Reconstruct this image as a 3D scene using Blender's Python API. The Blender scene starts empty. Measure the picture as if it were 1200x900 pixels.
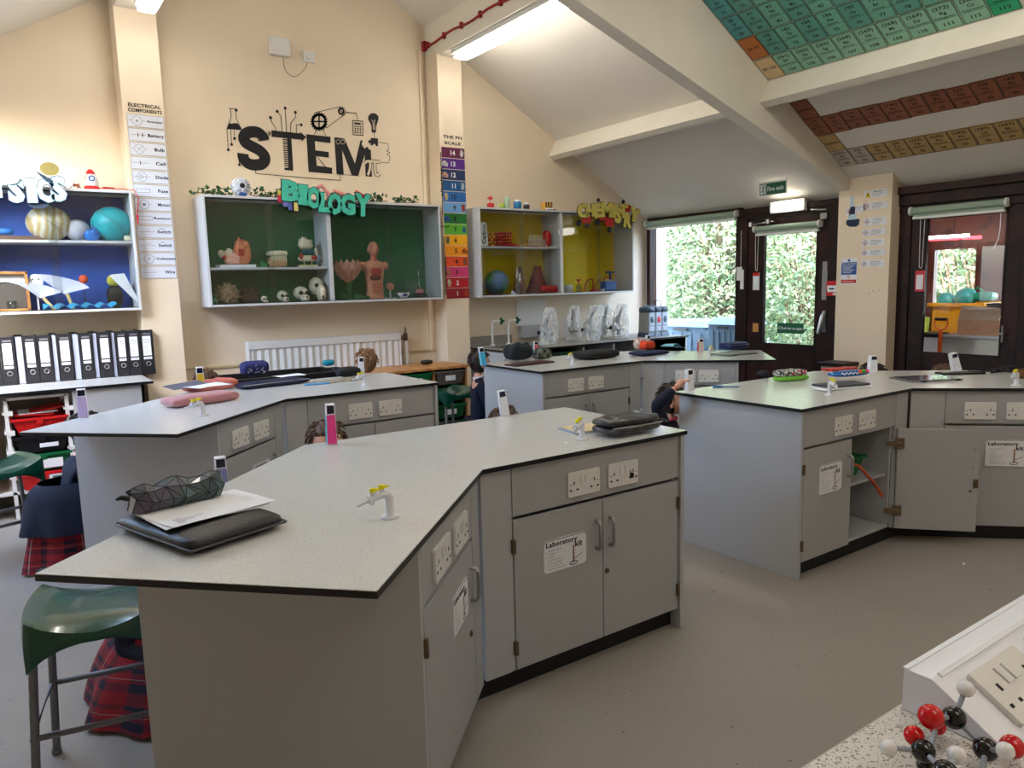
import bpy, bmesh, math, random
from mathutils import Vector, Matrix, noise
PI = math.pi
R = math.radians
rnd = random.Random(7)
COL = bpy.context.scene.collection

# ------------------------------------------------------------ camera solve (back projection on to real planes)
EYE = Vector((0, 0, 1.56)); FPX = 866.57; YAW, PIT, ROL = 0.604335, 0.13253, -0.0257326
_f = Vector((math.sin(YAW)*math.cos(PIT), math.cos(YAW)*math.cos(PIT), -math.sin(PIT)))
_r = Vector((math.cos(YAW), -math.sin(YAW), 0)); _u = _r.cross(_f)
RR = math.cos(ROL)*_r + math.sin(ROL)*_u; UU = -math.sin(ROL)*_r + math.cos(ROL)*_u
def _plane(px, py, p, n):
    d = _f*FPX + RR*(px-600) - UU*(py-450)
    return EYE + d*((Vector(p)-EYE).dot(Vector(n))/d.dot(Vector(n)))
def onz(px, py, h=.91): return _plane(px, py, (0, 0, h), (0, 0, 1))
def onx(px, py, v): return _plane(px, py, (v, 0, 0), (1, 0, 0))
def ony(px, py, v): return _plane(px, py, (0, v, 0), (0, 1, 0))
def onroof(px, py): return _plane(px, py, (7, 0, 2.37), (.58, 0, 1))

# ------------------------------------------------------------ materials
MATS = {}
def lin(c):
    return tuple(((v/255)/12.92 if v/255 <= .04045 else ((v/255+.055)/1.055)**2.4) for v in c)
def mat(name, rgb, rough=.5, metal=0., var=.06, scale=30., bump=0., bscale=200., spec=.5, emit=0., rgb2=None, trans=0., coat=0., sheen=0., kind='noise', ior=1.45, alpha=1.):
    """rgb is sRGB 0-255; a procedural noise varies it by var (or runs to rgb2)."""
    if name in MATS: return MATS[name]
    m = bpy.data.materials.new(name); m.use_nodes = True; nt = m.node_tree; N = nt.nodes; L = nt.links
    b = N['Principled BSDF']; c = lin(rgb)
    b.inputs['Roughness'].default_value = rough; b.inputs['Metallic'].default_value = metal
    b.inputs['Specular IOR Level'].default_value = spec; b.inputs['Transmission Weight'].default_value = trans
    b.inputs['Coat Weight'].default_value = coat; b.inputs['Sheen Weight'].default_value = sheen; b.inputs['IOR'].default_value = ior
    b.inputs['Alpha'].default_value = alpha
    tc = N.new('ShaderNodeTexCoord')
    if var or rgb2:
        if kind == 'voronoi':
            t = N.new('ShaderNodeTexVoronoi'); t.inputs['Scale'].default_value = scale; out = t.outputs['Distance']
        elif kind == 'wave':
            t = N.new('ShaderNodeTexWave'); t.inputs['Scale'].default_value = scale; t.inputs['Distortion'].default_value = 6; t.inputs['Detail'].default_value = 3; out = t.outputs['Fac']
        else:
            t = N.new('ShaderNodeTexNoise'); t.inputs['Scale'].default_value = scale; t.inputs['Detail'].default_value = 3; out = t.outputs['Fac']
        L.new(tc.outputs['Object'], t.inputs['Vector'])
        rp = N.new('ShaderNodeValToRGB'); L.new(out, rp.inputs['Fac'])
        a, z = (tuple(v*(1-var) for v in c), tuple(min(1, v*(1+var)) for v in c)) if rgb2 is None else (c, lin(rgb2))
        rp.color_ramp.elements[0].position = .35; rp.color_ramp.elements[1].position = .65
        rp.color_ramp.elements[0].color = (*a, 1); rp.color_ramp.elements[1].color = (*z, 1)
        L.new(rp.outputs['Color'], b.inputs['Base Color'])
    else: b.inputs['Base Color'].default_value = (*c, 1)
    if bump:
        t2 = N.new('ShaderNodeTexNoise'); t2.inputs['Scale'].default_value = bscale; t2.inputs['Detail'].default_value = 2; L.new(tc.outputs['Object'], t2.inputs['Vector'])
        bp = N.new('ShaderNodeBump'); bp.inputs['Strength'].default_value = bump; bp.inputs['Distance'].default_value = .004
        L.new(t2.outputs['Fac'], bp.inputs['Height']); L.new(bp.outputs['Normal'], b.inputs['Normal'])
    if emit:
        b.inputs['Emission Color'].default_value = (*c, 1); b.inputs['Emission Strength'].default_value = emit
    MATS[name] = m; return m
def glass(name, tint=(255, 255, 255), refl=1.0, rough=0.):
    if name in MATS: return MATS[name]
    m = bpy.data.materials.new(name); m.use_nodes = True; nt = m.node_tree; N = nt.nodes; L = nt.links
    N.remove(N['Principled BSDF']); tr = N.new('ShaderNodeBsdfTransparent'); tr.inputs[0].default_value = (*lin(tint), 1)
    gl = N.new('ShaderNodeBsdfGlossy'); gl.inputs['Roughness'].default_value = rough
    lw = N.new('ShaderNodeLayerWeight'); lw.inputs[0].default_value = .5; pw_ = N.new('ShaderNodeMath'); pw_.operation = 'POWER'; pw_.inputs[1].default_value = 5; L.new(lw.outputs['Facing'], pw_.inputs[0])
    mu = N.new('ShaderNodeMath'); mu.operation = 'MULTIPLY_ADD'; mu.inputs[1].default_value = .9; mu.inputs[2].default_value = .045*refl; mu.use_clamp = True; L.new(pw_.outputs[0], mu.inputs[0])
    mx = N.new('ShaderNodeMixShader'); L.new(mu.outputs[0], mx.inputs[0]); L.new(tr.outputs[0], mx.inputs[1]); L.new(gl.outputs[0], mx.inputs[2])
    L.new(mx.outputs[0], N['Material Output'].inputs['Surface']); MATS[name] = m; return m
def speckle(name, base, dots, scale=260, thr=.62, rough=.35, base2=None, bump=0, coat=0):
    """flecked surface: base colour with scattered small specks of each (rgb, scale, threshold)."""
    m = bpy.data.materials.new(name); m.use_nodes = True; nt = m.node_tree; N = nt.nodes; L = nt.links; b = N['Principled BSDF']
    b.inputs['Roughness'].default_value = rough; b.inputs['Coat Weight'].default_value = coat
    tc = N.new('ShaderNodeTexCoord'); big = N.new('ShaderNodeTexNoise'); big.inputs['Scale'].default_value = 1.3; big.inputs['Detail'].default_value = 4
    L.new(tc.outputs['Object'], big.inputs['Vector']); rp = N.new('ShaderNodeValToRGB'); L.new(big.outputs['Fac'], rp.inputs['Fac'])
    rp.color_ramp.elements[0].position = .35; rp.color_ramp.elements[1].position = .7
    rp.color_ramp.elements[0].color = (*lin(base), 1); rp.color_ramp.elements[1].color = (*lin(base2 or base), 1); cur = rp.outputs['Color']
    for rgb, sc, th in dots:
        n = N.new('ShaderNodeTexNoise'); n.inputs['Scale'].default_value = sc; n.inputs['Detail'].default_value = 0; L.new(tc.outputs['Object'], n.inputs['Vector'])
        r2 = N.new('ShaderNodeValToRGB'); r2.color_ramp.elements[0].position = th; r2.color_ramp.elements[1].position = th+.04; L.new(n.outputs['Fac'], r2.inputs['Fac'])
        mx = N.new('ShaderNodeMix'); mx.data_type = 'RGBA'; L.new(r2.outputs['Color'], mx.inputs[0]); L.new(cur, mx.inputs[6]); mx.inputs[7].default_value = (*lin(rgb), 1); cur = mx.outputs[2]
    L.new(cur, b.inputs['Base Color']); MATS[name] = m; return m
def tartan(name, base, stripes, scale=8.):
    """crossed bands in object space: a woven check."""
    m = bpy.data.materials.new(name); m.use_nodes = True; nt = m.node_tree; N = nt.nodes; L = nt.links; b = N['Principled BSDF']; b.inputs['Roughness'].default_value = .9
    tc = N.new('ShaderNodeTexCoord'); sp = N.new('ShaderNodeSeparateXYZ'); L.new(tc.outputs['UV'], sp.inputs[0])
    cols = []
    for ax in (0, 1):
        mu = N.new('ShaderNodeMath'); mu.operation = 'MULTIPLY'; mu.inputs[1].default_value = scale; L.new(sp.outputs[ax], mu.inputs[0])
        fr = N.new('ShaderNodeMath'); fr.operation = 'FRACT'; L.new(mu.outputs[0], fr.inputs[0])
        rp = N.new('ShaderNodeValToRGB'); rp.color_ramp.interpolation = 'CONSTANT'; L.new(fr.outputs[0], rp.inputs['Fac'])
        el = rp.color_ramp.elements; el[0].position = 0; el[0].color = (*lin(base), 1); el[1].position = stripes[0][0]; el[1].color = (*lin(stripes[0][1]), 1)
        for p, c in stripes[1:]:
            e = el.new(p); e.color = (*lin(c), 1)
        cols.append(rp.outputs['Color'])
    mx = N.new('ShaderNodeMix'); mx.data_type = 'RGBA'; mx.inputs[0].default_value = .5; L.new(cols[0], mx.inputs[6]); L.new(cols[1], mx.inputs[7]); L.new(mx.outputs[2], b.inputs['Base Color'])
    MATS[name] = m; return m

# ------------------------------------------------------------ mesh builder
_txt = {}
def text_polys(s, bold=0.):
    k = (s, bold)
    if k not in _txt:
        c = bpy.data.curves.new('lettering', 'FONT'); c.body = s; c.size = 1; c.resolution_u = 2; c.offset = bold; c.space_character = 1.0+bold*1.5
        o = bpy.data.objects.new('lettering', c); me = bpy.data.meshes.new_from_object(o)
        _txt[k] = ([v.co.copy() for v in me.vertices], [tuple(p.vertices) for p in me.polygons])
        bpy.data.objects.remove(o); bpy.data.curves.remove(c); bpy.data.meshes.remove(me)
    return _txt[k]
def fill_polys(loops):
    c = bpy.data.curves.new('shape', 'CURVE'); c.dimensions = '2D'; c.fill_mode = 'BOTH'
    for lp in loops:
        s = c.splines.new('POLY'); s.points.add(len(lp)-1); s.use_cyclic_u = True
        for i, (x, y) in enumerate(lp): s.points[i].co = (x, y, 0, 1)
    o = bpy.data.objects.new('shape', c); me = bpy.data.meshes.new_from_object(o)
    r = ([v.co.copy() for v in me.vertices], [tuple(p.vertices) for p in me.polygons])
    bpy.data.objects.remove(o); bpy.data.curves.remove(c); bpy.data.meshes.remove(me); return r
def arc(cx, cy, r, a0, a1, n=12, ry=None):
    ry = r if ry is None else ry
    return [(cx+r*math.cos(R(a0+(a1-a0)*i/n)), cy+ry*math.sin(R(a0+(a1-a0)*i/n))) for i in range(n+1)]
def rrect(x0, y0, x1, y1, r, n=5):
    return arc(x1-r, y0+r, r, -90, 0, n)+arc(x1-r, y1-r, r, 0, 90, n)+arc(x0+r, y1-r, r, 90, 180, n)+arc(x0+r, y0+r, r, 180, 270, n)
class MB:
    def __init__(s, M=None): s.v = []; s.f = []; s.m = []; s.s = []; s.M = M or Matrix(); s.uv = {}
    def add(s, vs, fs, m=0, sm=False):
        b = len(s.v); M = s.M; s.v += [M @ Vector(v) for v in vs]
        for f in fs: s.f.append(tuple(b+i for i in f)); s.m.append(m); s.s.append(sm)
        return s
    def box(s, x0, x1, y0, y1, z0, z1, m=0):
        return s.add([(x, y, z) for z in (z0, z1) for y in (y0, y1) for x in (x0, x1)], [(0, 2, 3, 1), (4, 5, 7, 6), (0, 1, 5, 4), (2, 6, 7, 3), (0, 4, 6, 2), (1, 3, 7, 5)], m)
    def cbox(s, c, d, m=0, rot=None):
        o = s.M; s.M = o @ Matrix.Translation(c) @ (rot or Matrix()); s.box(-d[0]/2, d[0]/2, -d[1]/2, d[1]/2, -d[2]/2, d[2]/2, m); s.M = o; return s
    def hexa(s, b, t, m=0):
        n = len(b); return s.add(list(b)+list(t), [tuple(range(n))[::-1], tuple(range(n, 2*n))]+[(i, (i+1) % n, n+(i+1) % n, n+i) for i in range(n)], m)
    def prism(s, poly, z0, z1, m=0, sm=False): return s.hexa([(x, y, z0) for x, y in poly], [(x, y, z1) for x, y in poly], m)
    def xz(s, poly, y0, y1, m=0): return s.hexa([(x, y0, z) for x, z in poly], [(x, y1, z) for x, z in poly], m)
    def yz(s, poly, x0, x1, m=0): return s.hexa([(x0, y, z) for y, z in poly], [(x1, y, z) for y, z in poly], m)
    def tube(s, pts, r, seg=8, m=0, closed=False, cap=True, sm=True):
        pts = [Vector(p) for p in pts]; n = len(pts); rs = r if isinstance(r, (list, tuple)) else [r]*n; vs = []; fs = []; prev = None
        for i, p in enumerate(pts):
            if closed: t = pts[(i+1) % n]-pts[i-1]
            else: t = pts[min(i+1, n-1)]-pts[max(i-1, 0)]
            t = t.normalized() if t.length > 1e-9 else Vector((0, 0, 1))
            if prev is None: a = Vector((0, 0, 1)) if abs(t.z) < .9 else Vector((1, 0, 0)); u = t.cross(a).normalized()
            else:
                u = prev-t*prev.dot(t); u = u.normalized() if u.length > 1e-6 else t.orthogonal().normalized()
            prev = u; w = t.cross(u)
            vs += [p+(u*math.cos(2*PI*k/seg)+w*math.sin(2*PI*k/seg))*rs[i] for k in range(seg)]
        for i in range(n if closed else n-1):
            j = (i+1) % n; fs += [(i*seg+k, i*seg+(k+1) % seg, j*seg+(k+1) % seg, j*seg+k) for k in range(seg)]
        s.add(vs, fs, m, sm)
        if cap and not closed: s.add(vs[:seg], [tuple(range(seg))[::-1]], m); s.add(vs[-seg:], [tuple(range(seg))], m)
        return s
    def cyl(s, a, b, r0, r1=None, seg=16, m=0): return s.tube([a, b], [r0, r0 if r1 is None else r1], seg, m)
    def lathe(s, prof, c=(0, 0, 0), seg=20, m=0, sx=1., sy=1., a0=0., a1=360.):
        full = abs(a1-a0-360) < 1e-6; n = seg if full else seg+1; vs = []; fs = []
        for r, z in prof:
            for k in range(n):
                t = R(a0+(a1-a0)*k/seg); vs.append((c[0]+r*sx*math.cos(t), c[1]+r*sy*math.sin(t), c[2]+z))
        for i in range(len(prof)-1):
            for k in range(seg):
                k2 = (k+1) % n; fs.append((i*n+k, i*n+k2, (i+1)*n+k2, (i+1)*n+k))
        return s.add(vs, fs, m, True)
    def sph(s, c, r, m=0, seg=16, rings=10, rot=None, fn=None):
        r = (r, r, r) if not isinstance(r, (list, tuple)) else r; vs = []; fs = []
        for i in range(rings+1):
            th = PI*i/rings
            for k in range(seg):
                ph = 2*PI*k/seg; d = Vector((math.sin(th)*math.cos(ph), math.sin(th)*math.sin(ph), math.cos(th)))
                k1 = fn(d) if fn else 1.; p = Vector((d.x*r[0]*k1, d.y*r[1]*k1, d.z*r[2]*k1))
                if rot: p = rot @ p
                vs.append(Vector(c)+p)
        for i in range(rings):
            for k in range(seg): fs.append((i*seg+k, (i+1)*seg+k, (i+1)*seg+(k+1) % seg, i*seg+(k+1) % seg))
        return s.add(vs, fs, m, True)
    def soft(s, c, d, m=0, e=4., rot=None, seg=24, rings=12, bumpy=0., fn=None):
        """super-ellipsoid: cushion, pouch, padded case. c = centre of the base"""
        o = s.M; s.M = o @ Matrix.Translation(c) @ (rot or Matrix()); vs = []; fs = []
        def sg(v, p): return math.copysign(abs(v)**p, v)
        for i in range(rings+1):
            th = -PI/2+PI*i/rings
            for k in range(seg):
                ph = 2*PI*k/seg; p = 2/e
                v = Vector((sg(math.cos(th), .48 if e > 3.5 else .7)*sg(math.cos(ph), p)*d[0]/2, sg(math.cos(th), .48 if e > 3.5 else .7)*sg(math.sin(ph), p)*d[1]/2, (sg(math.sin(th), .62 if e > 3.5 else .85)+1)*d[2]/2))
                if bumpy:
                    q = noise.noise(v*(3/max(d))*2+Vector(c)*7)*bumpy; v.z = max(0, v.z*(1+q)); v.x *= 1+q*.4
                if fn: v = fn(v)
                vs.append(v)
        for i in range(rings):
            for k in range(seg): fs.append((i*seg+k, i*seg+(k+1) % seg, (i+1)*seg+(k+1) % seg, (i+1)*seg+k))
        s.add(vs, fs, m, True); s.M = o; return s
    def flat(s, polys, m=0, y=0., depth=.0012, x=0., z=0., sx=1., sz=1., ang=0.):
        vs, fs = polys; ca, sa = math.cos(ang), math.sin(ang)
        P = [((v.x*sx)*ca-(v.y*sz)*sa+x, (v.x*sx)*sa+(v.y*sz)*ca+z) for v in vs]
        s.add([(a, y, b) for a, b in P], fs, m)
        if depth: s.add([(a, y+depth, b) for a, b in P], fs, m)
        return s
    def text(s, t, x, z, w=None, h=.02, y=0., m=0, bold=.012, align='c', ang=0.):
        """lettering in the local x-z plane facing -y; fitted to width w and cap height h"""
        P = text_polys(t, bold); xs = [v.x for v in P[0]]; ys = [v.y for v in P[0]]
        if not xs: return s
        a, b, lo, hi = min(xs), max(xs), min(ys), max(ys); k = h/.7; sx = (w/(b-a)) if w else k
        off = -(a+b)/2 if align == 'c' else (-a if align == 'l' else -b)
        vs = [Vector((v.x+off, v.y-.35, 0)) for v in P[0]]
        return s.flat((vs, P[1]), m, y, 0, x, z, sx, k, ang)
    def line(s, pts, w, m=0, y=0., depth=0.):
        """flat stroke in the x-z plane"""
        for (a, b), (c, d) in zip(pts, pts[1:]):
            t = Vector((c-a, d-b)); l = t.length
            if l < 1e-9: continue
            n = Vector((-t.y, t.x))*(w/2/l); e = t*(w*.3/l)
            q = [(a-e.x-n.x, b-e.y-n.y), (c+e.x-n.x, d+e.y-n.y), (c+e.x+n.x, d+e.y+n.y), (a-e.x+n.x, b-e.y+n.y)]
            if depth: s.xz(q, y, y+depth, m)
            else: s.add([(x, y, z) for x, z in q], [(0, 1, 2, 3)], m)
        return s
    def disc(s, x, z, r, m=0, y=0., n=20, rz=None): return s.add([(a, y, b) for a, b in arc(x, z, r, 0, 360, n, rz)[:-1]], [tuple(range(n))], m)
    def quad(s, pts, m=0): return s.add(pts, [tuple(range(len(pts)))], m)
    def grid(s, fn, nu, nv, m=0, thick=0., sm=True):
        vs = [fn(i/nu, j/nv) for j in range(nv+1) for i in range(nu+1)]; w = nu+1
        fs = [(j*w+i, j*w+i+1, (j+1)*w+i+1, (j+1)*w+i) for j in range(nv) for i in range(nu)]; s.add(vs, fs, m, sm)
        if thick:
            n = len(vs); s.add([Vector(v)-Vector((0, 0, thick)) for v in vs], [f[::-1] for f in fs], m, sm)
            ed = [i for i in range(w)]+[j*w+nu for j in range(1, nv+1)]+[nv*w+i for i in range(nu-1, -1, -1)]+[j*w for j in range(nv-1, 0, -1)]
            ring = [vs[i] for i in ed]; k = len(ring); s.add(ring+[Vector(v)-Vector((0, 0, thick)) for v in ring], [(i, k+i, k+(i+1) % k, (i+1) % k) for i in range(k)], m)
        return s
    def build(s, name, mats, parent=None, bevel=0., subs=0, recalc=False, uvfn=None):
        me = bpy.data.meshes.new(name); me.from_pydata(s.v, [], s.f)
        mats = mats if isinstance(mats, (list, tuple)) else [mats]
        for m in mats: me.materials.append(m)
        if len(mats) > 1: me.polygons.foreach_set('material_index', [min(i, len(mats)-1) for i in s.m])
        me.polygons.foreach_set('use_smooth', s.s)
        if recalc or bevel:
            b = bmesh.new(); b.from_mesh(me); bmesh.ops.recalc_face_normals(b, faces=b.faces); b.to_mesh(me); b.free()
        if uvfn:
            uv = me.uv_layers.new(name='UVMap')
            for lp in me.loops: uv.data[lp.index].uv = uvfn(me.vertices[lp.vertex_index].co)
        me.update(); o = bpy.data.objects.new(name, me); COL.objects.link(o)
        if parent is not None: o.parent = parent
        if bevel:
            md = o.modifiers.new('bevel', 'BEVEL'); md.width = bevel; md.segments = 2; md.limit_method = 'ANGLE'; md.angle_limit = R(40)
        if subs:
            md = o.modifiers.new('subdivision', 'SUBSURF'); md.levels = md.render_levels = subs
        return o
def tag(o, label=None, cat=None, group=None, kind=None):
    if label: o['label'] = label
    if cat: o['category'] = cat
    if group: o['group'] = group
    if kind: o['kind'] = kind
    return o
def thing(name, label, cat, loc=(0, 0, 0), rz=0., group=None, rot=None):
    o = bpy.data.objects.new(name, None); COL.objects.link(o); o.empty_display_size = .05; o.location = loc
    o.rotation_euler = rot if rot else (0, 0, rz); return tag(o, label, cat, group)
def kids(o): return [c for c in COL.objects if c.parent == o]
def dup(root, loc, rz=0., label=None, group=None, scale=None):
    def cp(o, par):
        c = o.copy(); COL.objects.link(c)
        if par is not None: c.parent = par
        for ch in kids(o): cp(ch, c)
        return c
    r = cp(root, None); r.location = loc; r.rotation_euler = (0, 0, rz)
    if label: r['label'] = label
    if group: r['group'] = group
    if scale: r.scale = scale
    return r
def struct(o): o['kind'] = 'structure'; return o

# ------------------------------------------------------------ shared materials
M_wall = mat('cream_wall_paint', (232, 215, 191), .85, var=.02, scale=3, bump=.12, bscale=90)
M_wallw = mat('white_wall_paint', (222, 222, 218), .8, var=.02, scale=3)
M_ceil = mat('ceiling_paint', (226, 220, 210), .9, var=.015, scale=2)
M_beam = mat('beam_paint', (232, 226, 212), .7, var=.02, scale=4)
M_floor = speckle('flecked_vinyl_floor', (146, 141, 134), [((122, 117, 110), 420, .6), ((166, 161, 154), 380, .62), ((100, 96, 90), 34, .83)], rough=.38, base2=(156, 150, 142))
M_wood = mat('dark_brown_timber', (50, 25, 21), .5, spec=.3, rgb2=(33, 17, 15), kind='wave', scale=3.)
M_wood2 = mat('red_brown_timber', (92, 46, 36), .4, rgb2=(66, 32, 26), kind='wave', scale=3.)
M_top = speckle('flecked_laminate_top', (204, 206, 205), [((184, 184, 182), 420, .64), ((220, 221, 220), 380, .62), ((150, 147, 142), 260, .76)], rough=.20, base2=(208, 210, 209))
M_edge = mat('black_laminate_edge', (16, 17, 21), .3, var=.1)
M_cab = mat('grey_laminate_door', (168, 169, 172), .45, var=.025, scale=300)
M_cab2 = mat('pale_daylit_laminate', (178, 180, 184), .45, var=.02, scale=300)  # door laminate again, with the daylight on fillers and ends put into its colour
M_plinth = mat('black_plinth', (13, 13, 14), .5)
M_plast = mat('white_plastic', (226, 225, 222), .35, var=.01)
M_white = mat('white_enamel', (222, 222, 222), .4, var=.01)
M_black = mat('black_plastic', (18, 18, 20), .4, var=.1)
M_ink = mat('black_ink', (24, 22, 26), .7, var=0)
M_grey = mat('grey_ink', (110, 110, 118), .7, var=0)
M_metal = mat('brushed_steel', (170, 170, 172), .3, metal=1., var=.05, scale=80)
M_brass = mat('aged_brass', (122, 106, 84), .35, metal=.9)
M_paper = mat('white_paper', (232, 234, 240), .8, var=.015)
M_glass = glass('clear_glass', (252, 253, 253), .4)
M_green = mat('bottle_green_plastic', (4, 70, 54), .2, var=.04, coat=.3)
M_red = mat('red_plastic', (196, 28, 30), .35)
M_yellow = mat('bright_yellow_plastic', (232, 222, 20), .35, var=.02)
M_stoolm = mat('grey_painted_tube', (118, 120, 126), .45, metal=.3)
SKY_S = 6.; EXPO = 0.38
# ============================================================ THE SETTING
def RZ(x): return 2.37+.58*(7-x) if x >= 2.6207 else 4.91-.58*(2.6207-x)
YF = -2.6; XL = -1.8
struct(MB().box(XL-.2, 7.0, YF-.2, 7.2, -.1, 0).build('floor', M_floor))
gable = [(XL, 0), (7.05, 0), (7.05, RZ(7)-.03), (2.6207, 4.91), (XL, RZ(XL))]
struct(MB().xz(gable, 7.0, 7.15).build('wall_back', M_wall))
struct(MB().xz(gable, YF-.15, YF).build('wall_front', M_wall))
# left wall with three window openings
wl = MB(); wy = [(5.75, 6.85)]; last = YF
for a, b in wy:
    wl.box(XL-.15, XL, last, a, 0, 2.37); wl.box(XL-.15, XL, a, b, 0, .95); wl.box(XL-.15, XL, a, b, 2.15, 2.37); last = b
wl.box(XL-.15, XL, last, 7.15, 0, 2.37); struct(wl.build('wall_left', M_wall))
for i, (a, b) in enumerate(wy):
    w = struct(thing('window_%d' % (i+2), 'brown framed window in the left wall', 'window', (XL-.08, a, .95))); L = b-a
    fr = MB()
    for q in ((0, L, 0, .07), (0, L, 1.13, 1.2), (0, .07, 0, 1.2), (L-.07, L, 0, 1.2), (L/2-.04, L/2+.04, 0, 1.2)): fr.box(-.04, .04, q[0], q[1], q[2], q[3])
    fr.build('window_frame', M_wood, w); MB().box(-.004, .004, .07, L-.07, .07, 1.13).build('window_pane', M_glass, w)
    del w['category']
# right wall pieces
wr = MB(); wr.box(7.0, 7.15, 6.96, 7.15, 0, 2.4).box(7.0, 7.15, 5.49, 6.96, 0, .62).box(7.0, 7.15, 3.70, 4.29, 0, 2.4).box(7.0, 7.15, YF-.15, 2.55, 0, 2.4)
struct(wr.build('wall_right', M_wallw))
struct(MB().box(6.8, 7.0, 3.68, 4.20, 0, 2.50).build('trim_5', M_wall))           # pier between the two doors
# ceiling: two pitched slopes and a gutter board
cl = MB()
def slope(xa, xb, ya, yb):
    za, zb = RZ(xa), RZ(xb); cl.hexa([(xa, ya, za), (xb, ya, zb), (xb, yb, zb), (xa, yb, za)], [(xa, ya, za+.14), (xb, ya, zb+.14), (xb, yb, zb+.14), (xa, yb, za+.14)])
slope(2.6207, 7.14, YF-.15, 7.15); sx0, sx1, sy0, sy1 = -1.6, -.42, 4.3, 6.1
slope(XL-.4, 2.6207, YF-.15, sy0); slope(XL-.4, 2.6207, sy1, 7.15); slope(XL-.4, sx0, sy0, sy1); slope(sx1, 2.6207, sy0, sy1)
struct(cl.build('ceiling', M_ceil)); zc0, zc1 = RZ(sx0)+.1, RZ(sx1)+.1
rl = struct(MB().hexa([(sx0, sy0, zc0), (sx1, sy0, zc1), (sx1, sy1, zc1), (sx0, sy1, zc0)], [(sx0, sy0, zc0+.01), (sx1, sy0, zc1+.01), (sx1, sy1, zc1+.01), (sx0, sy1, zc0+.01)]).build('window_6', M_glass))
# roof timbers boxed in plaster: purlins run front to back, a tapered truss crosses at y = 4.1
def purlin(n, x0, x1, zb, y0, y1):
    struct(MB().hexa([(x0, y0, zb), (x1, y0, zb), (x1, y1, zb), (x0, y1, zb)], [(x0, y0, RZ(x0)+.02), (x1, y0, RZ(x1)+.02), (x1, y1, RZ(x1)+.02), (x0, y1, RZ(x0)+.02)]).build('trim_%d' % n, M_beam, bevel=.004))
purlin(1, 3.86, 4.12, 3.86, YF, 7.0); purlin(2, .98, 1.27, 3.80, YF, 7.0)
def purlin2(n, x, sgn):
    N_ = Vector((.5017*sgn, 0, .865)); D_ = Vector((.865*sgn, 0, -.5017)); A_ = Vector((x, 0, RZ(x)+.01)); q = [A_, A_+D_*.075, A_+D_*.075-N_*.225, A_-N_*.225]
    struct(MB().hexa([(v.x, YF, v.z) for v in q], [(v.x, 7.0, v.z) for v in q]).build('trim_%d' % n, M_beam, recalc=True))
purlin2(3, 5.545, 1); purlin2(4, -.30, -1)
zt = lambda x: 3.324-.3274*(x-3.905)
tr = MB(); tr.hexa([(2.62, 4.10, zt(2.62)), (6.98, 4.10, zt(6.98)), (6.98, 4.23, zt(6.98)), (2.62, 4.23, zt(2.62))], [(2.62, 4.10, 4.93), (6.98, 4.10, RZ(6.98)+.02), (6.98, 4.23, RZ(6.98)+.02), (2.62, 4.23, 4.93)])
tr.hexa([(-1.75, 4.10, zt(6.98)), (2.62, 4.10, zt(2.62)), (2.62, 4.23, zt(2.62)), (-1.75, 4.23, zt(6.98))], [(-1.75, 4.10, 2.40), (2.62, 4.10, 4.93), (2.62, 4.23, 4.93), (-1.75, 4.23, 2.40)])
struct(tr.build('trim_6', M_beam))
# plastered piers on the back wall
def pier(n, x0, x1, top):
    struct(MB().box(x0, x1, 6.75, 7.0, 0, top).build('trim_%d' % n, M_wall, bevel=.006))
pier(7, .975, 1.285, 3.84); pier(8, 3.85, 4.135, 3.90)
# dado rails, skirting and the vertical trunking beside the second pier
struct(MB().box(1.285, 3.85, 6.985, 7.0, .885, .905).build('trim_9', mat('rail_paint', (196, 178, 142), .6)))
struct(MB().box(3.77, 3.80, 6.975, 7.0, .9, 3.95).build('trim_10', M_wall, bevel=.003))
struct(MB().box(1.285, 3.85, 6.98, 7.0, 0, .12).build('baseboard_back', M_black))

# ---------------- right wall: window and two doors in brown timber
def xframe(mb, y0, y1, z0, z1, t, x0, x1, m=0, tb=None, tt=None):
    tb = t if tb is None else tb; tt = t if tt is None else tt
    mb.box(x0, x1, y0, y0+t, z0, z1, m).box(x0, x1, y1-t, y1, z0, z1, m)
    if tb: mb.box(x0, x1, y0+t, y1-t, z0, z0+tb, m)
    if tt: mb.box(x0, x1, y0+t, y1-t, z1-tt, z1, m)
    return mb
w1 = struct(thing('window_1', 'large brown framed window beside the fire exit', 'window', (7, 5.49, .62))); del w1['category']
xframe(MB(), .0, 1.47, 0, 1.74, .06, -.03, .1, tt=.06).build('window_frame', M_wood, w1, bevel=.004)
MB().box(.03, .038, .06, 1.41, .06, 1.69).build('window_pane', M_glass, w1)
MB().box(-.12, .02, .0, 1.47, -.03, 0).build('window_sill', M_wood, w1, bevel=.003)
def leaf_door(n, loc, W, H, frame, leaf, gz0, gz1, gy0, gy1, label):
    d = struct(thing('door_%d' % n, label, 'door', loc)); del d['category']
    xframe(MB(), 0, W, 0, H, frame, -.05, .1, tb=0, tt=frame*1.1).build('door_frame', M_wood, d, bevel=.004)
    l = MB(); a, b = frame+.004, W-frame-.004; top = H-frame*1.1-.004
    l.box(-.03, .02, a, gy0, .01, top).box(-.03, .02, gy1, b, .01, top).box(-.03, .02, gy0, gy1, .01, gz0).box(-.03, .02, gy0, gy1, gz1, top)
    # glazing beads round the pane
    for q in ((gy0-.012, gy0+.006, gz0-.012, gz1+.012), (gy1-.006, gy1+.012, gz0-.012, gz1+.012), (gy0, gy1, gz0-.012, gz0+.006), (gy0, gy1, gz1-.006, gz1+.012)): l.box(-.036, -.03, *q)
    l.build('door_leaf', M_wood, d, bevel=.003); MB().box(-.006, 0, gy0, gy1, gz0, gz1).build('door_pane', M_glass, d)
    return d
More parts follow.
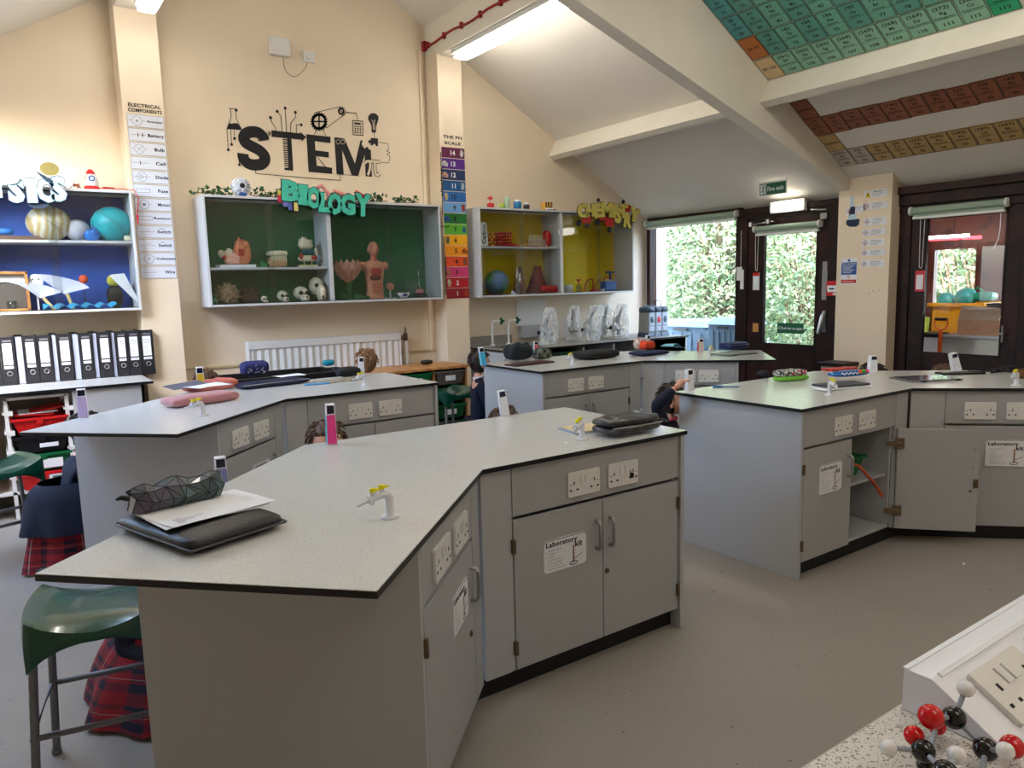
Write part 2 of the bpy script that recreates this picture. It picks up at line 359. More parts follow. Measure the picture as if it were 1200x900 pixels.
d1 = leaf_door(1, (7, 4.289, 0), 1.201, 2.335, .11, 0, .855, 2.03, .242, .883, 'brown fire exit door')
MB().box(-.06, -.02, .0, 1.2, 2.27, 2.335).build('head_board', M_wood, d1, bevel=.004)
d2 = leaf_door(2, (7, 2.53, 0), 1.175, 2.36, .13, 0, .855, 2.06, .262, .912, 'brown glazed lobby door')
for z0, z1, x in ((2.29, 2.36, -.1), (2.19, 2.28, -.075), (2.12, 2.18, -.06)): MB().box(x, -.02, 0, 1.175, z0, z1).build('head_board', M_wood, d2, bevel=.004)
MB().tube([(-.03, .225, 1.05), (-.085, .225, 1.05), (-.085, .255, 1.05)], .009).tube([(-.085, .225, .98), (-.085, .225, 1.12)], .008).build('door_handle', M_metal, d2)
# push pad and panic bar parts of the fire exit
pb = MB().box(-.045, -.03, .075, .165, 1.33, 1.72); pb.build('push_plate', M_metal, d1, bevel=.004)
MB().box(-.075, -.045, .09, .15, 1.36, 1.63).build('push_pad', M_metal, d1, bevel=.008)
MB().tube([(-.04, .12, 1.2), (-.09, .12, 1.17), (-.1, .16, .99)], [.022, .02, .016]).box(-.05, -.03, .09, .15, 1.0, 1.22).build('lever_handle', M_metal, d1)
MB().box(-.045, -.03, .93, 1.0, .975, 1.07).build('name_plate', mat('ply_block', (196, 140, 70), .6), d1)
MB().tube([(-.045, 1.03, 2.155), (-.1, 1.0, 2.15), (-.1, .78, 2.165), (-.045, .75, 2.17)], .009).cyl((-.11, 1.0, 2.13), (-.11, 1.0, 2.175), .022).cyl((-.11, .78, 2.145), (-.11, .78, 2.19), .022).build('door_closer', M_metal, d1)
MB().tube([(-.06, .3, 2.25), (-.1, .17, 2.235), (-.1, .1, 2.23)], .01).box(-.1, -.03, .1, .17, 2.14, 2.2).build('closer_arm', M_metal, d1)

# roller blinds and their cords
M_blind = mat('pale_green_blind', (150, 168, 150), .7, var=.03)
def blind(loc, W, r, label, rail=True):
    b = thing('roller_blind', label, 'blind', loc)
    MB().tube([(0, .02, 0), (0, W-.02, 0)], r, 20).build('blind_roll', M_blind, b)
    for y in (0, W-.02): MB().cyl((0, y, 0), (0, y+.02, 0), r*1.25, seg=20).box(0, .05, y+.002, y+.018, -r, r).build('end_bracket', M_plast, b, bevel=.002)
    if rail: MB().box(.0, r+.004, .03, W-.03, -r-.03, 0).build('blind_cloth', M_blind, b); MB().box(-.008, r+.01, .025, W-.025, -r-.045, -r-.022).build('bottom_rail', M_plast, b, bevel=.004)
    return b
blind((6.92, 5.50, 2.295), 1.42, .030, 'long pale green roller blind rolled up above the big window')
bb = blind((6.915, 4.462, 2.10), .80, .030, 'pale green roller blind rolled up on the fire exit door')
b3 = blind((6.915, 2.77, 2.135), .80, .031, 'pale green roller blind rolled up on the lobby door at the right')
blind((6.85, 1.5, 2.335), 1.08, .04, 'pale roller blind end at the top right edge of the photo')
for (y, za, zb, lab) in ((5.235, 2.08, 1.66, 'white cord tag with a red top hanging beside the fire exit pane'), (3.46, 2.12, 1.63, 'white cord tag with a red border hanging beside the lobby door pane')):
    t = thing('cord_tag', lab, 'tag', (6.93, y, zb-.2)); MB().tube([(0, -.02, za-zb+.2), (0, -.012, .2), (0, 0, .19)], .003, 5).tube([(0, .02, za-zb+.2), (0, .012, .2), (0, 0, .19)], .003, 5).build('cord', M_plast, t)
    MB().box(-.003, .003, -.042, .042, -.02, .17).build('card', M_red if y < 4 else M_plast, t); MB().box(-.005, -.003, -.03, .03, .0, .13).build('card_face', M_paper, t)
    if y > 4: MB().box(-.006, -.003, -.042, .042, .135, .17).build('card_head', M_red, t)
t = thing('blind_chain', 'white chain weight hanging beside the big window frame', 'chain', (6.95, 5.46, 1.55)); MB().tube([(0, 0, .55), (0, 0, .05)], .003, 5).build('cord', M_plast, t); MB().box(-.01, .01, -.045, .0, -.1, .12).box(-.012, .012, -.02, .05, 0, .15).build('toggle', M_plast, t, bevel=.004)

# lamps ------------------------------------------------------
def tube_light(loc, L, label, strength):
    t = thing('fluorescent_light', label, 'ceiling light', loc, group=None)
    MB().box(-.07, .07, 0, L, .0, .045).build('housing', M_white, t, bevel=.004)
    m = mat('lit_diffuser', (255, 249, 238), .5, var=0, emit=strength)
    MB().soft((0, L/2, -.075), (.13, L-.02, .075), 0, e=12, seg=16, rings=6).build('diffuser', m, t)
LS = 17.
tube_light((3.95, 4.68, 3.81), 1.84, 'long lit fluorescent fitting under the purlin beside the red cable', LS)
tube_light((1.16, 4.68, 3.75), 1.84, 'lit fluorescent fitting whose end shows at the top left above the pier', LS)
tube_light((3.95, 1.4, 3.81), 1.84, 'lit fluorescent fitting on the right purlin behind the truss', LS)
tube_light((1.16, 1.4, 3.75), 1.84, 'lit fluorescent fitting on the left purlin nearer the camera', LS)
tube_light((3.95, -1.9, 3.81), 1.84, 'lit fluorescent fitting on the right purlin above the camera', LS)
tube_light((1.16, -1.9, 3.75), 1.84, 'lit fluorescent fitting on the left purlin behind the camera', LS)
e = thing('emergency_light', 'lit white bulkhead lamp above the fire exit door', 'light', (6.93, 4.64, 2.31))
MB().box(-.03, .05, .0, .42, -.062, .062).build('lamp_base', M_plast, e, bevel=.01); MB().soft((-.045, .2, -.05), (.07, .34, .10), 0, e=8).build('lamp_cover', mat('lit_cover', (255, 250, 235), .4, var=0, emit=7.), e)
# red fire cable clipped along the purlin
M_cable = mat('red_cable', (150, 26, 34), .5)
cb = MB().tube([(3.845, y, 3.99+.012*math.sin(y*9)) for y in [7.0-.12*i for i in range(30)]], .011, 6)
for i in range(12): cb.box(3.832, 3.86, 6.9-.33*i, 6.93-.33*i, 3.965, 4.02)
cb.box(3.82, 3.86, 6.95, 7.0, 3.95, 4.04); tag(cb.build('fire_alarm_cable', M_cable), 'red cable clipped along the purlin above the lit tube', 'cable')

# fire exit and door notices --------------------------------------
M_sg = mat('sign_green', (14, 92, 62), .5)
def signx(x, y, z, ang=0., name='wall_sign', label='', cat='sign'):
    """frame whose local x runs left to right on a wall facing -x (world -y), local -y faces the room"""
    t = thing(name, label, cat, (x, y, z), rot=(0, 0, -PI/2)); return t
t = signx(6.60, onx(893.5, 218, 6.60).y, onx(893.5, 218, 6.60).z, name='fire_exit_sign', label='green fire exit sign with running figure hung from the ceiling above the door')
MB().box(-.07, .42, 0, .006, -.17, .06).build('sign_board', M_plast, t)
MB().box(-.045, .405, -.002, 0, -.155, .03).build('green_field', M_sg, t)
s = MB().box(-.03, .07, -.004, -.002, -.14, .015)
s.build('pictogram_panel', M_paper, t)
s = MB(); s.disc(.028, -.008, .012, y=-.006).line([(.022, -.025), (.012, -.07), (.03, -.1), (.018, -.13)], .014, y=-.006).line([(.012, -.07), (-.005, -.1), (-.02, -.1)], .012, y=-.006).line([(.0, -.03), (.022, -.03), (.045, -.055)], .01, y=-.006).line([(.05, -.01), (.06, -.01), (.06, -.13), (.05, -.13)], .008, y=-.006)
s.build('running_figure', M_sg, t); MB().text('Fire exit', .235, -.062, .28, .07, y=-.004, bold=.02).build('lettering', M_paper, t)
t.scale = (.68, 1, .62); MB().tube([(-.065, 0, .055), (-.09, 0, .09)], .004).tube([(.415, 0, .055), (.43, 0, .09)], .004).build('hook', M_metal, t)
p = onx(910.5, 380, 6.97); q = onx(941, 389.5, 6.97); W = p.y-q.y
t = signx(6.975, p.y, (p.z+q.z)/2, name='push_bar_sign', label='green push bar to open sticker on the fire exit pane')
MB().box(0, W, 0, .003, -.055, .055).build('sticker', M_sg, t); MB().text('Push bar to open', W*.56, .0, W*.8, .028, y=-.002, bold=.02).line(arc(.035, 0, .015, 40, 320, 10), .005, y=-.002).build('lettering', M_paper, t)
# red break glass point
p = onx(976, 338, 6.94); t = signx(6.94, p.y+.0, p.z, name='fire_alarm_call_point', label='red break glass call point beside the fire exit door', cat='call point')
MB().box(-.055, .075, -.03, .01, -.075, .075).build('case', M_red, t, bevel=.004); MB().box(-.04, .055, -.033, -.03, -.035, .03).build('glass_window', M_paper, t); MB().box(-.02, .035, -.035, -.033, -.01, .005).build('symbol', M_ink, t); MB().box(.02, .06, -.033, -.03, -.065, -.045).build('badge', M_paper, t)
# fire action notice on the pier
t = signx(6.797, 4.154, 1.61, name='fire_action_sign', label='blue and red fire action notice on the pier beside the call point')
MB().box(0, .165, 0, .003, -.125, .125).build('board', M_paper, t)
MB().box(.006, .16, -.002, 0, -.03, .088).build('blue_field', mat('notice_blue', (34, 82, 150), .6), t); MB().box(.006, .16, -.002, 0, -.112, -.078).build('red_field', M_red, t)
s = MB().text('Fire action', .083, .075, .14, .016, y=-.004)
for k in range(6): s.box(.015+.01*(k % 2), .145-.02*(k % 3), -.004, -.002, .052-.013*k, .056-.013*k)
s.box(.02, .14, -.004, -.002, -.098, -.094); s.build('lettering', M_paper, t)
s = MB().disc(.083, .106, .013, y=-.002); s.build('round_symbol', MATS['notice_blue'], t); s = MB().line(arc(.083, -.052, .013, 0, 360, 14), .004, y=-.002); s.line([(.074, -.044), (.092, -.06)], .004, y=-.002); s.build('ban_symbol', M_red, t)
# hazard cards
hz = [((1013, 224), (1040, 220), (1013, 233), 'Harmful', 1), ((1012, 238), (1040, 235), (1011, 246.5), 'Toxic', 0), ((1012, 256), (1039, 254), (1011, 265), 'Oxidising', 0), ((1011, 269), (1038, 267), (1010.5, 277), 'Flammable', 0), ((1010.5, 281), (1037, 279), (1010, 289), 'Health hazard', 0), ((1010, 293), (1037, 291), (1009.5, 300.5), 'Irritant', 0), ((1009.5, 305.5), (1036.5, 304), (1009, 313), 'Corrosive', 0), ((991, 245), (1013, 250), (991, 253), 'Explosive', 0)]
lab8 = ['topmost hazard card on the pier, with a yellow warning triangle', 'second hazard card from the top on the pier', 'third hazard card down on the pier', 'hazard card in the middle of the column on the pier', 'hazard card with a dark pictogram, third from the bottom on the pier', 'second hazard card from the bottom on the pier', 'lowest hazard card in the column on the pier', 'tilted hazard card over the blue flask picture on the pier']
M_cardred = mat('pictogram_red', (176, 60, 62), .7)
for (a, b, c, wd, tri), lb in zip(hz, lab8):
    A, B, D = onx(*a, 6.8), onx(*b, 6.8), onx(*c, 6.8); W = A.y-B.y; H = max(.055, A.z-D.z); ang = 0 if lb[0:6] != 'tilted' else R(-9)
    t = signx(6.797, A.y, A.z, name='hazard_sign', label=lb); t['group'] = 'hazard cards on the pier'; t.rotation_euler = (0, ang, -PI/2) if ang else (0, 0, -PI/2)
    MB().box(0, W, 0, .002, -H, 0).build('card', M_paper, t); s = MB(); h = H/2
    if tri: s.add([(h*.3, -.002, -H+.006), (h*1.9, -.002, -H+.006), (h*1.1, -.002, -.006)], [(0, 1, 2)])
    else: s.line([(h*.2+.0, -h), (h, -.006), (h*1.8, -h), (h, -H+.006), (h*.2, -h)], .004, y=-.002)
    s.build('pictogram', mat('hazard_yellow', (226, 190, 30), .6) if tri else M_cardred, t)
    s = MB().disc(h*1.05, -h*1.05, h*.25, y=-.003, n=8); s.text(wd, W*.62, -H*.22, min(W*.4, .09), .011, y=-.002)
    for k in range(3): s.box(W*.38, W*(.9-.1*k), -.0025, -.002, -H*(.45+.17*k)-.002, -H*(.45+.17*k))
    s.build('print', M_ink, t)
t = signx(6.797, 4.10, 2.20, name='flask_picture', label='pale blue flask cut-out with a dark base on the pier'); t['category'] = 'wall decoration'
MB().xz([(.02, .12), (.05, .12), (.055, -.0), (.1, -.12), (.0, -.13), (.015, .0)], 0, .003).build('flask', mat('pale_blue_card', (176, 202, 220), .7), t); MB().xz([(-.01, -.1), (.12, -.1), (.115, -.15), (.09, -.17), (.02, -.165), (-.015, -.14)], -.003, 0).box(.03, .07, -.004, 0, -.05, .02).build('flask_base', mat('navy_card', (30, 44, 72), .7), t)
t = signx(6.797, 3.86, 1.4, name='wall_fixing', label='two small screw holes left on the pier below the hazard cards', cat='mark'); MB().disc(0, 0, .006).disc(.04, .02, .005).disc(.1, .03, .005).build('screw_hole', M_grey, t)
# ledge below: boxed pipe with dark cap in front of the pier
p = onx(959, 427, 6.55); q = onx(990, 427, 6.55)
t = thing('boxed_ledge', 'cream boxed pipe ledge with dark timber cap by the fire exit door', 'ledge', (6.55, q.y, 0)); MB().box(0, .24, .02, p.y-q.y-.03, 0, p.z-.01).build('boxing', M_wall, t); MB().box(-.03, .24, 0, p.y-q.y, p.z-.01, p.z+.025).build('cap_board', M_wood, t, bevel=.004)
# ============================================================ OUTSIDE
struct(MB().box(7.0, 22, -6, 24, -.2, -.1).build('ground', speckle('gravel_path', (96, 94, 84), [((70, 68, 62), 60, .55), ((124, 122, 110), 70, .6)], rough=.9)))
struct(MB().box(-16, -1.95, -8, 16, -.2, -.1).build('ground', MATS['gravel_path']))
def leafmat(name, a, b):
    m = bpy.data.materials.new(name); m.use_nodes = True; nt = m.node_tree; N = nt.nodes; L = nt.links; N.remove(N['Principled BSDF'])
    tc = N.new('ShaderNodeTexCoord'); n = N.new('ShaderNodeTexNoise'); n.inputs['Scale'].default_value = 5; n.inputs['Detail'].default_value = 5; L.new(tc.outputs['Object'], n.inputs['Vector'])
    rp = N.new('ShaderNodeValToRGB'); rp.color_ramp.elements[0].position = .38; rp.color_ramp.elements[1].position = .62; rp.color_ramp.elements[0].color = (*lin(a), 1); rp.color_ramp.elements[1].color = (*lin(b), 1); L.new(n.outputs['Fac'], rp.inputs['Fac'])
    d = N.new('ShaderNodeBsdfDiffuse'); t = N.new('ShaderNodeBsdfTranslucent'); g = N.new('ShaderNodeBsdfGlossy'); g.inputs['Roughness'].default_value = .35
    L.new(rp.outputs[0], d.inputs[0]); L.new(rp.outputs[0], t.inputs[0]); x = N.new('ShaderNodeMixShader'); x.inputs[0].default_value = .35; L.new(d.outputs[0], x.inputs[1]); L.new(t.outputs[0], x.inputs[2])
    y = N.new('ShaderNodeMixShader'); y.inputs[0].default_value = .08; L.new(x.outputs[0], y.inputs[1]); L.new(g.outputs[0], y.inputs[2]); L.new(y.outputs[0], N['Material Output'].inputs['Surface']); return m
M_leafA = leafmat('laurel_leaf', (104, 140, 100), (186, 204, 160)); M_leafB = leafmat('dry_leaf', (180, 168, 136), (216, 208, 180)); M_bark = mat('bark', (104, 88, 70), .9, scale=20, var=.3)
def bush(name, label, c, r, n, size, seed, dry=.15, cat='bush'):
    rn = random.Random(seed); t = thing(name, label, cat, (c[0], c[1], -.1)); lf = MB(); dr = MB()
    for i in range(n):
        th = rn.uniform(0, 2*PI); u = rn.uniform(-.9, 1); k = rn.uniform(.55, 1.)**.5; q = math.sqrt(1-u*u)
        p = Vector((r[0]*q*math.cos(th)*k, r[1]*q*math.sin(th)*k, r[2]+r[2]*u*k))
        p *= 1; p.z = max(.05, p.z); d = Vector((rn.gauss(0, 1), rn.gauss(0, 1), rn.gauss(-.2, .7))).normalized(); e = d.orthogonal().normalized(); e.rotate(Matrix.Rotation(rn.uniform(0, 6.28), 3, d)); L = size*rn.uniform(.6, 1.4); w = L*.2
        mb = dr if rn.random() < dry else lf; f = d.cross(e)*L*.08
        mb.add([p, p+d*L*.5+e*w+f, p+d*L, p+d*L*.5-e*w+f], [(0, 1, 2), (0, 2, 3)])
    lf.build('foliage', M_leafA, t)['kind'] = 'stuff'; dr.build('dry_foliage', M_leafB, t)['kind'] = 'stuff'
    st = MB()
    for k in range(16):
        a = rn.uniform(0, 6.28); b = rn.uniform(.3, .95); pts = [(0, 0, 0)]
        for j in (1, 2, 3): pts.append((r[0]*b*math.cos(a)*j/3+rn.uniform(-.1, .1), r[1]*b*math.sin(a)*j/3+rn.uniform(-.1, .1), 1.7*r[2]*j/3*rn.uniform(.8, 1.05)))
        st.tube(pts, [.035, .025, .015, .006], 6)
    st.build('stem', M_bark, t); return t
bush('laurel_bush', 'sunlit laurel bush filling the left half of the big window', (10.1, 9.9), (1.3, 1.4, 2.3), 24000, .095, 1, .25)
bush('laurel_bush', 'sunlit laurel bush filling the right half of the big window', (9.6, 8.0), (1.1, 1.2, 2.3), 24000, .09, 2, .2)
bush('laurel_bush', 'sunlit leafy bush seen through the fire exit pane', (9.9, 6.4), (1.1, 1.1, 2.1), 20000, .085, 3, .12)
bush('laurel_bush', 'sunlit leafy bush seen through the far lobby window', (12.2, 5.3), (1.2, 1.4, 2.2), 14000, .09, 4, .05)
bush('tall_hedge_tree', 'tall tree standing behind the laurel bushes', (13.5, 10.6), (2.2, 3.6, 3.6), 15000, .26, 5, .1, 'tree')
bush('tall_hedge_tree', 'second tall tree behind the bush outside the fire exit', (14.5, 6.2), (2.2, 3.0, 3.4), 9000, .28, 6, .1, 'tree')
# two blue grey storage bins
def bin_(loc, W, D, H, label, lean=0):
    t = thing('garden_storage_bin', label, 'bin', loc); m = mat('blue_grey_plastic', (74, 96, 112), .5)
    b = MB(); b.hexa([(.03, .03, 0), (W-.03, .03, 0), (W-.03, D-.03, 0), (.03, D-.03, 0)], [(0, 0, H), (W, 0, H), (W, D, H), (0, D, H)])
    for k in range(5): b.box(-.012, .0, .08+k*(D-.16)/4-.015, .08+k*(D-.16)/4+.015, .08, H-.08)
    b.build('body', m, t, bevel=.01); MB().hexa([(-.03, -.03, H), (W+.03, -.03, H), (W+.03, D+.03, H), (-.03, D+.03, H)], [(.05, .05, H+.09), (W-.05, .05, H+.09), (W-.05, D-.05, H+.09), (.05, D-.05, H+.09)]).build('lid', mat('blue_grey_lid', (84, 106, 122), .5), t, bevel=.01)
    MB().box(-.04, -.02, D*.35, D*.65, H-.05, H-.02).build('handle', M_black, t); return t
bin_((7.9, 6.78, -.1), .6, .85, 1.02, 'long blue grey storage bin outside the window, left one')
bin_((7.75, 6.08, -.1), .5, .52, 1.08, 'blue grey storage bin outside the window, beside the door')
t = thing('corner_post', 'pale blue brick corner post outside the window at its left', 'post', (7.2, 7.05, -.1)); MB().box(0, .22, 0, .3, 0, 2.6).build('post', mat('pale_brickwork', (196, 206, 224), .8, kind='voronoi', scale=9), t)
# ---------------- lobby behind the right hand door
M_lob = M_wood2
struct(MB().box(7.15, 9.0, 1.0, 4.45, -.1, 0).build('floor', mat('lobby_floor', (120, 96, 80), .6)))
lw = MB().box(7.15, 9.05, 4.40, 4.5, 0, 2.6).box(7.15, 9.05, .9, 1.0, 0, 2.6)
y0, y1 = onx(1142, 330, 9).y, onx(1094, 330, 9).y; zt_, zb_ = onx(1118, 292, 9).z, .7
lw.box(9.0, 9.08, 1.0, y0-1.25, 0, 2.6).box(9.0, 9.08, y1, 4.45, 0, 2.6).box(9.0, 9.08, y0-1.25, y1, zt_, 2.6).box(9.0, 9.08, y0-1.25, y1, 0, zb_).box(9.0, 9.08, y0-.32, y0, zb_, zt_)
struct(lw.build('wall_lobby', M_lob)); struct(MB().box(7.15, 9.4, .9, 4.5, 2.6, 2.7).build('ceiling', M_lob))
struct(MB().box(9.03, 9.04, y0-1.25, y1, zb_, zt_).build('window_5', M_glass))
def atx(px, py, x): return onx(px, py, x)
# yellow crate
a, b = atx(1091, 355, 8.1), atx(1151, 352, 8.1); z1 = a.z
t = thing('storage_crate', 'yellow plastic crate full of play balls behind the lobby door', 'crate', (8.1, b.y, z1-.62)); W = a.y-b.y
m = mat('orange_yellow_plastic', (242, 168, 22), .4); cr = MB()
for x0, x1, ya, yb in ((0, .02, 0, W), (.48, .5, 0, W), (0, .5, 0, .02), (0, .5, W-.02, W)): cr.box(x0, x1, ya, yb, 0, .6)
cr.box(0, .5, 0, W, 0, .02).box(-.02, .52, -.02, W+.02, .58, .62).v; cr2 = MB()
for x0, x1, ya, yb in ((0, .02, 0, W), (.48, .5, 0, W), (0, .5, 0, .02), (0, .5, W-.02, W)): cr2.box(x0, x1, ya, yb, 0, .6)
cr2.box(0, .5, 0, W, 0, .02)
for x0, x1, ya, yb in ((-.03, .0, -.03, W+.03), (.5, .53, -.03, W+.03), (0, .5, -.03, 0), (0, .5, W, W+.03)): cr2.box(x0, x1, ya, yb, .575, .61)
cr2.build('crate_shell', m, t, bevel=.004)
table = thing('trestle_table', 'low table holding the crate behind the lobby door', 'table', (7.35, 1.6, 0)); MB().box(0, 1.45, 0, 2.6, .58, .61).build('tabletop', mat('pale_board', (190, 170, 140), .6), table)
for x in (.05, 1.36):
    for y in (.05, 2.5): MB().box(x, x+.04, y, y+.04, 0, .58).build('leg', M_metal, table)
t.location.z = .61+.0; zz = z1-(.61+.61); t.scale = (1, 1, (z1-.61)/.61)
M_teal = mat('teal_ball', (40, 170, 160), .3, var=.03)
for (px, py, r, lb) in ((1109, 352, .085, 'smaller teal ball in the yellow crate'), (1132, 349, .105, 'larger teal ball in the yellow crate')):
    p = atx(px, py, 8.3); o = thing('play_ball', lb, 'ball', p); MB().sph((0, 0, 0), r, seg=24, rings=16).build('ball', M_teal, o)
p = atx(1150, 350, 8.35); o = thing('watering_can', 'green plastic watering can on top of the crate behind the lobby door', 'watering can', p); MB().soft((0, 0, -.03), (.2, .26, .1), e=5).build('body', mat('sea_green_plastic', (20, 150, 110), .35), o); MB().tube([(0, .1, .03), (0, .04, .12), (0, -.02, .07)], .012).build('handle', MATS['sea_green_plastic'], o)
p = atx(1163, 357, 8.25); o = thing('black_tray', 'dark tray beside the yellow crate', 'tray', p); MB().box(-.1, .1, -.14, .14, -.06, 0).box(-.12, .12, -.16, .16, 0, .015).build('tray', M_black, o, bevel=.005)
# cardboard box on a clear plastic tub
a, b = atx(1109, 391, 7.75), atx(1172, 396, 7.75); W = a.y-b.y; zt2 = a.z
t = thing('clear_storage_tub', 'translucent plastic tub behind the lower lobby door pane', 'tub', (7.62, b.y-.05, .61)); H = zt2-.61
m = mat('milky_plastic', (214, 220, 224), .3, trans=.35, var=.0); MB().hexa([(.02, .02, 0), (.4, .02, 0), (.4, W, 0), (.02, W, 0)], [(0, 0, H-.03), (.42, 0, H-.03), (.42, W+.04, H-.03), (0, W+.04, H-.03)]).build('tub', m, t, bevel=.01); MB().box(-.015, .435, -.015, W+.055, H-.03, H).build('lid', m, t, bevel=.006)
t = thing('cardboard_box', 'open brown cardboard box on the plastic tub behind the lobby door', 'box', (7.66, b.y-.02, zt2)); m = mat('cardboard', (176, 132, 100), .85); p = atx(1135, 375, 7.66)
MB().box(0, .3, 0, W*.75, 0, .14).build('box_body', m, t); MB().hexa([(0, 0, .14), (.0, W*.75, .14), (.004, W*.75, .14), (.004, 0, .14)], [(-.03, -.02, .26), (-.03, W*.66, .29), (-.026, W*.66, .29), (-.026, -.02, .26)]).build('flap', mat('cardboard_inside', (196, 164, 138), .85), t)
# garden fork with orange handle
p = atx(1103, 374, 7.45); q = atx(1103, 410, 7.45); t = thing('garden_fork', 'orange D-handled garden tool leaning behind the lobby door', 'garden tool', (7.45, p.y, 0)); m = mat('orange_plastic', (238, 96, 28), .4); z = p.z
MB().tube([(0, .055, z), (0, .062, z-.04), (0, .045, z-.085), (0, .0, z-.11), (0, -.045, z-.085), (0, -.062, z-.04), (0, -.055, z)], .008, 8).cyl((0, 0, z-.11), (0, 0, z-.4), .019).build('handle_frame', m, t); MB().cyl((0, -.055, z), (0, .055, z), .014).build('grip', M_black, t); MB().cyl((0, 0, z-.4), (0, 0, .25), .016).build('shaft', M_bark, t)
fk = MB().box(-.005, .005, -.08, .08, .22, .27)
for k in range(4): fk.cyl((0, -.075+.05*k, .23), (0, -.075+.05*k, .0), .006, .003, seg=6)
fk.build('tines', M_metal, t)
p = atx(1088, 372, 7.6); o = thing('green_bucket', 'pale green bucket edge beside the garden tool', 'bucket', (7.7, p.y+.1, .61)); MB().lathe([(.0, 0), (.045, 0), (.06, p.z-.61), (.055, p.z-.61), (.04, .02), (0, .02)]).build('bucket', mat('lime_plastic', (166, 190, 60), .4), o)
p = atx(1090, 393, 7.5); o = thing('folded_sheet', 'dark folded sheet on white boards at the left of the garden tool', 'sheet', (7.62, p.y-.06, .61)); MB().box(0, .2, 0, .3, 0, p.z-.61-.03).build('boards', M_paper, o); MB().soft((.1, .15, p.z-.64), (.22, .3, .05)).build('sheet', M_black, o)
# red lit tube hanging in the lobby
p, q = atx(1088, 273, 8.5), atx(1150, 275, 8.5); t = thing('warning_tube_lamp', 'pink and white lit tube lamp hanging in the lobby', 'lamp', (8.5, q.y, q.z)); W = p.y-q.y
MB().cyl((0, .12, 0), (0, W+.2, .0), .018).build('white_tube', mat('lit_tube', (255, 225, 205), .4, var=0, emit=26.), t); MB().cyl((0, 0, -.025), (0, W, -.015), .016).build('red_tube', mat('lit_red_tube', (255, 60, 70), .4, var=0, emit=6.), t); MB().tube([(0, W*.5, 0), (0, W*.5, .3)], .005).box(-.012, .012, .19, .21, -.05, .03).build('hanger', M_black, t)
p = atx(1172, 268, 8.6); MBx = MB().tube([p+Vector((0, 0, .2)), p, p+Vector((0, .01, -.1)), p+Vector((0, .05, -.2))], .005, 5); tag(MBx.build('pull_cord', M_plast), 'white pull cord hanging in the lobby', 'cord')
# ============================================================ BENCHES
def socket(parent, x, z, w=.165, h=.10, y=0., ink=False):
    s = MB(); s.xz(rrect(x, z, x+w, z+h, .006, 3), y-.011, y); o = s.build('socket_outlet', M_plast, parent, bevel=.002)
    k = MB(); cx = x+w/2; zy = y-.0118
    for sx in (-1, 1):
        c = cx+sx*w*.32
        k.box(c-.0025, c+.0025, zy, y-.011, z+h*.5, z+h*.63).box(c-.022, c-.012, zy, y-.011, z+h*.25, z+h*.32).box(c+.012, c+.022, zy, y-.011, z+h*.25, z+h*.32).disc(c+sx*.018, z+h*.5, .003, y=zy, n=8)
    if ink: k.disc(cx+.045, z+h*.36, .013, y=zy, n=9).box(cx+.035, cx+.04, zy, y-.011, z+h*.3, z+h*.6)
    k.build('pin_holes', M_ink, o); r = MB()
    for sx in (-1, 1): r.box(cx+sx*.013-.009, cx+sx*.013+.009, y-.0145, y-.011, z+h*.52, z+h*.85)
    r.build('rocker_switch', M_plast, o, bevel=.001); return o
def kit_sign(parent, x, z, w=.22, h=.14, y=0.):
    s = MB(); s.xz(rrect(x, z, x+w, z+h, .018, 5), y-.002, y); o = s.build('kit_label', M_paper, parent)
    k = MB(); rr = rrect(x+.003, z+.003, x+w-.003, z+h-.003, .016, 5); k.line(rr+rr[:1], .0022, y=y-.003)
    k.text('Laboratory', x+w*.42, z+h*.86, w*.70, .019, y=y-.003, bold=.03); k.text('kit', x+w*.80, z+h*.70, w*.17, .024, y=y-.003, bold=.03); k.build('lettering', mat('navy_ink', (26, 26, 48), .7, var=0), o)
    g = MB(); words = ['Bunsen burner', 'Tripod', 'Gauze', 'Heatproof mat', 'Clamp & stand', 'Test tube rack', 'Boiling tube rack']
    for i, wd in enumerate(words): g.text(wd, x+w*.13, z+h*(.68-.09*i), w*.022*len(wd), .0058, y=y-.003, bold=0, align='l'); g.disc(x+w*.10, z+h*(.68-.09*i), .0015, y=y-.003, n=6)
    g.line(arc(x+w*.68, z+h*.14, w*.09, 0, 360, 16, h*.05), .004, y=y-.003).line([(x+w*.68, z+h*.25), (x+w*.88, z+h*.38)], .003, y=y-.003).line([(x+w*.66, z+h*.15), (x+w*.68, z+h*.28), (x+w*.70, z+h*.15)], .004, y=y-.003)
    g.build('list_print', M_grey, o); MB().line([(x+w*.68, z+h*.26), (x+w*.68, z+h*.66)], .007, y=y-.0035).build('burner_picture', mat('copper_ink', (150, 84, 60), .7, var=0), o); return o
def handle(parent, x, z0, z1, y=0.):
    MB().tube([(x, y, z1), (x, y-.02, z1), (x, y-.028, z1-.012), (x, y-.028, z0+.012), (x, y-.02, z0), (x, y, z0)], .0072, 10).build('handle', M_metal, parent)
def lock(parent, x, z, y=0.): MB().cyl((x, y, z), (x, y-.005, z), .011, seg=20).cyl((x, y-.005, z), (x, y-.008, z), .006).build('lock', M_brass, parent)
def hinges(parent, x, zs=(.17, .58), y=0.):
    for z in zs: MB().box(x-.011, x+.004, y-.012, y+.01, z-.028, z+.028).build('hinge', M_brass, parent, bevel=.003)
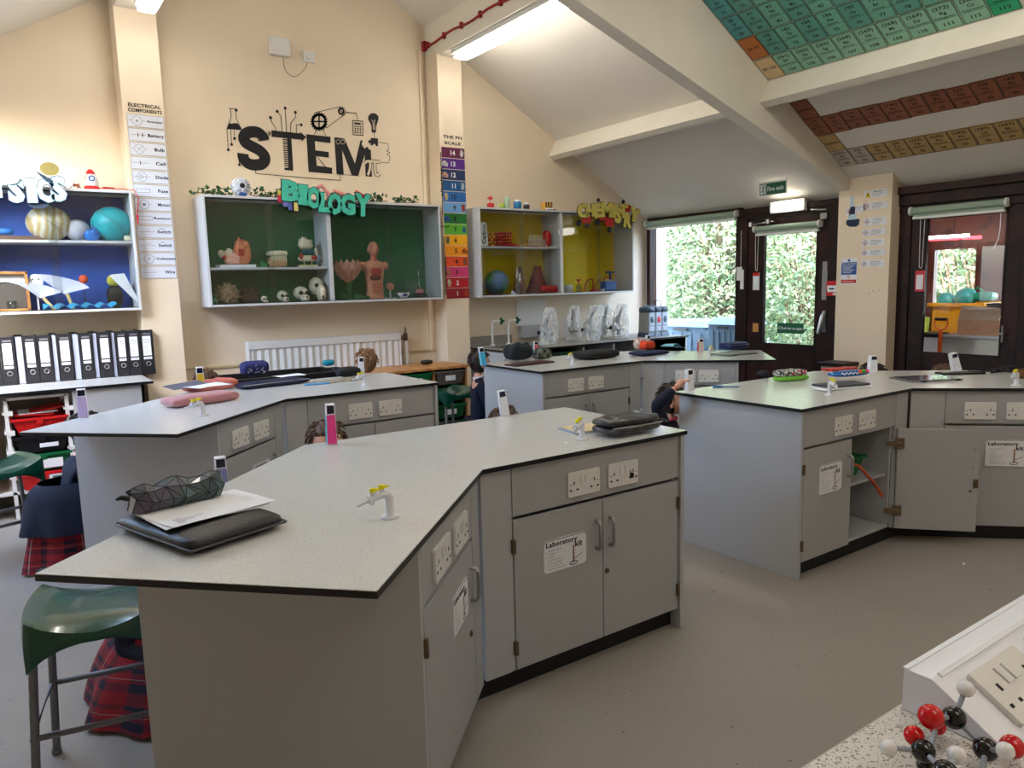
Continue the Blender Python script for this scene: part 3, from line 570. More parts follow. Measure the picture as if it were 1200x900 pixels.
def door(parent, x0, x1, z0=.09, z1=.685, hside=1, hinge_x=None, hz=(.485, .60), lk=None, sign=None, name='door'):
    d = MB().box(x0, x1, 0, .018, z0, z1).build(name, M_cab, parent, bevel=.002)
    handle(d, x1-.035 if hside > 0 else x0+.035, *hz)
    if lk is not None: lock(d, lk, .375)
    if sign: kit_sign(d, *sign)
    hinges(d, x0 if hside > 0 else x1, (z0+.09, z1-.10)); return d
def carcass(parent, x0, x1, depth=.55, open_to=None, front=.018):
    b = MB(); f = front+.002
    for x in (x0, x1-.018): b.box(x, x+.018, f, depth, .09, .89)
    b.box(x0+.018, x1-.018, depth-.012, depth, .09, .89).box(x0+.018, x1-.018, f, depth-.012, .09, .108).box(x0+.018, x1-.018, f, depth-.012, .69, .706).box(x0+.018, x1-.018, f+.02, depth-.012, .40, .416)
    if not open_to: b.box(x0+.018, x1-.018, f, f+.02, .706, .89)
    b.build('carcass', M_cab2, parent, bevel=.001)
    MB().box(x0, x1, .045, .06, 0, .09).build('plinth', M_plinth, parent)
def bench(pre, o, mir, labs, spec):
    """o = concave front corner of the bench; mir: +1 the straight leg runs to +x, -1 it runs to -x"""
    L = 1.066
    # worktop --------------------------------------------------
    pts = [(0, 0), (L, 0), (L, .853), (-.353, .853), (-1.358, -.152), (-.754, -.755)]
    P = [(mir*x, y) for x, y in pts]; P = P if mir > 0 else P[::-1]
    t = thing('laboratory_worktop', labs[0], 'worktop', (o[0], o[1], .892)); MB().prism(P, .0005, .018, 0).build('top_panel', M_top, t)
    e = MB(); n = len(P)
    for i in range(n):
        a, b = Vector(P[i]), Vector(P[(i+1) % n]); d = (b-a).normalized(); q = Vector((d.y, -d.x))*.0015
        e.hexa([(a.x, a.y, 0), (b.x, b.y, 0), (b.x+q.x, b.y+q.y, 0), (a.x+q.x, a.y+q.y, 0)], [(a.x, a.y, .0165), (b.x, b.y, .0165), (b.x+q.x, b.y+q.y, .0165), (a.x+q.x, a.y+q.y, .0165)])
    e.build('edge_band', M_edge, t)
    # straight cupboard ---------------------------------------
    s = thing('base_cupboard', labs[1], 'cupboard', (o[0]+(0 if mir > 0 else -L), o[1]+.02, 0)); S = spec['s']
    ex = L-.03 if mir > 0 else .03
    MB().box(ex, ex+.022, -.012, .80, 0, .89).build('end_panel', M_cab2, s, bevel=.001) if mir > 0 else MB().box(ex, ex+.022, 0, .82, 0, .89).build('end_panel', M_cab2, s, bevel=.001)
    if mir > 0:
        u0, u1 = .14, L-.032; MB().box(.002, .122, .0, .018, .09, .89).build('corner_filler', M_cab2, s); MB().box(.122, .138, .004, .02, .09, .89).build('side_stile', M_cab2, s); MB().box(-.03, .14, .045, .06, 0, .09).build('plinth_return', M_plinth, s)
    else:
        u0, u1 = .054, L-.13; MB().box(L-.128, L-.002, .0, .018, .09, .89).build('corner_filler', M_cab2, s); MB().box(L-.13, L+.03, .045, .06, 0, .09).build('plinth_return', M_plinth, s)
    carcass(s, u0, u1, .6 if not S.get('open') else .5); MB().box(u0, u1, 0, .018, .70, .888).build('fascia_panel', M_cab, s, bevel=.002)
    for k in S['sock']: socket(s, k, S.get('sz', .725), ink=(k == S['sock'][1] and S.get('ink')))
    mid = (u0+u1)/2
    door(s, u0+.002, mid-.002, hside=1, sign=S.get('sign'), lk=None)
    if not S.get('open'): door(s, mid+.002, u1-.002, hside=-1, lk=mid+.02)
    else:
        d = bpy.data.objects.new('door', None); COL.objects.link(d); d.parent = s; d.location = (u1+.0, -.005, 0); d.rotation_euler = (0, 0, R(-48)); w = .44
        MB().box(.01, w, .0, .018, .09, .685).build('door_board', M_cab, d, bevel=.002)
        for z in (.20, .60): MB().box(-.005, .045, -.012, .0, z-.03, z+.03).box(-.05, .01, -.02, -.006, z-.014, z+.014).cyl((-.01, -.012, z), (.03, -.012, z), .009).build('concealed_hinge', M_brass, d, bevel=.002)
        MB().cyl((.40, -.004, .33), (.40, 0, .33), .006).cyl((.415, -.004, .57), (.415, 0, .57), .003).cyl((.41, -.004, .47), (.41, 0, .47), .003).box(.415, .435, -.012, 0, .35, .40).build('cam_lock', M_brass, d)
    # diagonal cupboard ---------------------------------------
    if mir > 0: loc = (o[0]-.754, o[1]-.755); rz = PI/4; x0, x1 = .355, L; px = .355
    else: loc = o; rz = -PI/4; x0, x1 = 0, .78; px = .758
    q = thing('base_cupboard', labs[2], 'cupboard', (loc[0]+.014*(-1 if mir > 0 else 1), loc[1]+.014, 0), rz); D = spec['d']
    MB().box(px, px+.02, .0, .85, 0, .89).build('end_panel', M_cab2, q, bevel=.001)
    if mir > 0: u0, u1 = px+.022, L-.115; MB().box(u1+.002, L-.004, .0, .018, .09, .89).build('corner_filler', M_cab, q); MB().box(u1, L+.03, .045, .06, 0, .09).build('plinth_return', M_plinth, q)
    else: u0, u1 = .19, px-.002; MB().box(.004, u0-.02, .0, .018, .09, .89).build('corner_filler', M_cab2, q); MB().box(u0-.018, u0-.002, .004, .02, .09, .89).build('side_stile', M_cab2, q); MB().box(-.03, u0, .045, .06, 0, .09).build('plinth_return', M_plinth, q)
    carcass(q, u0, u1, .55); MB().box(u0, u1, 0, .018, .70, .888).build('fascia_panel', M_cab, q, bevel=.002)
    for k in D['sock']: socket(q, k, .725)
    door(q, u0+.002, u1-.002, hside=D.get('hs', 1), sign=D.get('sign'), lk=D.get('lk'))
    return t, s, q
bench('C', (1.374, 2.19), 1, ['angled white flecked worktop of the nearest bench in the middle of the room', 'two-door grey cupboard with kit label under the straight leg of the nearest bench', 'single-door grey cupboard with kit label under the angled leg of the nearest bench'],
      dict(s=dict(sock=(.40, .613), sign=(.275, .435, .225, .137), ink=True), d=dict(sock=(.478, .70), sign=(.667, .46, .20, .135), lk=.89)))
bench('L', (1.396, 4.455), 1, ['angled white flecked worktop of the left rear bench below the human torso cabinet', 'grey cupboard under the straight leg of the left rear bench with two double sockets', 'grey cupboard under the angled leg of the left rear bench behind the nearest worktop'],
      dict(s=dict(sock=(.405, .618)), d=dict(sock=(.478, .70), sign=(.667, .46, .20, .135))))
bench('R', (4.326, 2.175), -1, ['angled white flecked worktop of the right-hand bench with the flower pencil case', 'grey cupboard with one door standing open under the right-hand bench', 'grey cupboard with kit label under the angled leg at the right edge'],
      dict(s=dict(sock=(.31, .54), sign=(.19, .42, .215, .165), open=True), d=dict(sock=(.29, .51), sign=(.41, .445, .23, .16), hs=-1)))
bench('B', (4.396, 4.44), -1, ['angled white flecked worktop of the rear right bench near the fire exit', 'two-door grey cupboard under the rear right bench facing the nearest bench', 'grey cupboard under the angled leg of the rear right bench near the fire exit'],
      dict(s=dict(sock=(.27, .48), sz=.722), d=dict(sock=(.27, .46), hs=-1)))
# tray and tube inside the open cupboard
t = thing('storage_tray', 'green plastic tray inside the open cupboard of the right-hand bench', 'tray', (3.72, 2.30, .417)); m = mat('green_tray_plastic', (10, 110, 50), .35)
MB().hexa([(.02, .02, 0), (.30, .02, 0), (.30, .32, 0), (.02, .32, 0)], [(0, 0, .1), (.34, 0, .1), (.34, .34, .1), (0, .34, .1)]).build('tray_body', m, t); MB().box(-.015, .355, -.015, .355, .1, .115).build('tray_rim', m, t, bevel=.004)
MB().box(.05, .25, .05, .09, .112, .13).build('white_strip', M_paper, t)
t = MB().tube([(3.80, 2.36, .54), (3.84, 2.2, .52), (3.93, 2.165, .42), (4.0, 2.15, .33)], .009, 8); tag(t.build('rubber_tube', mat('orange_rubber', (178, 76, 40), .6)), 'orange rubber tube hanging out of the open cupboard', 'tube')

# ---------------- gas taps
def gastap(p, rz, label, s=1.):
    t = thing('gas_tap', label, 'gas tap', p, rz, group=None); t.scale = (.76,)*3; m = mat('white_enamel_tap', (214, 216, 224), .3, var=0, coat=.3)
    MB().lathe([(0, 0), (.036, 0), (.036, .004), (.028, .009), (.016, .012), (.0155, .07), (.0155, .075)], m=0).tube([(0, 0, .06), (0, 0, .078), (-.008, 0, .09), (-.03, 0, .092), (-.07, 0, .08)], [.0155, .016, .016, .015, .013], 12).cyl((-.065, 0, .08), (-.078, 0, .077), .019).build('body', m, t)
    n = MB(); n.tube([(-.078, 0, .077), (-.1, 0, .07), (-.125, 0, .064)], [.008, .006, .0045], 10); n.tube([(-.118, 0, .066), (-.121, 0, .065)], .0065, 10); n.build('nozzle', m, t)
    for x, y, z in ((-.028, 0, .105), (-.062, .0, .098)):
        MB().cyl((x, y, z-.012), (x, y, z+.012), .010).build('valve_stem', m, t); v = MB(); v.cyl((x, y, z+.010), (x, y, z+.024), .0125, .012, seg=8); v.box(x-.006, x+.028, y-.006, y+.006, z+.012, z+.021); v.build('lever', M_yellow, t, bevel=.002)
    return t
def T(px, py, h=.91): return onz(px, py, h)
gastap(T(457, 606), R(-5), 'white gas tap with two yellow levers on the open middle of the nearest bench')
gastap(T(682, 515), R(25), 'white gas tap with yellow levers beside the black marbled bag')
gastap(T(238, 487), R(0), 'white gas tap with yellow levers in front of the pink pencil case')
gastap(T(428, 452), R(5), 'white gas tap with yellow levers on the left rear bench by the dark case')
gastap(T(671, 427), R(15), 'white gas tap with yellow levers beside the black laptop sleeve')
g = gastap(T(831, 419), R(-170), 'gas tap with black and yellow lever near the navy case by the fire exit')
gastap(T(972, 463), R(60), 'pale gas tap with three yellow levers beside the grey notebook on the right-hand bench')
gastap(T(1191, 452), R(5), 'white gas tap with yellow levers at the right edge of the photo')

# ---------------- stools
def stool(label, loc, rz, H):
    t = thing('lab_stool', label, 'stool', loc, rz, group='green lab stools'); W, D = .40, .37
    def top(u, v):
        x = (u-.5)*W; y = (v-.5)*D; r = max(abs(2*u-1)**3, abs(2*v-1)**3); rr = min(1, ((2*u-1)**2+(2*v-1)**2))
        # dished saddle with raised sides and dropping corners
        k = 1-.10*((2*u-1)*(2*v-1))**2; x *= k; y *= k
        return (x, y, H-.035+.035*(abs(2*u-1)**2.2)-.0*v-.02*abs(2*v-1)**4*(1-abs(2*u-1)))
    s = MB(); s.grid(top, 20, 18, 0, .012)
    n = 72; rim = []
    for i in range(n+1):
        a = 2*PI*i/n; c, q = math.cos(a), math.sin(a); m = max(abs(c), abs(q)); u, v = .5+.5*c/m, .5+.5*q/m; rim.append((u, v))
    def skirt(i, j):
        u, v = rim[min(n, int(round(i*n)))]; p = top(u, v); cor = abs((2*u-1)*(2*v-1))**2; d = .026+.13*cor
        return (p[0]*(1+.035*math.sin(j*PI*.6)), p[1]*(1+.035*math.sin(j*PI*.6)), p[2]-d*j)
    s.grid(skirt, n, 4, 0, 0); s.build('seat', M_green, t, recalc=True)
    for sx in (-1, 1):
        for sy in (-1, 1):
            MB().tube([(sx*W*.42, sy*D*.42, H-.10), (sx*(W*.42+.03), sy*(D*.42+.03), 0)], .0125, 12).tube([(sx*(W*.42+.029), sy*(D*.42+.029), .02), (sx*(W*.42+.03), sy*(D*.42+.03), 0)], .016, 12).build('leg', M_stoolm, t)
    a = W*.42+.02; b = D*.42+.02; MB().tube([(-a, -b, .26), (a, -b, .26), (a, b, .26), (-a, b, .26)], .010, 10, closed=True).build('footrest', M_stoolm, t)
    return t
stool('green plastic lab stool tucked under the left end of the nearest bench', (.185, 2.64, 0), R(-11), .615)
stool('green plastic lab stool at the left edge of the photo by the coloured trays', (-.085, 5.26, 0), R(20), .615)
stool('green plastic lab stool beside the pine tray unit, partly behind the rear bench', (3.42, 6.0, 0), R(10), .62)

# ---------------- wall benches
# left: below the physics cabinet
t = thing('wall_worktop', 'long pale worktop under the blue cabinet carrying the black binders', 'worktop', (-1.75, 6.15, .89)); MB().box(0, 2.72, 0, .84, 0, .02).build('top_panel', M_top, t); MB().box(0, 2.72, -.002, 0, 0, .019).box(2.72, 2.722, 0, .6, 0, .019).build('edge_band', M_edge, t)
t.location.x = -1.79
x0 = onz(84, 470, .7).x; a = ony(84, 455, 6.17).x; b = ony(168, 450, 6.17).x
t = thing('end_cupboard', 'pale grey cupboard under the binder worktop next to the pier', 'cupboard', (a, 6.17, 0)); MB().box(0, b-a, .0, .018, .09, .885).build('front_panel', M_cab2, t); MB().box(0, .018, .018, .78, 0, .885).box(b-a-.018, b-a, .0, .56, 0, .885).box(.018, b-a-.018, .76, .78, 0, .885).build('carcass', M_cab2, t)
# open tray rack
t = thing('tray_rack', 'white open tray rack with runners under the binder worktop', 'rack', (ony(3, 470, 6.2).x, 6.2, 0)); wr_ = a-ony(3, 470, 6.2).x-.03
for x in (0, wr_-.02):
    MB().box(x, x+.024, 0, .03, 0, .87).build('upright', M_white, t); MB().box(x, x+.024, .5, .53, 0, .87).build('upright', M_white, t)
    for z in (.30, .47, .62, .76): MB().box(x-.012, x+.036, 0, .5, z-.008, z+.008).box(x+.005, x+.05, -.008, .02, z-.016, z+.016).build('runner', M_white, t)
MB().box(0, wr_, 0, .53, .85, .87).box(-.9, wr_+.05, 0, .53, .175, .20).build('shelf', M_white, t, bevel=.003); MB().box(-.9, wr_+.05, .53, .55, 0, .87).build('back_panel', mat('grey_brown_board', (120, 112, 104), .8), t)  # back board in one even grey brown
rx = t.location.x
def tray(name, label, loc, W, D, H, m, lab=None, rz=0, group=None, pic=False):
    t = thing(name, label, 'tray', loc, rz, group); k = .035
    b = MB(); O = [(0, 0), (W, 0), (W, D), (0, D)]; I = [(k, k*.4), (W-k, k*.4), (W-k, D-k), (k, D-k)]
    b.add([(x, y, H) for x, y in O]+[(x, y, 0) for x, y in I], [(0, 1, 5, 4), (1, 2, 6, 5), (2, 3, 7, 6), (3, 0, 4, 7), (4, 5, 6, 7)]); b.box(-.012, W+.012, -.012, .01, H-.012, H+.004).box(-.012, .006, 0, D, H-.012, H+.004).box(W-.006, W+.012, 0, D, H-.012, H+.004).box(0, W, D-.01, D, H-.012, H+.004).box(W*.44, W*.56, -.014, .0, H-.04, H-.01)
    b.build('tray_body', m, t)
    if lab: MB().box(W*lab[0], W*lab[1], -.0115, -.009, H*lab[2], H*lab[3]).build('label_card', M_paper, t)
    if pic: MB().box(W*.62, W*.90, -.0135, -.0115, H*.25, H*.75).build('picture_print', mat('picture_print', (110, 120, 90), .7, rgb2=(60, 80, 110), scale=60), t)
    return t
tw = wr_-.06
m_gt = mat('green_tray', (8, 96, 54), .4); m_bt = mat('black_tray', (20, 20, 24), .4)
tray('tray', 'red shallow tray heaped with folders on the top runner of the white rack', (rx+.04, 6.20, .60), tw, .45, .11, M_red)
tray('tray', 'black tray with a narrow white label below the red tray in the white rack', (rx+.04, 6.21, .46), tw, .45, .12, m_bt, (.45, .80, .3, .55))
tray('tray', 'green tray with a white label in the middle of the white rack', (rx+.04, 6.21, .325), tw, .45, .12, m_gt, (.48, .85, .15, .7))
tray('tray', 'bright red tray with a picture label at the bottom of the white rack', (rx+.04, 6.18, .20), tw, .45, .115, M_red, (.55, 1.0, .1, .85), pic=True)
tray('tray', 'yellow tray at the left edge of the photo beside the white rack', (rx-.46, 6.19, .20), .40, .45, .14, mat('yellow_tray', (216, 160, 20), .4))
t = thing('paper_heap', 'red and pale folders heaped in the red tray of the white rack', 'folders', (rx+.06, 6.25, .715))
MB().cbox((.12, .15, .012), (.24, .3, .012), 0, Matrix.Rotation(.05, 4, 'Y')).cbox((.2, .17, .04), (.22, .28, .01), 0, Matrix.Rotation(-.12, 4, 'Y')).build('folder', M_red, t); MB().cbox((.14, .14, .025), (.24, .28, .004), 0, Matrix.Rotation(.03, 4, 'Z')).build('loose_paper', M_paper, t)
# bottle with lilac liquid is with the small objects.  Radiator:
t = thing('radiator', 'white panel radiator on the back wall behind the left rear bench', 'radiator', (1.85, 6.86, .46)); W = 1.515; H = .65
r = MB(); n = 44; pr = []
for i in range(n+1):
    x = W*i/n; pr.append((x, 0 if i % 2 else .012))
for (xa, ya), (xb, yb) in zip(pr, pr[1:]): r.add([(xa, ya, .02), (xb, yb, .02), (xb, yb, H-.07), (xa, ya, H-.07)], [(0, 1, 2, 3)])
r.box(0, W, .014, .1, .01, H-.02).build('fin_panel', M_white, t); MB().box(-.005, W+.005, -.006, .11, H-.07, H).box(-.006, .004, -.006, .11, 0, H).box(W-.004, W+.006, -.006, .11, 0, H).build('casing', M_white, t, bevel=.004)
v = MB(); v.cyl((W+.085, .05, .0), (W+.085, .05, .56), .026).build('pipe', M_white, t); MB().cyl((W+.085, .05, .56), (W+.085, .05, .64), .022).cyl((W+.085, .05, .64), (W+.085, .05, .70), .01).cyl((W, .05, .60), (W+.085, .05, .60), .014).cyl((W+.01, .02, .60), (W+.06, .02, .60), .02).build('valve', M_brass, t)
# pine tray unit
p = T(550, 426, .78); zt0 = .78; xr = 3.86; yf = 6.37; xl = 2.72
t = thing('pine_tray_unit', 'low pine unit full of green trays below the pH pier', 'tray unit', (xl, yf, 0)); m_pine = mat('varnished_pine', (196, 142, 86), .4, rgb2=(178, 122, 70), kind='wave', scale=2.2)
MB().box(-.02, 1.15, -.02, .49, .755, .78).build('top_board', m_pine, t, bevel=.003); MB().box(0, 1.13, .45, .47, .05, .755).box(0, 1.13, 0, .45, .03, .05).build('carcass', m_pine, t)
for x in (0, .37, .74, 1.11): MB().box(x, x+.02, 0, .45, 0, .755).build('divider', m_pine, t)
for c, xc in enumerate((.37, .74)):
    for k in range(4): tray('tray', ['top', 'second', 'third', 'bottom'][k]+' green tray in the '+('right' if c else 'left')+' visible column of the pine unit', (xl+xc+.03, yf-.01, .60-.17*k), .325, .43, .13, m_gt if (c, k) != (1, 0) else mat('clear_tray', (96, 90, 86), .3), (.3, .65, .3, .7), group='trays in the pine unit')
t = thing('computer_mouse', 'black domed mouse on the pine unit', 'mouse', Vector((ony(500, 424, 6.72).x, 6.72, .781))); MB().soft((0, 0, 0), (.13, .09, .045), e=2.4).build('shell', M_black, t)
# rear wall bench with sinks
cx0, cx1 = 4.215, 6.93
t = thing('wall_worktop', 'grey worktop along the back wall carrying the microscopes and taps', 'worktop', (cx0, 6.2, .88)); mt = speckle('grey_stone_top', (150, 146, 140), [((110, 106, 102), 260, .6)], rough=.35, base2=(160, 156, 150)); MB().box(0, cx1-cx0, 0, .8, 0, .02).box(0, .62, .78, .8, .02, .12).build('top_panel', mt, t); MB().box(0, cx1-cx0, -.002, 0, 0, .0195).box(-.002, 0, 0, .8, 0, .0195).box(0.0, .62, .776, .78, .12, .123).build('edge_band', M_edge, t); MB().box(.18, .60, .12, .55, .0195, .0215).build('sink_hole', M_black, t)
t = thing('sink_cupboard', 'pale cupboard below the twin swan neck taps', 'cupboard', (cx0+.005, 6.22, 0)); MB().box(0, .42, 0, .018, .0, .875).box(0, .018, .018, .76, 0, .875).box(.40, .42, .018, .76, 0, .875).build('carcass', M_cab2, t); MB().box(.02, .40, -.004, 0, .1, .86).build('door', M_cab2, t)
t = thing('open_shelf_unit', 'open shelved unit below the microscopes with dark recesses', 'shelf unit', (cx0+.44, 6.22, 0)); W = cx1-cx0-.46
u = MB()
for x in (0, .6, 1.05, 1.55, W-.02): u.box(x, x+.02, 0, .75, 0, .875)
u.box(0, W, .73, .75, 0, .875).box(0, W, 0, .73, .05, .07).box(0, W, .02, .73, .45, .47); u.build('carcass', M_cab2, t)
MB().box(W-.02, W, -.002, .75, 0, .876).build('end_panel', M_plast, t)
tray('tray', 'long dark green tray on the shelf under the microscopes', (cx0+.50, 6.24, .70), .5, .45, .13, mat('dark_green_tray', (6, 60, 36), .4))
for i, px in enumerate((577, 596)):
    p = ony(px, 395, 6.84); p.z = .901; t = thing('swan_neck_tap', ['left', 'right'][i]+' white swan neck tap with green handle over the wall bench sink', 'tap', p, group=None)
    H = .27; MB().lathe([(0, 0), (.032, 0), (.028, .014), (.016, .022), (.013, .03)]).tube([(0, 0, .02), (0, 0, H-.04), (.006, 0, H-.012), (.03, 0, H), (.09, 0, H), (.11, 0, H)], .012, 12).build('neck', M_plast, t)
    g = MB().sph((.125, 0, H), (.022, .026, .026)); g.box(.11, .14, -.045, .045, H-.012, H+.012).box(.113, .137, -.012, .012, H-.04, H+.035); g.build('handle', mat('dark_green_handle', (14, 84, 48), .4), t, bevel=.003)
p = ony(606, 382, 6.98); q = ony(640, 349, 6.98); t = thing('paper_dispenser', 'white paper holder board on the back wall behind the taps', 'dispenser', (p.x, 6.9, p.z-.14)); W = q.x-p.x
MB().box(0, W, .08, .1, .14, q.z-p.z+.12).build('board', M_plast, t); MB().box(.02, W*.72, 0, .1, .0, .14).build('holder', mat('grey_holder', (178, 178, 182), .4), t, bevel=.01)
# ============================================================ WALL CABINETS AND WALL DISPLAYS
M_shell = mat('pale_cabinet_board', (200, 202, 206), .5, var=.015)
M_cglass = glass('cabinet_glass', (243, 246, 246), 1.)
CY = 6.65; CZ = 1.44
def wall_cabinet(name, label, x0, x1, divs, shelves, back, rz=False):
    t = thing(name, label, 'display cabinet', (x0, CY, CZ)); W = x1-x0; H = .94; th = .02
    MB().box(0, W, 0, .345, 0, th).box(0, W, 0, .345, H-th, H).box(0, th, 0, .345, th, H-th).box(W-th, W, 0, .345, th, H-th).build('casing', M_shell, t, bevel=.001)
    MB().box(th, W-th, .33, .345, th, H-th).build('back_panel', back, t)
    for d in divs: MB().box(d-x0-.02, d-x0+.02, .0, .33, th, H-th).build('divider', M_shell, t, bevel=.001)
    for a, b, z in shelves: MB().box(a-x0+.02, b-x0-.02, .02, .33, z-CZ-.01, z-CZ+.01).build('shelf', M_shell, t, bevel=.001)
    E_ = [x0]+list(divs)+[x1]
    for a, b in zip(E_, E_[1:]):
        m = (a+b)/2-x0
        MB().box(a-x0+.02, m+.03, .012, .016, th+.004, H-th-.004).build('glass_pane', M_cglass, t); MB().box(m-.03, b-x0-.02, .004, .008, th+.004, H-th-.004).build('glass_pane', M_cglass, t)
    MB().box(th, W-th, .0, .02, th, th+.006).box(th, W-th, 0, .02, H-th-.012, H-th).build('glass_runner', M_black, t); return t
wall_cabinet('glass_display_cabinet', 'blue-backed glass cabinet at the left with globes and wave models', -1.28, .972, [-.155], [(-1.28, -.155, 1.98), (-.155, .972, 1.98)], mat('deep_blue_board', (36, 82, 170), .8, var=.06, scale=4))
wall_cabinet('glass_display_cabinet', 'green-backed glass cabinet with anatomy models under the black wall lettering', 1.50, 3.765, [2.588], [(1.50, 2.588, 1.765)], mat('deep_green_board', (6, 104, 64), .8, var=.06, scale=4))
wall_cabinet('glass_display_cabinet', 'yellow-backed glass cabinet with the chemistry models', 4.225, 6.445, [5.322], [(4.225, 5.322, 1.968)], mat('strong_yellow_board', (232, 198, 16), .8, var=.05, scale=4))
FL = CZ+.0205
def cabz(px, py, y=6.80): return ony(px, py, y)
def put(name, label, cat, px, zf, y=6.80, py=330, group=None):
    p = ony(px, py, y); return thing(name, label, cat, (p.x, y, zf), group=group)
def pw(px0, px1, y=6.8, py=320): return ony(px1, py, y).x-ony(px0, py, y).x
m_flesh = mat('model_flesh', (206, 140, 112), .5); m_bone = mat('bone_white', (214, 204, 178), .6, var=.12); m_rd = mat('model_red', (176, 56, 48), .5); m_or = mat('model_orange', (204, 120, 84), .5); m_pink = mat('model_pink', (226, 168, 150), .5)
m_lg = mat('leaf_green', (26, 110, 60), .6, var=.25, scale=20); m_bl = mat('model_blue', (44, 90, 160), .4)
SH = 1.776
t = put('ear_model', 'large pink and red ear model on a white plinth in the green cabinet', 'anatomical model', 277, SH, py=310)
MB().box(-.16, .15, -.07, .07, 0, .025).build('plinth', M_paper, t)
b = MB(); b.soft((.055, 0, .025), (.15, .1, .2), e=3, bumpy=.4); b.sph((.09, 0, .2), (.035, .04, .035)); b.build('outer_ear', m_or, t)
b = MB(); b.tube([(.02, 0, .09), (-.05, 0, .1), (-.1, 0, .13)], [.05, .035, .02], 12); b.soft((-.03, 0, .025), (.14, .08, .07), e=3); b.build('ear_canal', m_pink, t)
b = MB(); b.tube([(-.06+.025*math.cos(a)*(1-a/14), -.02, .13+.03*math.sin(a)*(1-a/14)) for a in [k*.5 for k in range(24)]], .011, 8); b.sph((-.12, 0, .12), (.03, .03, .035)); b.build('cochlea', m_bone, t); MB().sph((-.1, -.01, .09), (.02, .03, .018)).box(.01, .06, -.055, -.04, .1, .16).build('drum', m_rd, t)
t = put('tooth_row_model', 'tan carved tooth row model in the green cabinet', 'anatomical model', 325, SH, py=305); b = MB(); b.soft((0, 0, 0), (.16, .12, .1), e=5).build('gum_block', mat('tan_model', (182, 140, 96), .6), t)
b = MB(); b.soft((0, 0, .1), (.17, .125, .05), e=6)
for k in range(7): b.soft((-.06+.02*k, -.055, .05), (.018, .02, .055), e=3, seg=8, rings=6)
b.build('tooth_row', m_bone, t)
t = put('jaw_model', 'white jaw and skull section model on a pale stand in the green cabinet', 'anatomical model', 360, SH, py=300); MB().box(-.08, .08, -.05, .05, 0, .02).cyl((-.03, 0, .02), (-.03, 0, .06), .005).cyl((.04, 0, .02), (.04, 0, .06), .005).build('stand', mat('cream_stand', (214, 208, 150), .5), t)
b = MB(); b.soft((-.01, 0, .16), (.13, .1, .1), e=2.6, bumpy=.5); b.soft((0, 0, .05), (.18, .1, .06), e=2.6); b.sph((.085, 0, .13), (.018, .02, .05)); b.build('skull_section', m_bone, t)
b = MB(); b.box(-.06, .05, -.055, -.04, .125, .16); b.build('tooth_band', mat('teal_ink', (30, 84, 100), .5), t); b = MB().sph((.05, -.045, .085), (.03, .01, .022)).sph((-.07, -.04, .1), (.02, .012, .03)); b.build('blood_vessel', m_rd, t)
t = put('leafy_scrap', 'small crumpled green leaf beside the tooth model', 'leaf', 309, SH, py=308); MB().soft((0, 0, 0), (.07, .06, .03), e=2.5, bumpy=1.5).build('leaf', m_lg, t)
# spiky puffer fish
t = put('puffer_fish', 'dried spiky puffer fish at the left of the lower green shelf', 'specimen', 267, FL, y=6.78, py=345); b = MB(); b.sph((0, 0, .09), (.095, .08, .085), fn=lambda d: 1+.05*noise.noise(d*4)); b.build('body', mat('dry_hide', (140, 116, 86), .8, var=.3), t); b = MB(); rn = random.Random(3)
for k in range(90):
    d = Vector((rn.gauss(0, 1), rn.gauss(0, 1), rn.gauss(0, 1))).normalized(); p = Vector((d.x*.09, d.y*.075, .09+d.z*.08)); q = p+d*.032
    if q.z > .004: b.cyl(p, q, .0035, .0006, seg=5)
b.build('spines', mat('pale_spine', (196, 180, 150), .6), t)['kind'] = 'stuff'
t = put('coconut_husk', 'dark brown hairy husk behind the lower glass', 'specimen', 291, FL, y=6.84, py=348); MB().soft((0, 0, 0), (.19, .14, .13), e=2.6, bumpy=.5).build('husk', mat('dark_husk', (66, 50, 34), .9, var=.3), t)
def skull(t, s, tall=False):
    b = MB(); b.sph((0, .02*s, .06*s if not tall else .1*s), (.05*s, .06*s, .045*s if not tall else .06*s), fn=lambda d: 1+.1*noise.noise(d*2.5)); b.soft((0, -.055*s, 0), (.055*s, .08*s, .05*s if not tall else .11*s), e=2.5); b.build('cranium', m_bone, t)
    e = MB()
    for sx in (-1, 1): e.sph((sx*.024*s, -.045*s, .06*s if not tall else .105*s), (.014*s, .02*s, .014*s), seg=10, rings=6)
    e.sph((0, -.09*s, .03*s), (.007*s, .01*s, .01*s), seg=8, rings=6).build('eye_socket', mat('socket_dark', (40, 32, 24), .9), t)
for px, s, tl, y, lb in ((310, .6, 0, 6.75, 'tiny pale skull at the middle of the lower green shelf'), (332, 1.0, 0, 6.77, 'small animal skull between the tiny and the broad skull'), (354, 1.35, 0, 6.78, 'broad flat animal skull on the lower green shelf'), (373, 1.4, 1, 6.78, 'tall upright animal skull beside the cabinet divider')):
    t = put('animal_skull', lb, 'skull', px, FL, y=y, py=345); skull(t, s, tl); t['group'] = 'skulls in the green cabinet'
t = put('leafy_scrap', 'green leaf lying beside the puffer fish', 'leaf', 250, FL, y=6.74, py=352); MB().soft((0, 0, 0), (.06, .1, .05), e=2.3, bumpy=1.4).build('leaf', m_lg, t)
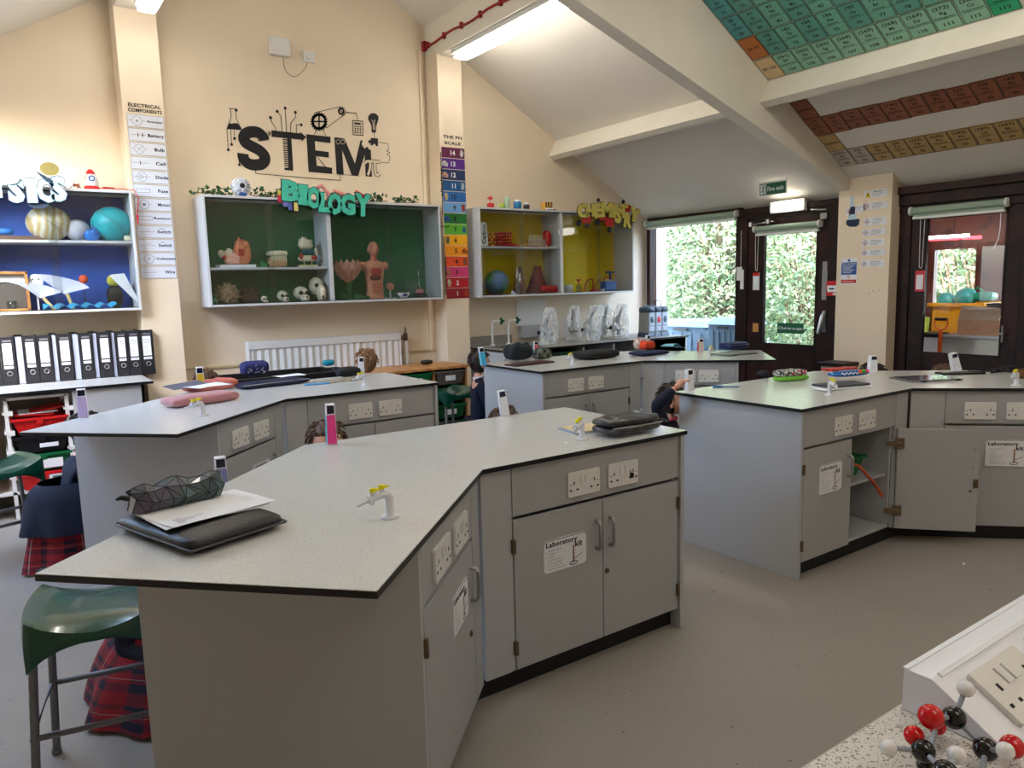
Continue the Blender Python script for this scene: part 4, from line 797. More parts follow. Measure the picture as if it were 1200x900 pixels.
# flower model
t = put('flower_model', 'large cut-open peach flower model on a green stalk', 'model', 408, FL, y=6.80, py=325); b = MB()
for k in range(6):
    a = R(200+k*28-10); c, s_ = math.cos(a), math.sin(a)
    def pet(u, v, c=c, s_=s_):
        w = math.sin(PI*min(1, v*1.02))**.6*.07*(u-.5)*2; r = .02+.10*math.sin(v*1.7); z = .17+.2*v
        return (c*r-s_*w, s_*r+c*w+.0, z+.02*(1-(2*u-1)**2))
    b.grid(pet, 6, 8, 0)
b.build('petal', m_pink, t); MB().lathe([(.015, .16), (.03, .17), (.05, .2), (.06, .25), (.05, .26), (.03, .21)]).sph((0, 0, .3), (.012, .012, .06)).build('sepal', m_or, t)
MB().cyl((0, 0, 0), (0, 0, .17), .022, .03).lathe([(0, 0), (.07, 0), (.07, .01), (0, .012)]).soft((-.06, 0, 0), (.08, .08, .05), e=2.4, bumpy=1).soft((.09, .0, 0), (.1, .08, .04), e=2.4, bumpy=1).soft((.18, .0, 0), (.1, .08, .03), e=2.4, bumpy=1).build('stalk', m_lg, t)
# torso
t = put('human_torso_model', 'human torso model with head and open organs in the green cabinet', 'anatomical model', 438, FL, y=6.80, py=310); b = MB(); sc_ = .76
prof = [(.0, .11), (.02, .125), (.10, .115), (.2, .11), (.3, .125), (.38, .135), (.44, .145), (.47, .12), (.495, .06), (.51, .042), (.56, .04)]
n_ = 24; rows = [[(w*math.cos(2*PI*k/n_), .6*w*math.sin(2*PI*k/n_), z) for k in range(n_)] for z, w in prof]
b.add([p for r in rows for p in r], [(i*n_+k, i*n_+(k+1) % n_, (i+1)*n_+(k+1) % n_, (i+1)*n_+k) for i in range(len(rows)-1) for k in range(n_)], 0, True); b.add(rows[0], [tuple(range(n_))[::-1]])
for sx in (-1, 1): b.sph((sx*.155, 0, .425), (.045, .05, .055))
def headfn(d): return 1+(.12 if d.z < -.3 and abs(d.x) < .4 and d.y < 0 else 0)-.12*max(0, -d.z)*abs(d.x)
b.sph((0, -.005, .64), (.068, .08, .095), fn=headfn, seg=24, rings=18); b.sph((0, -.088, .625), (.012, .018, .018)); b.sph((.07, 0, .63), (.012, .02, .03)).sph((-.07, 0, .63), (.012, .02, .03)); b.build('body', m_flesh, t)
b = MB(); b.soft((0, -.058, .28), (.15, .05, .16), e=2.5).tube([(0, -.05, .44), (0, -.05, .56)], .012, 8); b.build('lungs', m_rd, t)
b = MB().soft((-.015, -.07, .24), (.16, .04, .07), e=2.5); b.build('liver', mat('liver_brown', (104, 36, 30), .4), t)
b = MB()
for k in range(5): b.tube([(-.06, -.075, .10+.026*k), (0, -.09, .095+.026*k), (.06, -.075, .10+.026*k)], .014, 8)
b.build('intestine', m_or, t); MB().box(-.05, -.03, -.082, -.07, .655, .665).box(.03, .05, -.082, -.07, .655, .665).box(-.02, .02, -.088, -.078, .585, .592).tube([(0, -.06, .73), (.035, -.05, .70), (.045, -.05, .64)], .004, 5).build('face_marks', m_rd, t)
t.scale = (sc_, sc_, sc_)
t = put('cell_ball_model', 'red and white ball model on a clear rod beside the torso', 'model', 457, FL, y=6.78, py=335); MB().sph((0, 0, .12), .038, fn=lambda d: 1+.1*noise.noise(d*5)).build('ball', m_or, t); MB().cyl((0, 0, 0), (0, 0, .09), .006).box(-.06, .06, -.03, .03, 0, .008).build('stand', M_paper, t)
t = put('eye_section_model', 'half eyeball section model with a blue iris beside the flask', 'anatomical model', 473, FL, y=6.74, py=344); MB().lathe([(0, 0), (.035, .008), (.062, .035), (.066, .055), (.05, .05), (0, .045)], sy=.6).build('eye_shell', M_paper, t); MB().sph((0, -.03, .035), (.03, .012, .018)).build('iris', m_bl, t); MB().tube([(-.064, 0, .056), (0, -.038, .05), (.064, 0, .056)], .005).build('rim', m_rd, t)
t = put('distillation_flask', 'clear flask with pink liquid and a thermometer on a dark stand', 'flask', 491, FL, y=6.78, py=330); g = glass('lab_glass', (225, 235, 235), 1.6); MB().lathe([(.0, .03), (.04, .032), (.052, .06), (.03, .10), (.014, .13), (.012, .2), (.016, .205)]).build('glass_body', g, t); MB().lathe([(0, .034), (.038, .036), (.046, .058), (.034, .085), (0, .087)]).build('pink_liquid', mat('pink_liquid', (220, 120, 120), .2), t); MB().soft((0, 0, 0), (.17, .1, .04), e=2.6).build('stand_base', M_black, t); MB().cyl((0, 0, .12), (0, 0, .27), .003).build('thermometer', M_paper, t); MB().cyl((0, 0, .2), (0, 0, .215), .014).cyl((-.03, 0, .03), (-.03, 0, .06), .003).build('stopper', mat('dark_stopper', (90, 40, 36), .6), t)
t = put('clear_dish', 'tilted clear glass dish leaning behind the half eyeball', 'dish', 482, FL+.02, y=6.87, py=330); MB().lathe([(0, 0), (.085, .004), (.095, .02), (.088, .022), (.08, .01), (0, .008)]).build('dish', g, t); t.rotation_euler = (R(60), R(20), 0); t.location.z += .08
# vines, eyeball on top of the green cabinet
TOPZ = CZ+.94
def vine(label, px0, px1, seed, y=6.74, py=225, trail=False):
    rn = random.Random(seed); a, c = ony(px0, py, y), ony(px1, py, y); t = thing('artificial_ivy', label, 'ivy garland', (a.x, y, TOPZ+.003)); L = c.x-a.x; b = MB(); s = MB(); pts = []
    for k in range(9): pts.append((L*k/8, .04*math.sin(k*1.3), .012+.012*rn.random()))
    s.tube(pts, .004, 6)
    for k in range(int(L*170)):
        x = rn.uniform(0, L); p = Vector((x, rn.uniform(-.06, .06), rn.uniform(.004, .07))); d = Vector((rn.gauss(0, 1), rn.gauss(0, 1), rn.gauss(.2, .6))).normalized(); e = d.orthogonal().normalized(); e.rotate(Matrix.Rotation(rn.uniform(0, 6.28), 3, d)); S = rn.uniform(.022, .04)
        q = [p, p+(d*.3+e*.6)*S, p+(d*.7+e*.35)*S, p+(d*1.15)*S, p+(d*.7-e*.35)*S, p+(d*.3-e*.6)*S]
        for v in q: v.z = max(.001, v.z)
        b.add(q, [(0, 1, 2, 3), (0, 3, 4, 5)])
    o = b.build('ivy_leaves', mat('ivy_green', (58, 96, 44), .5, rgb2=(28, 62, 30), scale=25), t); o['kind'] = 'stuff'; s.build('ivy_stem', mat('ivy_stem', (60, 72, 40), .7), t)
vine('artificial ivy at the left end of the green cabinet top', 227, 270, 1); vine('artificial ivy between the eyeball and the Biology lettering', 292, 330, 2); vine('artificial ivy behind the end of the Biology lettering', 385, 452, 3, py=235); vine('short artificial ivy sprig at the right of the green cabinet top', 462, 488, 4, py=238)
p = ony(282, 219, 6.72); t = thing('eyeball_model', 'white speckled eyeball model with a black pupil on the green cabinet', 'model', (p.x, 6.72, TOPZ+.001)); MB().sph((0, 0, .082), .082, seg=32, rings=20).build('globe', mat('spotted_white', (232, 232, 238), .4, rgb2=(180, 186, 200), kind='voronoi', scale=40), t)
MB().sph((-.005, -.07, .085), (.026, .016, .026)).build('pupil', M_black, t); MB().soft((0, -.055, .0), (.07, .05, .028), e=3).build('stand', m_bl, t); b = MB()
for k in range(30):
    a = rnd.uniform(0, 6.28); q = rnd.uniform(.5, .95); d = Vector((math.cos(a)*q, -math.sqrt(1-q*q), math.sin(a)*q)); b.sph(Vector((0, 0, .082))+d*.081, .0045, seg=6, rings=4)
b.build('spots', M_ink, t)['kind'] = 'stuff'
# ---- yellow cabinet contents
t = put('word_card', 'pale card with a vertical handwritten word in the yellow cabinet', 'card', 567, 1.98, y=6.70, py=262); t.rotation_euler = (0, R(-4), 0); MB().xz(rrect(-.04, 0, .05, .25, .03), 0, .003).build('card', M_paper, t); MB().text('Carbon', .005, .125, .2, .05, y=-.002, bold=.02, ang=R(84)).build('lettering', M_ink, t)
def lattice(label, px, w, d, h, nx, nz, mA, mB, zf=1.979, y=6.8):
    t = put('molecular_lattice_model', label, 'molecular model', px, zf, y=y, py=285); a = MB(); b = MB()
    for i in range(nx):
        for j in range(3):
            for k in range(nz):
                p = Vector((-w/2+w*i/(nx-1)+.006*math.sin(k*2), -d/2+d*j/2, .014+h*k/(nz-1))); (a if (i+j+k) % 2 else b).sph(p, .013, seg=8, rings=6)
                if i < nx-1: b.tube([p, p+Vector((w/(nx-1), 0, 0))], .004, 4)
                if k < nz-1: b.tube([p, p+Vector((.0, 0, h/(nz-1)))], .004, 4)
    a.build('atoms', mA, t)['kind'] = 'stuff'; b.build('bonds', mB, t)['kind'] = 'stuff'; return t
m_ry = mat('model_bright_yellow', (228, 190, 40), .4)
lattice('yellow and red molecular lattice at the left of the upper yellow shelf', 571, .12, .1, .12, 5, 5, m_ry, m_rd); lattice('dense red molecular lattice in the upper yellow shelf', 588, .16, .12, .13, 6, 5, M_red, m_rd, y=6.79)
t = put('red_wedge', 'red wedge shaped base between the molecule models on the upper yellow shelf', 'wedge', 601, 1.979, py=290); MB().hexa([(-.1, -.04, 0), (.12, -.04, 0), (.12, .04, 0), (-.1, .04, 0)], [(-.1, -.04, .05), (.1, -.04, .012), (.1, .04, .012), (-.1, .04, .05)]).build('wedge', M_red, t)
t = put('peg_rack_model', 'red and cream peg rack model on the upper yellow shelf', 'model', 629, 1.979, y=6.8, py=280); b = MB(); c = MB(); b.box(-.15, .13, -.05, .05, 0, .012); b.box(-.1, .13, -.03, .06, .06, .07); b.soft((.14, 0, 0), (.09, .12, .19), e=3.); b.build('rack_frame', M_red, t)
for r_ in range(2):
    for k in range(9-2*r_): c.cyl((-.13+.03*k+.05*r_, -.03+.05*r_, .012+.055*r_), (-.13+.03*k+.05*r_, -.03+.05*r_, .085+.055*r_), .008, seg=8)
c.build('pegs', m_bone, t)['kind'] = 'stuff'
t = put('globe_balloon', 'inflatable world globe on the lower yellow shelf', 'globe', 582, FL, y=6.80, py=330); m = mat('globe_blue', (110, 130, 190), .35, rgb2=(80, 140, 50), scale=7); MB().sph((0, 0, .135), .135, seg=36, rings=24).build('globe_ball', m, t); MB().cyl((0, 0, 0), (0, 0, .012), .02).build('valve', M_paper, t)
t = put('crumpled_wrap', 'crumpled clear wrap beside the globe in the yellow cabinet', 'wrap', 563, FL, y=6.74, py=340); MB().soft((0, 0, 0), (.09, .1, .14), e=2.4, bumpy=1.6).build('wrap', mat('dark_wrap', (110, 80, 60), .2), t)
m_cone = mat('dull_red_paper', (128, 44, 40), .7, var=.15)
t = put('paper_cone', 'narrow dark red volcano cone behind the foil in the yellow cabinet', 'cone model', 609, FL, y=6.84, py=330); MB().lathe([(.0, 0), (.085, 0), (.035, .24), (.022, .31), (0, .31)], seg=14).build('cone', m_cone, t)
t = put('paper_cone', 'wide dark red volcano cone on the lower yellow shelf', 'cone model', 630, FL, y=6.83, py=330); MB().lathe([(.0, 0), (.14, 0), (.06, .22), (.04, .31), (0, .31)], seg=16).build('cone', m_cone, t)
t = put('red_cylinder', 'bright red roll lying at the right of the lower left yellow shelf', 'roll', 643, FL, y=6.74, py=338); MB().cyl((-.13, 0, .045), (.1, 0, .045), .045, seg=20).build('roll', M_red, t)
t = put('foil_scrap', 'shiny foil scrap in front of the narrow cone', 'foil', 607, FL, y=6.72, py=335); MB().soft((0, 0, 0), (.06, .05, .17), e=2.2, bumpy=2.).build('foil', mat('foil', (190, 180, 176), .25, metal=.8), t)
t = put('paper_scrap', 'white folded paper scrap in the yellow cabinet', 'paper', 602, FL, y=6.69, py=342); MB().add([(-.04, 0, 0), (.05, 0, 0), (.0, .03, .05), (.01, -.02, 0)], [(0, 3, 2), (3, 1, 2), (0, 2, 1)]).build('scrap', M_paper, t)
t = put('red_tray', 'dark red tray under the globe in the yellow cabinet', 'tray', 566, FL-.0003, y=6.71, py=345); MB().box(-.02, .3, -.03, .0, 0, .012).build('tray', m_cone, t)
t = put('white_pot', 'white plastic pot at the left of the right yellow compartment', 'pot', 666, FL, y=6.78, py=335); MB().lathe([(0, 0), (.05, 0), (.052, .085), (.045, .09), (0, .09)]).build('pot', M_plast, t)
t = put('red_funnel', 'small red funnel standing on a clear jar in the yellow cabinet', 'funnel', 678, FL, y=6.8, py=335); MB().lathe([(.004, .1), (.006, .12), (.034, .15), (.032, .152), (0, .13)]).build('funnel', M_red, t); MB().lathe([(0, 0), (.03, 0), (.03, .08), (.01, .1)]).build('jar', g, t)
t = put('blue_power_unit', 'blue box with terminals in the yellow cabinet', 'power unit', 713, FL, y=6.78, py=332); MB().box(-.09, .09, -.05, .05, .015, .12).build('case', m_bl, t, bevel=.008); b = MB()
for k in range(4): b.cyl((-.06+.04*k, -.02, .12), (-.06+.04*k, -.02, .14), .007, seg=8)
b.build('terminals', M_paper, t); MB().box(-.1, .1, -.05, .05, 0, .015).build('foot', M_black, t)
t = put('blue_clip', 'small blue holder above the power unit in the yellow cabinet', 'holder', 715, FL+.14, y=6.86, py=332); MB().box(-.06, .06, -.02, .02, .08, .1).box(-.01, .01, -.01, .01, 0, .08).build('holder', m_bl, t)
t = put('red_tubing', 'looping red rubber tubing in the yellow cabinet', 'tubing', 695, FL, y=6.82, py=332); b = MB(); b.tube([(-.12+.3*k/40, .03*math.sin(k*.4), .02+.13*abs(math.sin(k*.16))) for k in range(41)], .007, 6); b.tube([(.24+.09*math.cos(a*.3), 0, .09+.085*math.sin(a*.3)) for a in range(18)], .006, 6); b.soft((-.04, -.08, 0), (.16, .05, .03), e=2.5); b.build('tubing', M_red, t)
t = put('cork_model', 'small cream plug in front of the blue power unit', 'plug', 706, FL, y=6.70, py=338); MB().cyl((-.02, 0, .012), (.03, 0, .022), .013, seg=10).build('plug', m_bone, t)
# on top of the yellow cabinet
def jar(label, px, r, h, m, cap=None, name='plastic_bottle', cat='bottle', caph=.02, y=6.76):
    p = ony(px, 243, y); t = thing(name, label, cat, (p.x, y, TOPZ+.001)); MB().lathe([(0, 0), (r, 0), (r, h*.85), (r*.8, h), (0, h)], seg=20).build('bottle_body', m, t)
    if cap: MB().lathe([(r*.6, h), (r*.6, h+caph), (0, h+caph)], seg=16).build('cap', cap, t)
    return t
t = jar('red pot with a small red cone above it on the yellow cabinet', 575, .038, .055, M_red, None); MB().cyl((0, 0, .055), (-.01, 0, .09), .003).cyl((-.04, 0, .105), (.01, 0, .11), .004, .022, seg=12).build('tilted_cone', M_red, t)
jar('small lime green pot on the yellow cabinet', 588, .025, .06, mat('lime_pot', (170, 196, 70), .5), None)
jar('tall translucent pale green measuring cylinder on the yellow cabinet', 594, .03, .13, mat('pale_green_plastic', (176, 206, 180), .3), None)
jar('blue bottle with a pale cap on the yellow cabinet', 606.5, .045, .085, mat('bright_blue_pot', (44, 120, 176), .4), M_paper)
jar('black and clear bottle at the right of the blue bottle', 617, .035, .06, mat('smoky_pot', (70, 66, 64), .3), M_paper)
p = ony(643, 246, 6.72); t = thing('patterned_box', 'small tiger patterned box on the yellow cabinet', 'box', (p.x-.05, 6.72, TOPZ+.001)); MB().box(0, .11, 0, .08, 0, .095).build('box', mat('tiger_print', (208, 160, 70), .6, rgb2=(40, 26, 18), kind='wave', scale=9), t, bevel=.004); b = MB()
for k in range(4): b.sph((.015+.028*k, -.004, .02), .012, seg=8, rings=6)
b.build('white_feet', M_paper, t)
t = thing('dark_pebble', 'tiny dark pebble beside the tiger patterned box', 'pebble', (p.x+.085, 6.72, TOPZ+.001)); MB().soft((0, 0, 0), (.035, .03, .018), e=2.2).build('pebble', M_black, t)
# ---- blue cabinet contents
SB = 1.991
for px, r, sx, m, lb in ((57, .135, 1.12, mat('marbled_ball', (206, 200, 184), .4, rgb2=(186, 160, 110), kind='wave', scale=6), 'cream marbled planet ball on the upper blue shelf'), (90, .085, 1.05, mat('grey_moon_ball', (182, 184, 196), .5, rgb2=(150, 154, 170), scale=10), 'small grey moon ball on the upper blue shelf'), (131, .138, 1.10, mat('turquoise_ball', (30, 170, 180), .4, var=.05), 'large turquoise seamed planet ball on the upper blue shelf')):
    t = put('planet_ball', lb, 'ball', px, SB, y=6.82, py=262); MB().sph((0, 0, r), (r*sx, r, r), seg=32, rings=22).build('ball', m, t)
    if px != 90: MB().tube([(r*sx*math.sin(k*.3)*.55, -r*1.0*math.sqrt(max(0, 1-(.55*math.sin(k*.3))**2))*abs(math.sin(k*.15))*1.002, r-r*1.0*math.cos(k*.15)) for k in range(22)], .002, 5).build('seam', M_grey, t)
t = put('crumpled_wrap', 'small crumpled blue wrap between the grey and turquoise balls', 'wrap', 108, SB, y=6.74, py=275); MB().soft((0, 0, 0), (.1, .06, .07), e=2.3, bumpy=1.6).build('wrap', mat('blue_wrap', (40, 110, 190), .3), t)
t = put('blue_disc_model', 'blue saucer shaped model at the left edge of the upper blue shelf', 'model', 4, SB, y=6.8, py=265); MB().soft((0, 0, .04), (.12, .1, .05), e=2.2).build('saucer', mat('blue_wrap', (40, 110, 190), .3), t); MB().box(-.1, .3, -.03, .03, 0, .035).build('board', mat('brown_board', (96, 74, 60), .7), t)
t = put('pebble_pile', 'small pale shell at the right end of the upper blue shelf', 'shell', 150, SB, y=6.74, py=275); MB().soft((0, 0, 0), (.07, .06, .035), e=2.4, bumpy=.8).build('shell', m_bone, t)
t = put('framed_meter', 'wooden framed meter with a pale dial at the left of the lower blue shelf', 'meter', 12, FL, y=6.78, py=340); W = .26
MB().box(-.16, .12, 0, .1, 0, .02).box(-.16, .12, 0, .1, .28, .30).box(-.16, -.14, 0, .1, 0, .3).box(.10, .12, 0, .1, 0, .3).build('wooden_frame', m_pine, t, bevel=.002); MB().box(-.14, .10, .06, .07, .02, .28).build('dark_back', mat('grey_back', (90, 84, 84), .7), t); MB().xz([(-.14, .28), (.10, .28), (.10, .17), (.06, .2), (-.02, .225), (-.10, .215), (-.14, .2)], .045, .055).build('dial', M_paper, t); MB().lathe([(0, .02), (.03, .02), (.034, .08), (.0, .08)], c=(.0, .03, 0)).build('glass_jar', g, t)
t = put('card_disc', 'white card disc with holes leaning on the framed meter', 'card', 41, FL+.17, y=6.82, py=320); MB().xz(arc(0, .06, .05, 0, 360, 20)[:-1], 0, .004).build('disc', M_paper, t); MB().disc(-.02, .07, .006, y=-.002).disc(.02, .07, .006, y=-.002).build('hole', M_ink, t); MB().box(-.005, .005, 0, .004, -.17, .02).build('prop', M_paper, t)
def horn(label, px, dx, L, tilt, s=1.):
    t = put('paper_horn_model', label, 'model', px, FL, y=6.76, py=340); m = mat('pearly_card', (190, 194, 214), .5); a = Vector((math.sin(tilt), 0, math.cos(tilt)))
    MB().tube([(0, 0, .0), tuple(a*L)], [.011, .013], 8).build('handle', mat('pale_wood', (206, 186, 130), .6), t)
    c = a*L; b = MB(); b.grid(lambda u, v: (c.x+(v*.15*s)*math.cos(R(20+140*u))-.02, .03*math.sin(u*PI), c.z+(v*.15*s)*math.sin(R(10+90*u))*.7+.02*v), 12, 5, 0, .004); b.build('flared_card', m, t); return t
horn('pearly card horn on a pale stick, left one on the lower blue shelf', 62, 0, .12, R(-35)); horn('larger pearly card horn on a pale stick on the lower blue shelf', 84, 0, .13, R(-15), 1.25)
t = put('orange_ball', 'orange ball on a dark rod in the lower blue cabinet', 'ball', 98.5, FL, y=6.84, py=335); MB().sph((0, 0, .235), .034).build('ball', mat('orange_foam', (214, 84, 50), .7), t); MB().cyl((0, 0, 0), (0, 0, .21), .004).build('rod', M_black, t)
t = put('yellow_ball', 'yellow ball on a black stand behind the leaning paper', 'ball', 134, FL, y=6.86, py=340); MB().sph((0, 0, .22), .05).build('ball', mat('mustard_foam', (176, 170, 60), .7), t); MB().soft((0, 0, 0), (.12, .1, .18), e=3).build('stand', M_black, t)
t = put('leaning_paper', 'white paper sheet leaning against the right side of the blue cabinet', 'paper', 150, FL, y=6.74, py=340); MB().add([(.09, -.03, 0), (.09, .1, 0), (-.10, .1, .27), (-.13, -.03, .26), (-.02, -.03, .275)], [(0, 1, 2, 4), (0, 4, 3)]).build('sheet', M_paper, t)
t = put('blue_ribbon', 'crumpled cyan ribbon along the lower blue shelf', 'ribbon', 75, FL, y=6.70, py=355); b = MB(); b.grid(lambda u, v: (-.14+.5*u, -.01+.03*v+.015*math.sin(u*23), .004+.03*abs(math.sin(u*17+v))+.02*v), 50, 3, 0, .002); b.build('ribbon', mat('cyan_ribbon', (46, 140, 186), .4), t)
# on top of the blue cabinet
p = ony(107, 214, 6.74); t = thing('rocket_toy', 'small red, white and blue rocket toy on the blue cabinet', 'toy', (p.x, 6.74, TOPZ+.001)); MB().lathe([(0, .02), (.045, .02), (.052, .05), (.045, .1), (.03, .125), (0, .125)]).build('body', M_plast, t); MB().lathe([(.034, .12), (.028, .14), (.014, .158), (0, .162)]).cyl((0, 0, 0), (0, 0, .03), .062, .05, seg=16).build('nose_and_base', M_red, t); MB().cyl((0, -.044, .085), (0, -.056, .085), .022, seg=18).build('porthole', m_bl, t); MB().cyl((0, -.056, .085), (0, -.058, .085), .012, seg=12).build('porthole_centre', M_paper, t)
for px, py, m, lb, r in ((58, 198, mat('gold_card', (150, 134, 74), .5), 'gold oval disc standing above the Physics lettering', .062), (83, 203, mat('cream_card', (226, 222, 200), .6), 'cream oval disc beside the gold one above the blue cabinet', .06)):
    p = ony(px, py, 6.66); t = thing('card_disc', lb, 'disc', (p.x, 6.66, TOPZ+.001)); h = p.z-TOPZ; MB().xz(arc(0, h, r, 0, 360, 26, r*.78)[:-1], 0, .008).build('disc', m, t); MB().box(-.006, .006, .008, .016, 0, h).build('support_stick', M_paper, t)
p = ony(88, 217, 6.68); t = thing('copper_coil', 'tangled copper wire at the left of the rocket toy', 'wire', (p.x, 6.7, TOPZ+.004)); MB().tube([(.03*math.cos(k*.9)*(1+.3*math.sin(k)), .02*math.sin(k*.9), .02+.015*math.sin(k*1.7)) for k in range(30)], .0035, 5).build('coil', mat('copper', (170, 100, 70), .35, metal=.8), t)
a, b_, c_ = ony(100, 219, 6.66), ony(152, 222, 6.64), ony(161, 252, 6.64); t = MB().tube([a, a+(b_-a)*.5+Vector((0, .02, 0)), Vector((b_.x, 6.66, TOPZ+.01)), Vector((b_.x+.03, 6.63, TOPZ+.005)), Vector((b_.x+.055, 6.62, TOPZ-.06)), Vector((c_.x, 6.64, c_.z))], .0035, 6); t.cyl(c_, c_+Vector((0, 0, -.07)), .009, .005, seg=8).cyl(a+Vector((.12, -.0, 0)), a+Vector((.2, 0, 0)), .009, .005, seg=8); tag(t.build('crocodile_clip_lead', M_red), 'red crocodile clip lead hanging off the corner of the blue cabinet', 'cable')

# ---------------- word signs
def word_sign(label, y, letters, front, mid, sx0, sy0, k, extra=None):
    p0 = ony(sx0+letters[0][1]/k, sy0+letters[0][2]/k, y); t = thing('cut_out_word_sign', label, 'sign', (p0.x, y, p0.z))
    me = MB(); mf = MB()
    for ch, cx, cy, w, h, ang in letters:
        a = ony(sx0+(cx-w/2)/k, sy0+cy/k, y); b = ony(sx0+(cx+w/2)/k, sy0+cy/k, y); u = ony(sx0+cx/k, sy0+(cy-h/2)/k, y); d = ony(sx0+cx/k, sy0+(cy+h/2)/k, y)
        W = b.x-a.x; H = u.z-d.z; X = (a.x+b.x)/2-p0.x; Z = (u.z+d.z)/2-p0.z
        for (mb, bold, yy, gx, dp, mt, nm) in ((1, .085, -.004, 1.0, .012, mid, 'letter_outline'), (0, .06, -.012, .93, .008, front, 'letter_face')):
            P = text_polys(ch, bold); xs = [v.x for v in P[0]]; ys = [v.y for v in P[0]]; kx = W*gx/(max(xs)-min(xs)); kz = H*gx/(max(ys)-min(ys)); ox, oz = (max(xs)+min(xs))/2, (max(ys)+min(ys))/2
            q = MB(); q.flat(([Vector((v.x-ox, v.y-oz, 0)) for v in P[0]], P[1]), 0, yy, 0, X, Z, kx, kz, R(ang)); vs = q.v[:]; fs = q.f[:]; n = len(vs)
            ed = {}
            for f in fs:
                for i in range(len(f)): e = (f[i], f[(i+1) % len(f)]); ed[e] = 1
            side = [e for e in ed if (e[1], e[0]) not in ed]; q.v += [v+Vector((0, dp, 0)) for v in vs]; q.f += [(b2, a2, a2+n, b2+n) for a2, b2 in side]; q.s += [False]*len(side); q.m += [0]*len(side)
            if mb: par = q.build('letter', mt, t)
            else: q.build('letter_face', mt, par)
    if extra: extra(t, p0)
    return t
def loc_(p0, px, py, y): p = ony(px, py, y); return p.x-p0.x, p.z-p0.z
def ex_bio(t, p0):
    bk = MB(); P = [loc_(p0, x, y, 6.6) for x, y in ((327, 232), (333, 226), (350, 238), (352, 246), (344, 249), (336, 242))]; bk.xz(P, .012, .02); bk.build('backing_card', M_ink, t)
    for (x0, y0, x1, y1, c, nm) in ((326, 228, 332, 237, (198, 40, 70), 'pink'), (332, 236, 338, 242, (110, 110, 180), 'lilac'), (338, 237, 343, 246, (80, 90, 160), 'blue'), (345, 237, 350, 247, (220, 200, 120), 'cream'), (326, 223, 331, 229, (214, 190, 90), 'straw')):
        a = loc_(p0, x0, y0, 6.6); b = loc_(p0, x1, y1, 6.6); MB().box(a[0], b[0], -.002, .012, b[1], a[1]).build(nm+'_tab', mat('card_'+nm, c, .6), t)
    for pts, c, nm in (([(372, 220), (378, 217), (386, 226), (388, 231)], (214, 140, 140), 'rose'), ([(392, 223), (403, 227), (410, 230)], (224, 150, 140), 'salmon'), ([(418, 224), (426, 229), (433, 231)], (200, 70, 50), 'scarlet')):
        MB().tube([(loc_(p0, x, y, 6.6)[0], .018, loc_(p0, x, y, 6.6)[1]) for x, y in pts], .018, 8).build('strand', mat('strand_'+nm, c, .6), t)
m_mt = mat('mint_card', (66, 186, 160), .6, var=.03)
word_sign('mint green cut-out Biology lettering on the green cabinet', 6.61, [('B', 205, 240, 225, 265, -4), ('I', 350, 285, 125, 255, -4), ('O', 475, 320, 190, 275, -4), ('L', 610, 375, 175, 250, -2), ('O', 722, 392, 180, 275, -4), ('G', 870, 398, 190, 265, -3), ('Y', 1050, 405, 205, 285, -4)], m_mt, M_ink, 320, 200, 10, ex_bio)
m_ib = mat('ice_blue_card', (158, 200, 224), .6, rgb2=(182, 214, 226), scale=3)
def ex_phy(t, p0):
    for px, py in ((11, 209), ): x, z = loc_(p0, px, py, 6.6); MB().xz(arc(x, z, .06, 0, 360, 24, .042)[:-1], -.03, -.02).build('oval_disc', mat('white_card', (226, 222, 210), .6), t)
    x, z = loc_(p0, 45, 240, 6.6); MB().xz(arc(x, z+.01, .07, 180, 360, 14, .035), .012, .02).build('backing_card', m_navy, t); x, z = loc_(p0, 53, 206, 6.6); MB().xz([(x-.06, z+.03), (x+.0, z+.0), (x+.03, z-.03), (x+.05, z-.06), (x+.0, z-.04)], -.02, -.012).build('orbit_arrow', m_navy, t)
m_navy = mat('dark_slate_card', (44, 60, 78), .6)
word_sign('ice blue cut-out Physics lettering on the blue cabinet, cut by the photo edge', 6.61, [('Y', -10, 290, 230, 270, 0), ('S', 190, 335, 215, 310, -2), ('I', 370, 335, 130, 305, 0), ('C', 530, 330, 220, 310, 0), ('S', 680, 315, 210, 320, 2)], m_ib, m_navy, 0, 190, 10, ex_phy)
def ex_chem(t, p0):
    for px, py, r, m in ((681, 261, .038, M_black), (690, 264, .032, M_black), (703, 260, .034, M_black), (717, 269, .034, M_black), (704, 234, .022, M_black), (733, 236, .024, M_black)):
        x, z = loc_(p0, px, py, 6.6); MB().sph((x, .03, z), (r, .02, r), seg=16, rings=10).build('atom_disc', m, t)
    for x0, y0, x1, y1 in ((684, 252, 694, 261), (704, 252, 712, 258), (712, 253, 721, 265), (733, 240, 740, 248)):
        a = loc_(p0, x0, y0, 6.6); b = loc_(p0, x1, y1, 6.6); MB().xz(rrect(a[0], b[1], b[0], a[1], .01), .012, .03).build('red_tab', M_red, t)
word_sign('yellow cut-out Chemistry lettering on the yellow cabinet', 6.61, [('C', 222, 190, 85, 125, 12), ('H', 285, 185, 70, 110, 5), ('E', 345, 185, 66, 125, 8), ('M', 420, 180, 95, 130, 0), ('I', 480, 190, 42, 120, -8), ('S', 515, 225, 55, 140, -10), ('T', 555, 190, 70, 120, -4), ('R', 592, 268, 68, 120, -8), ('Y', 645, 222, 90, 125, -14)], mat('primrose_card', (206, 190, 90), .6, var=.05), mat('olive_ink', (70, 60, 20), .7), 650, 220, 6.927, ex_chem)

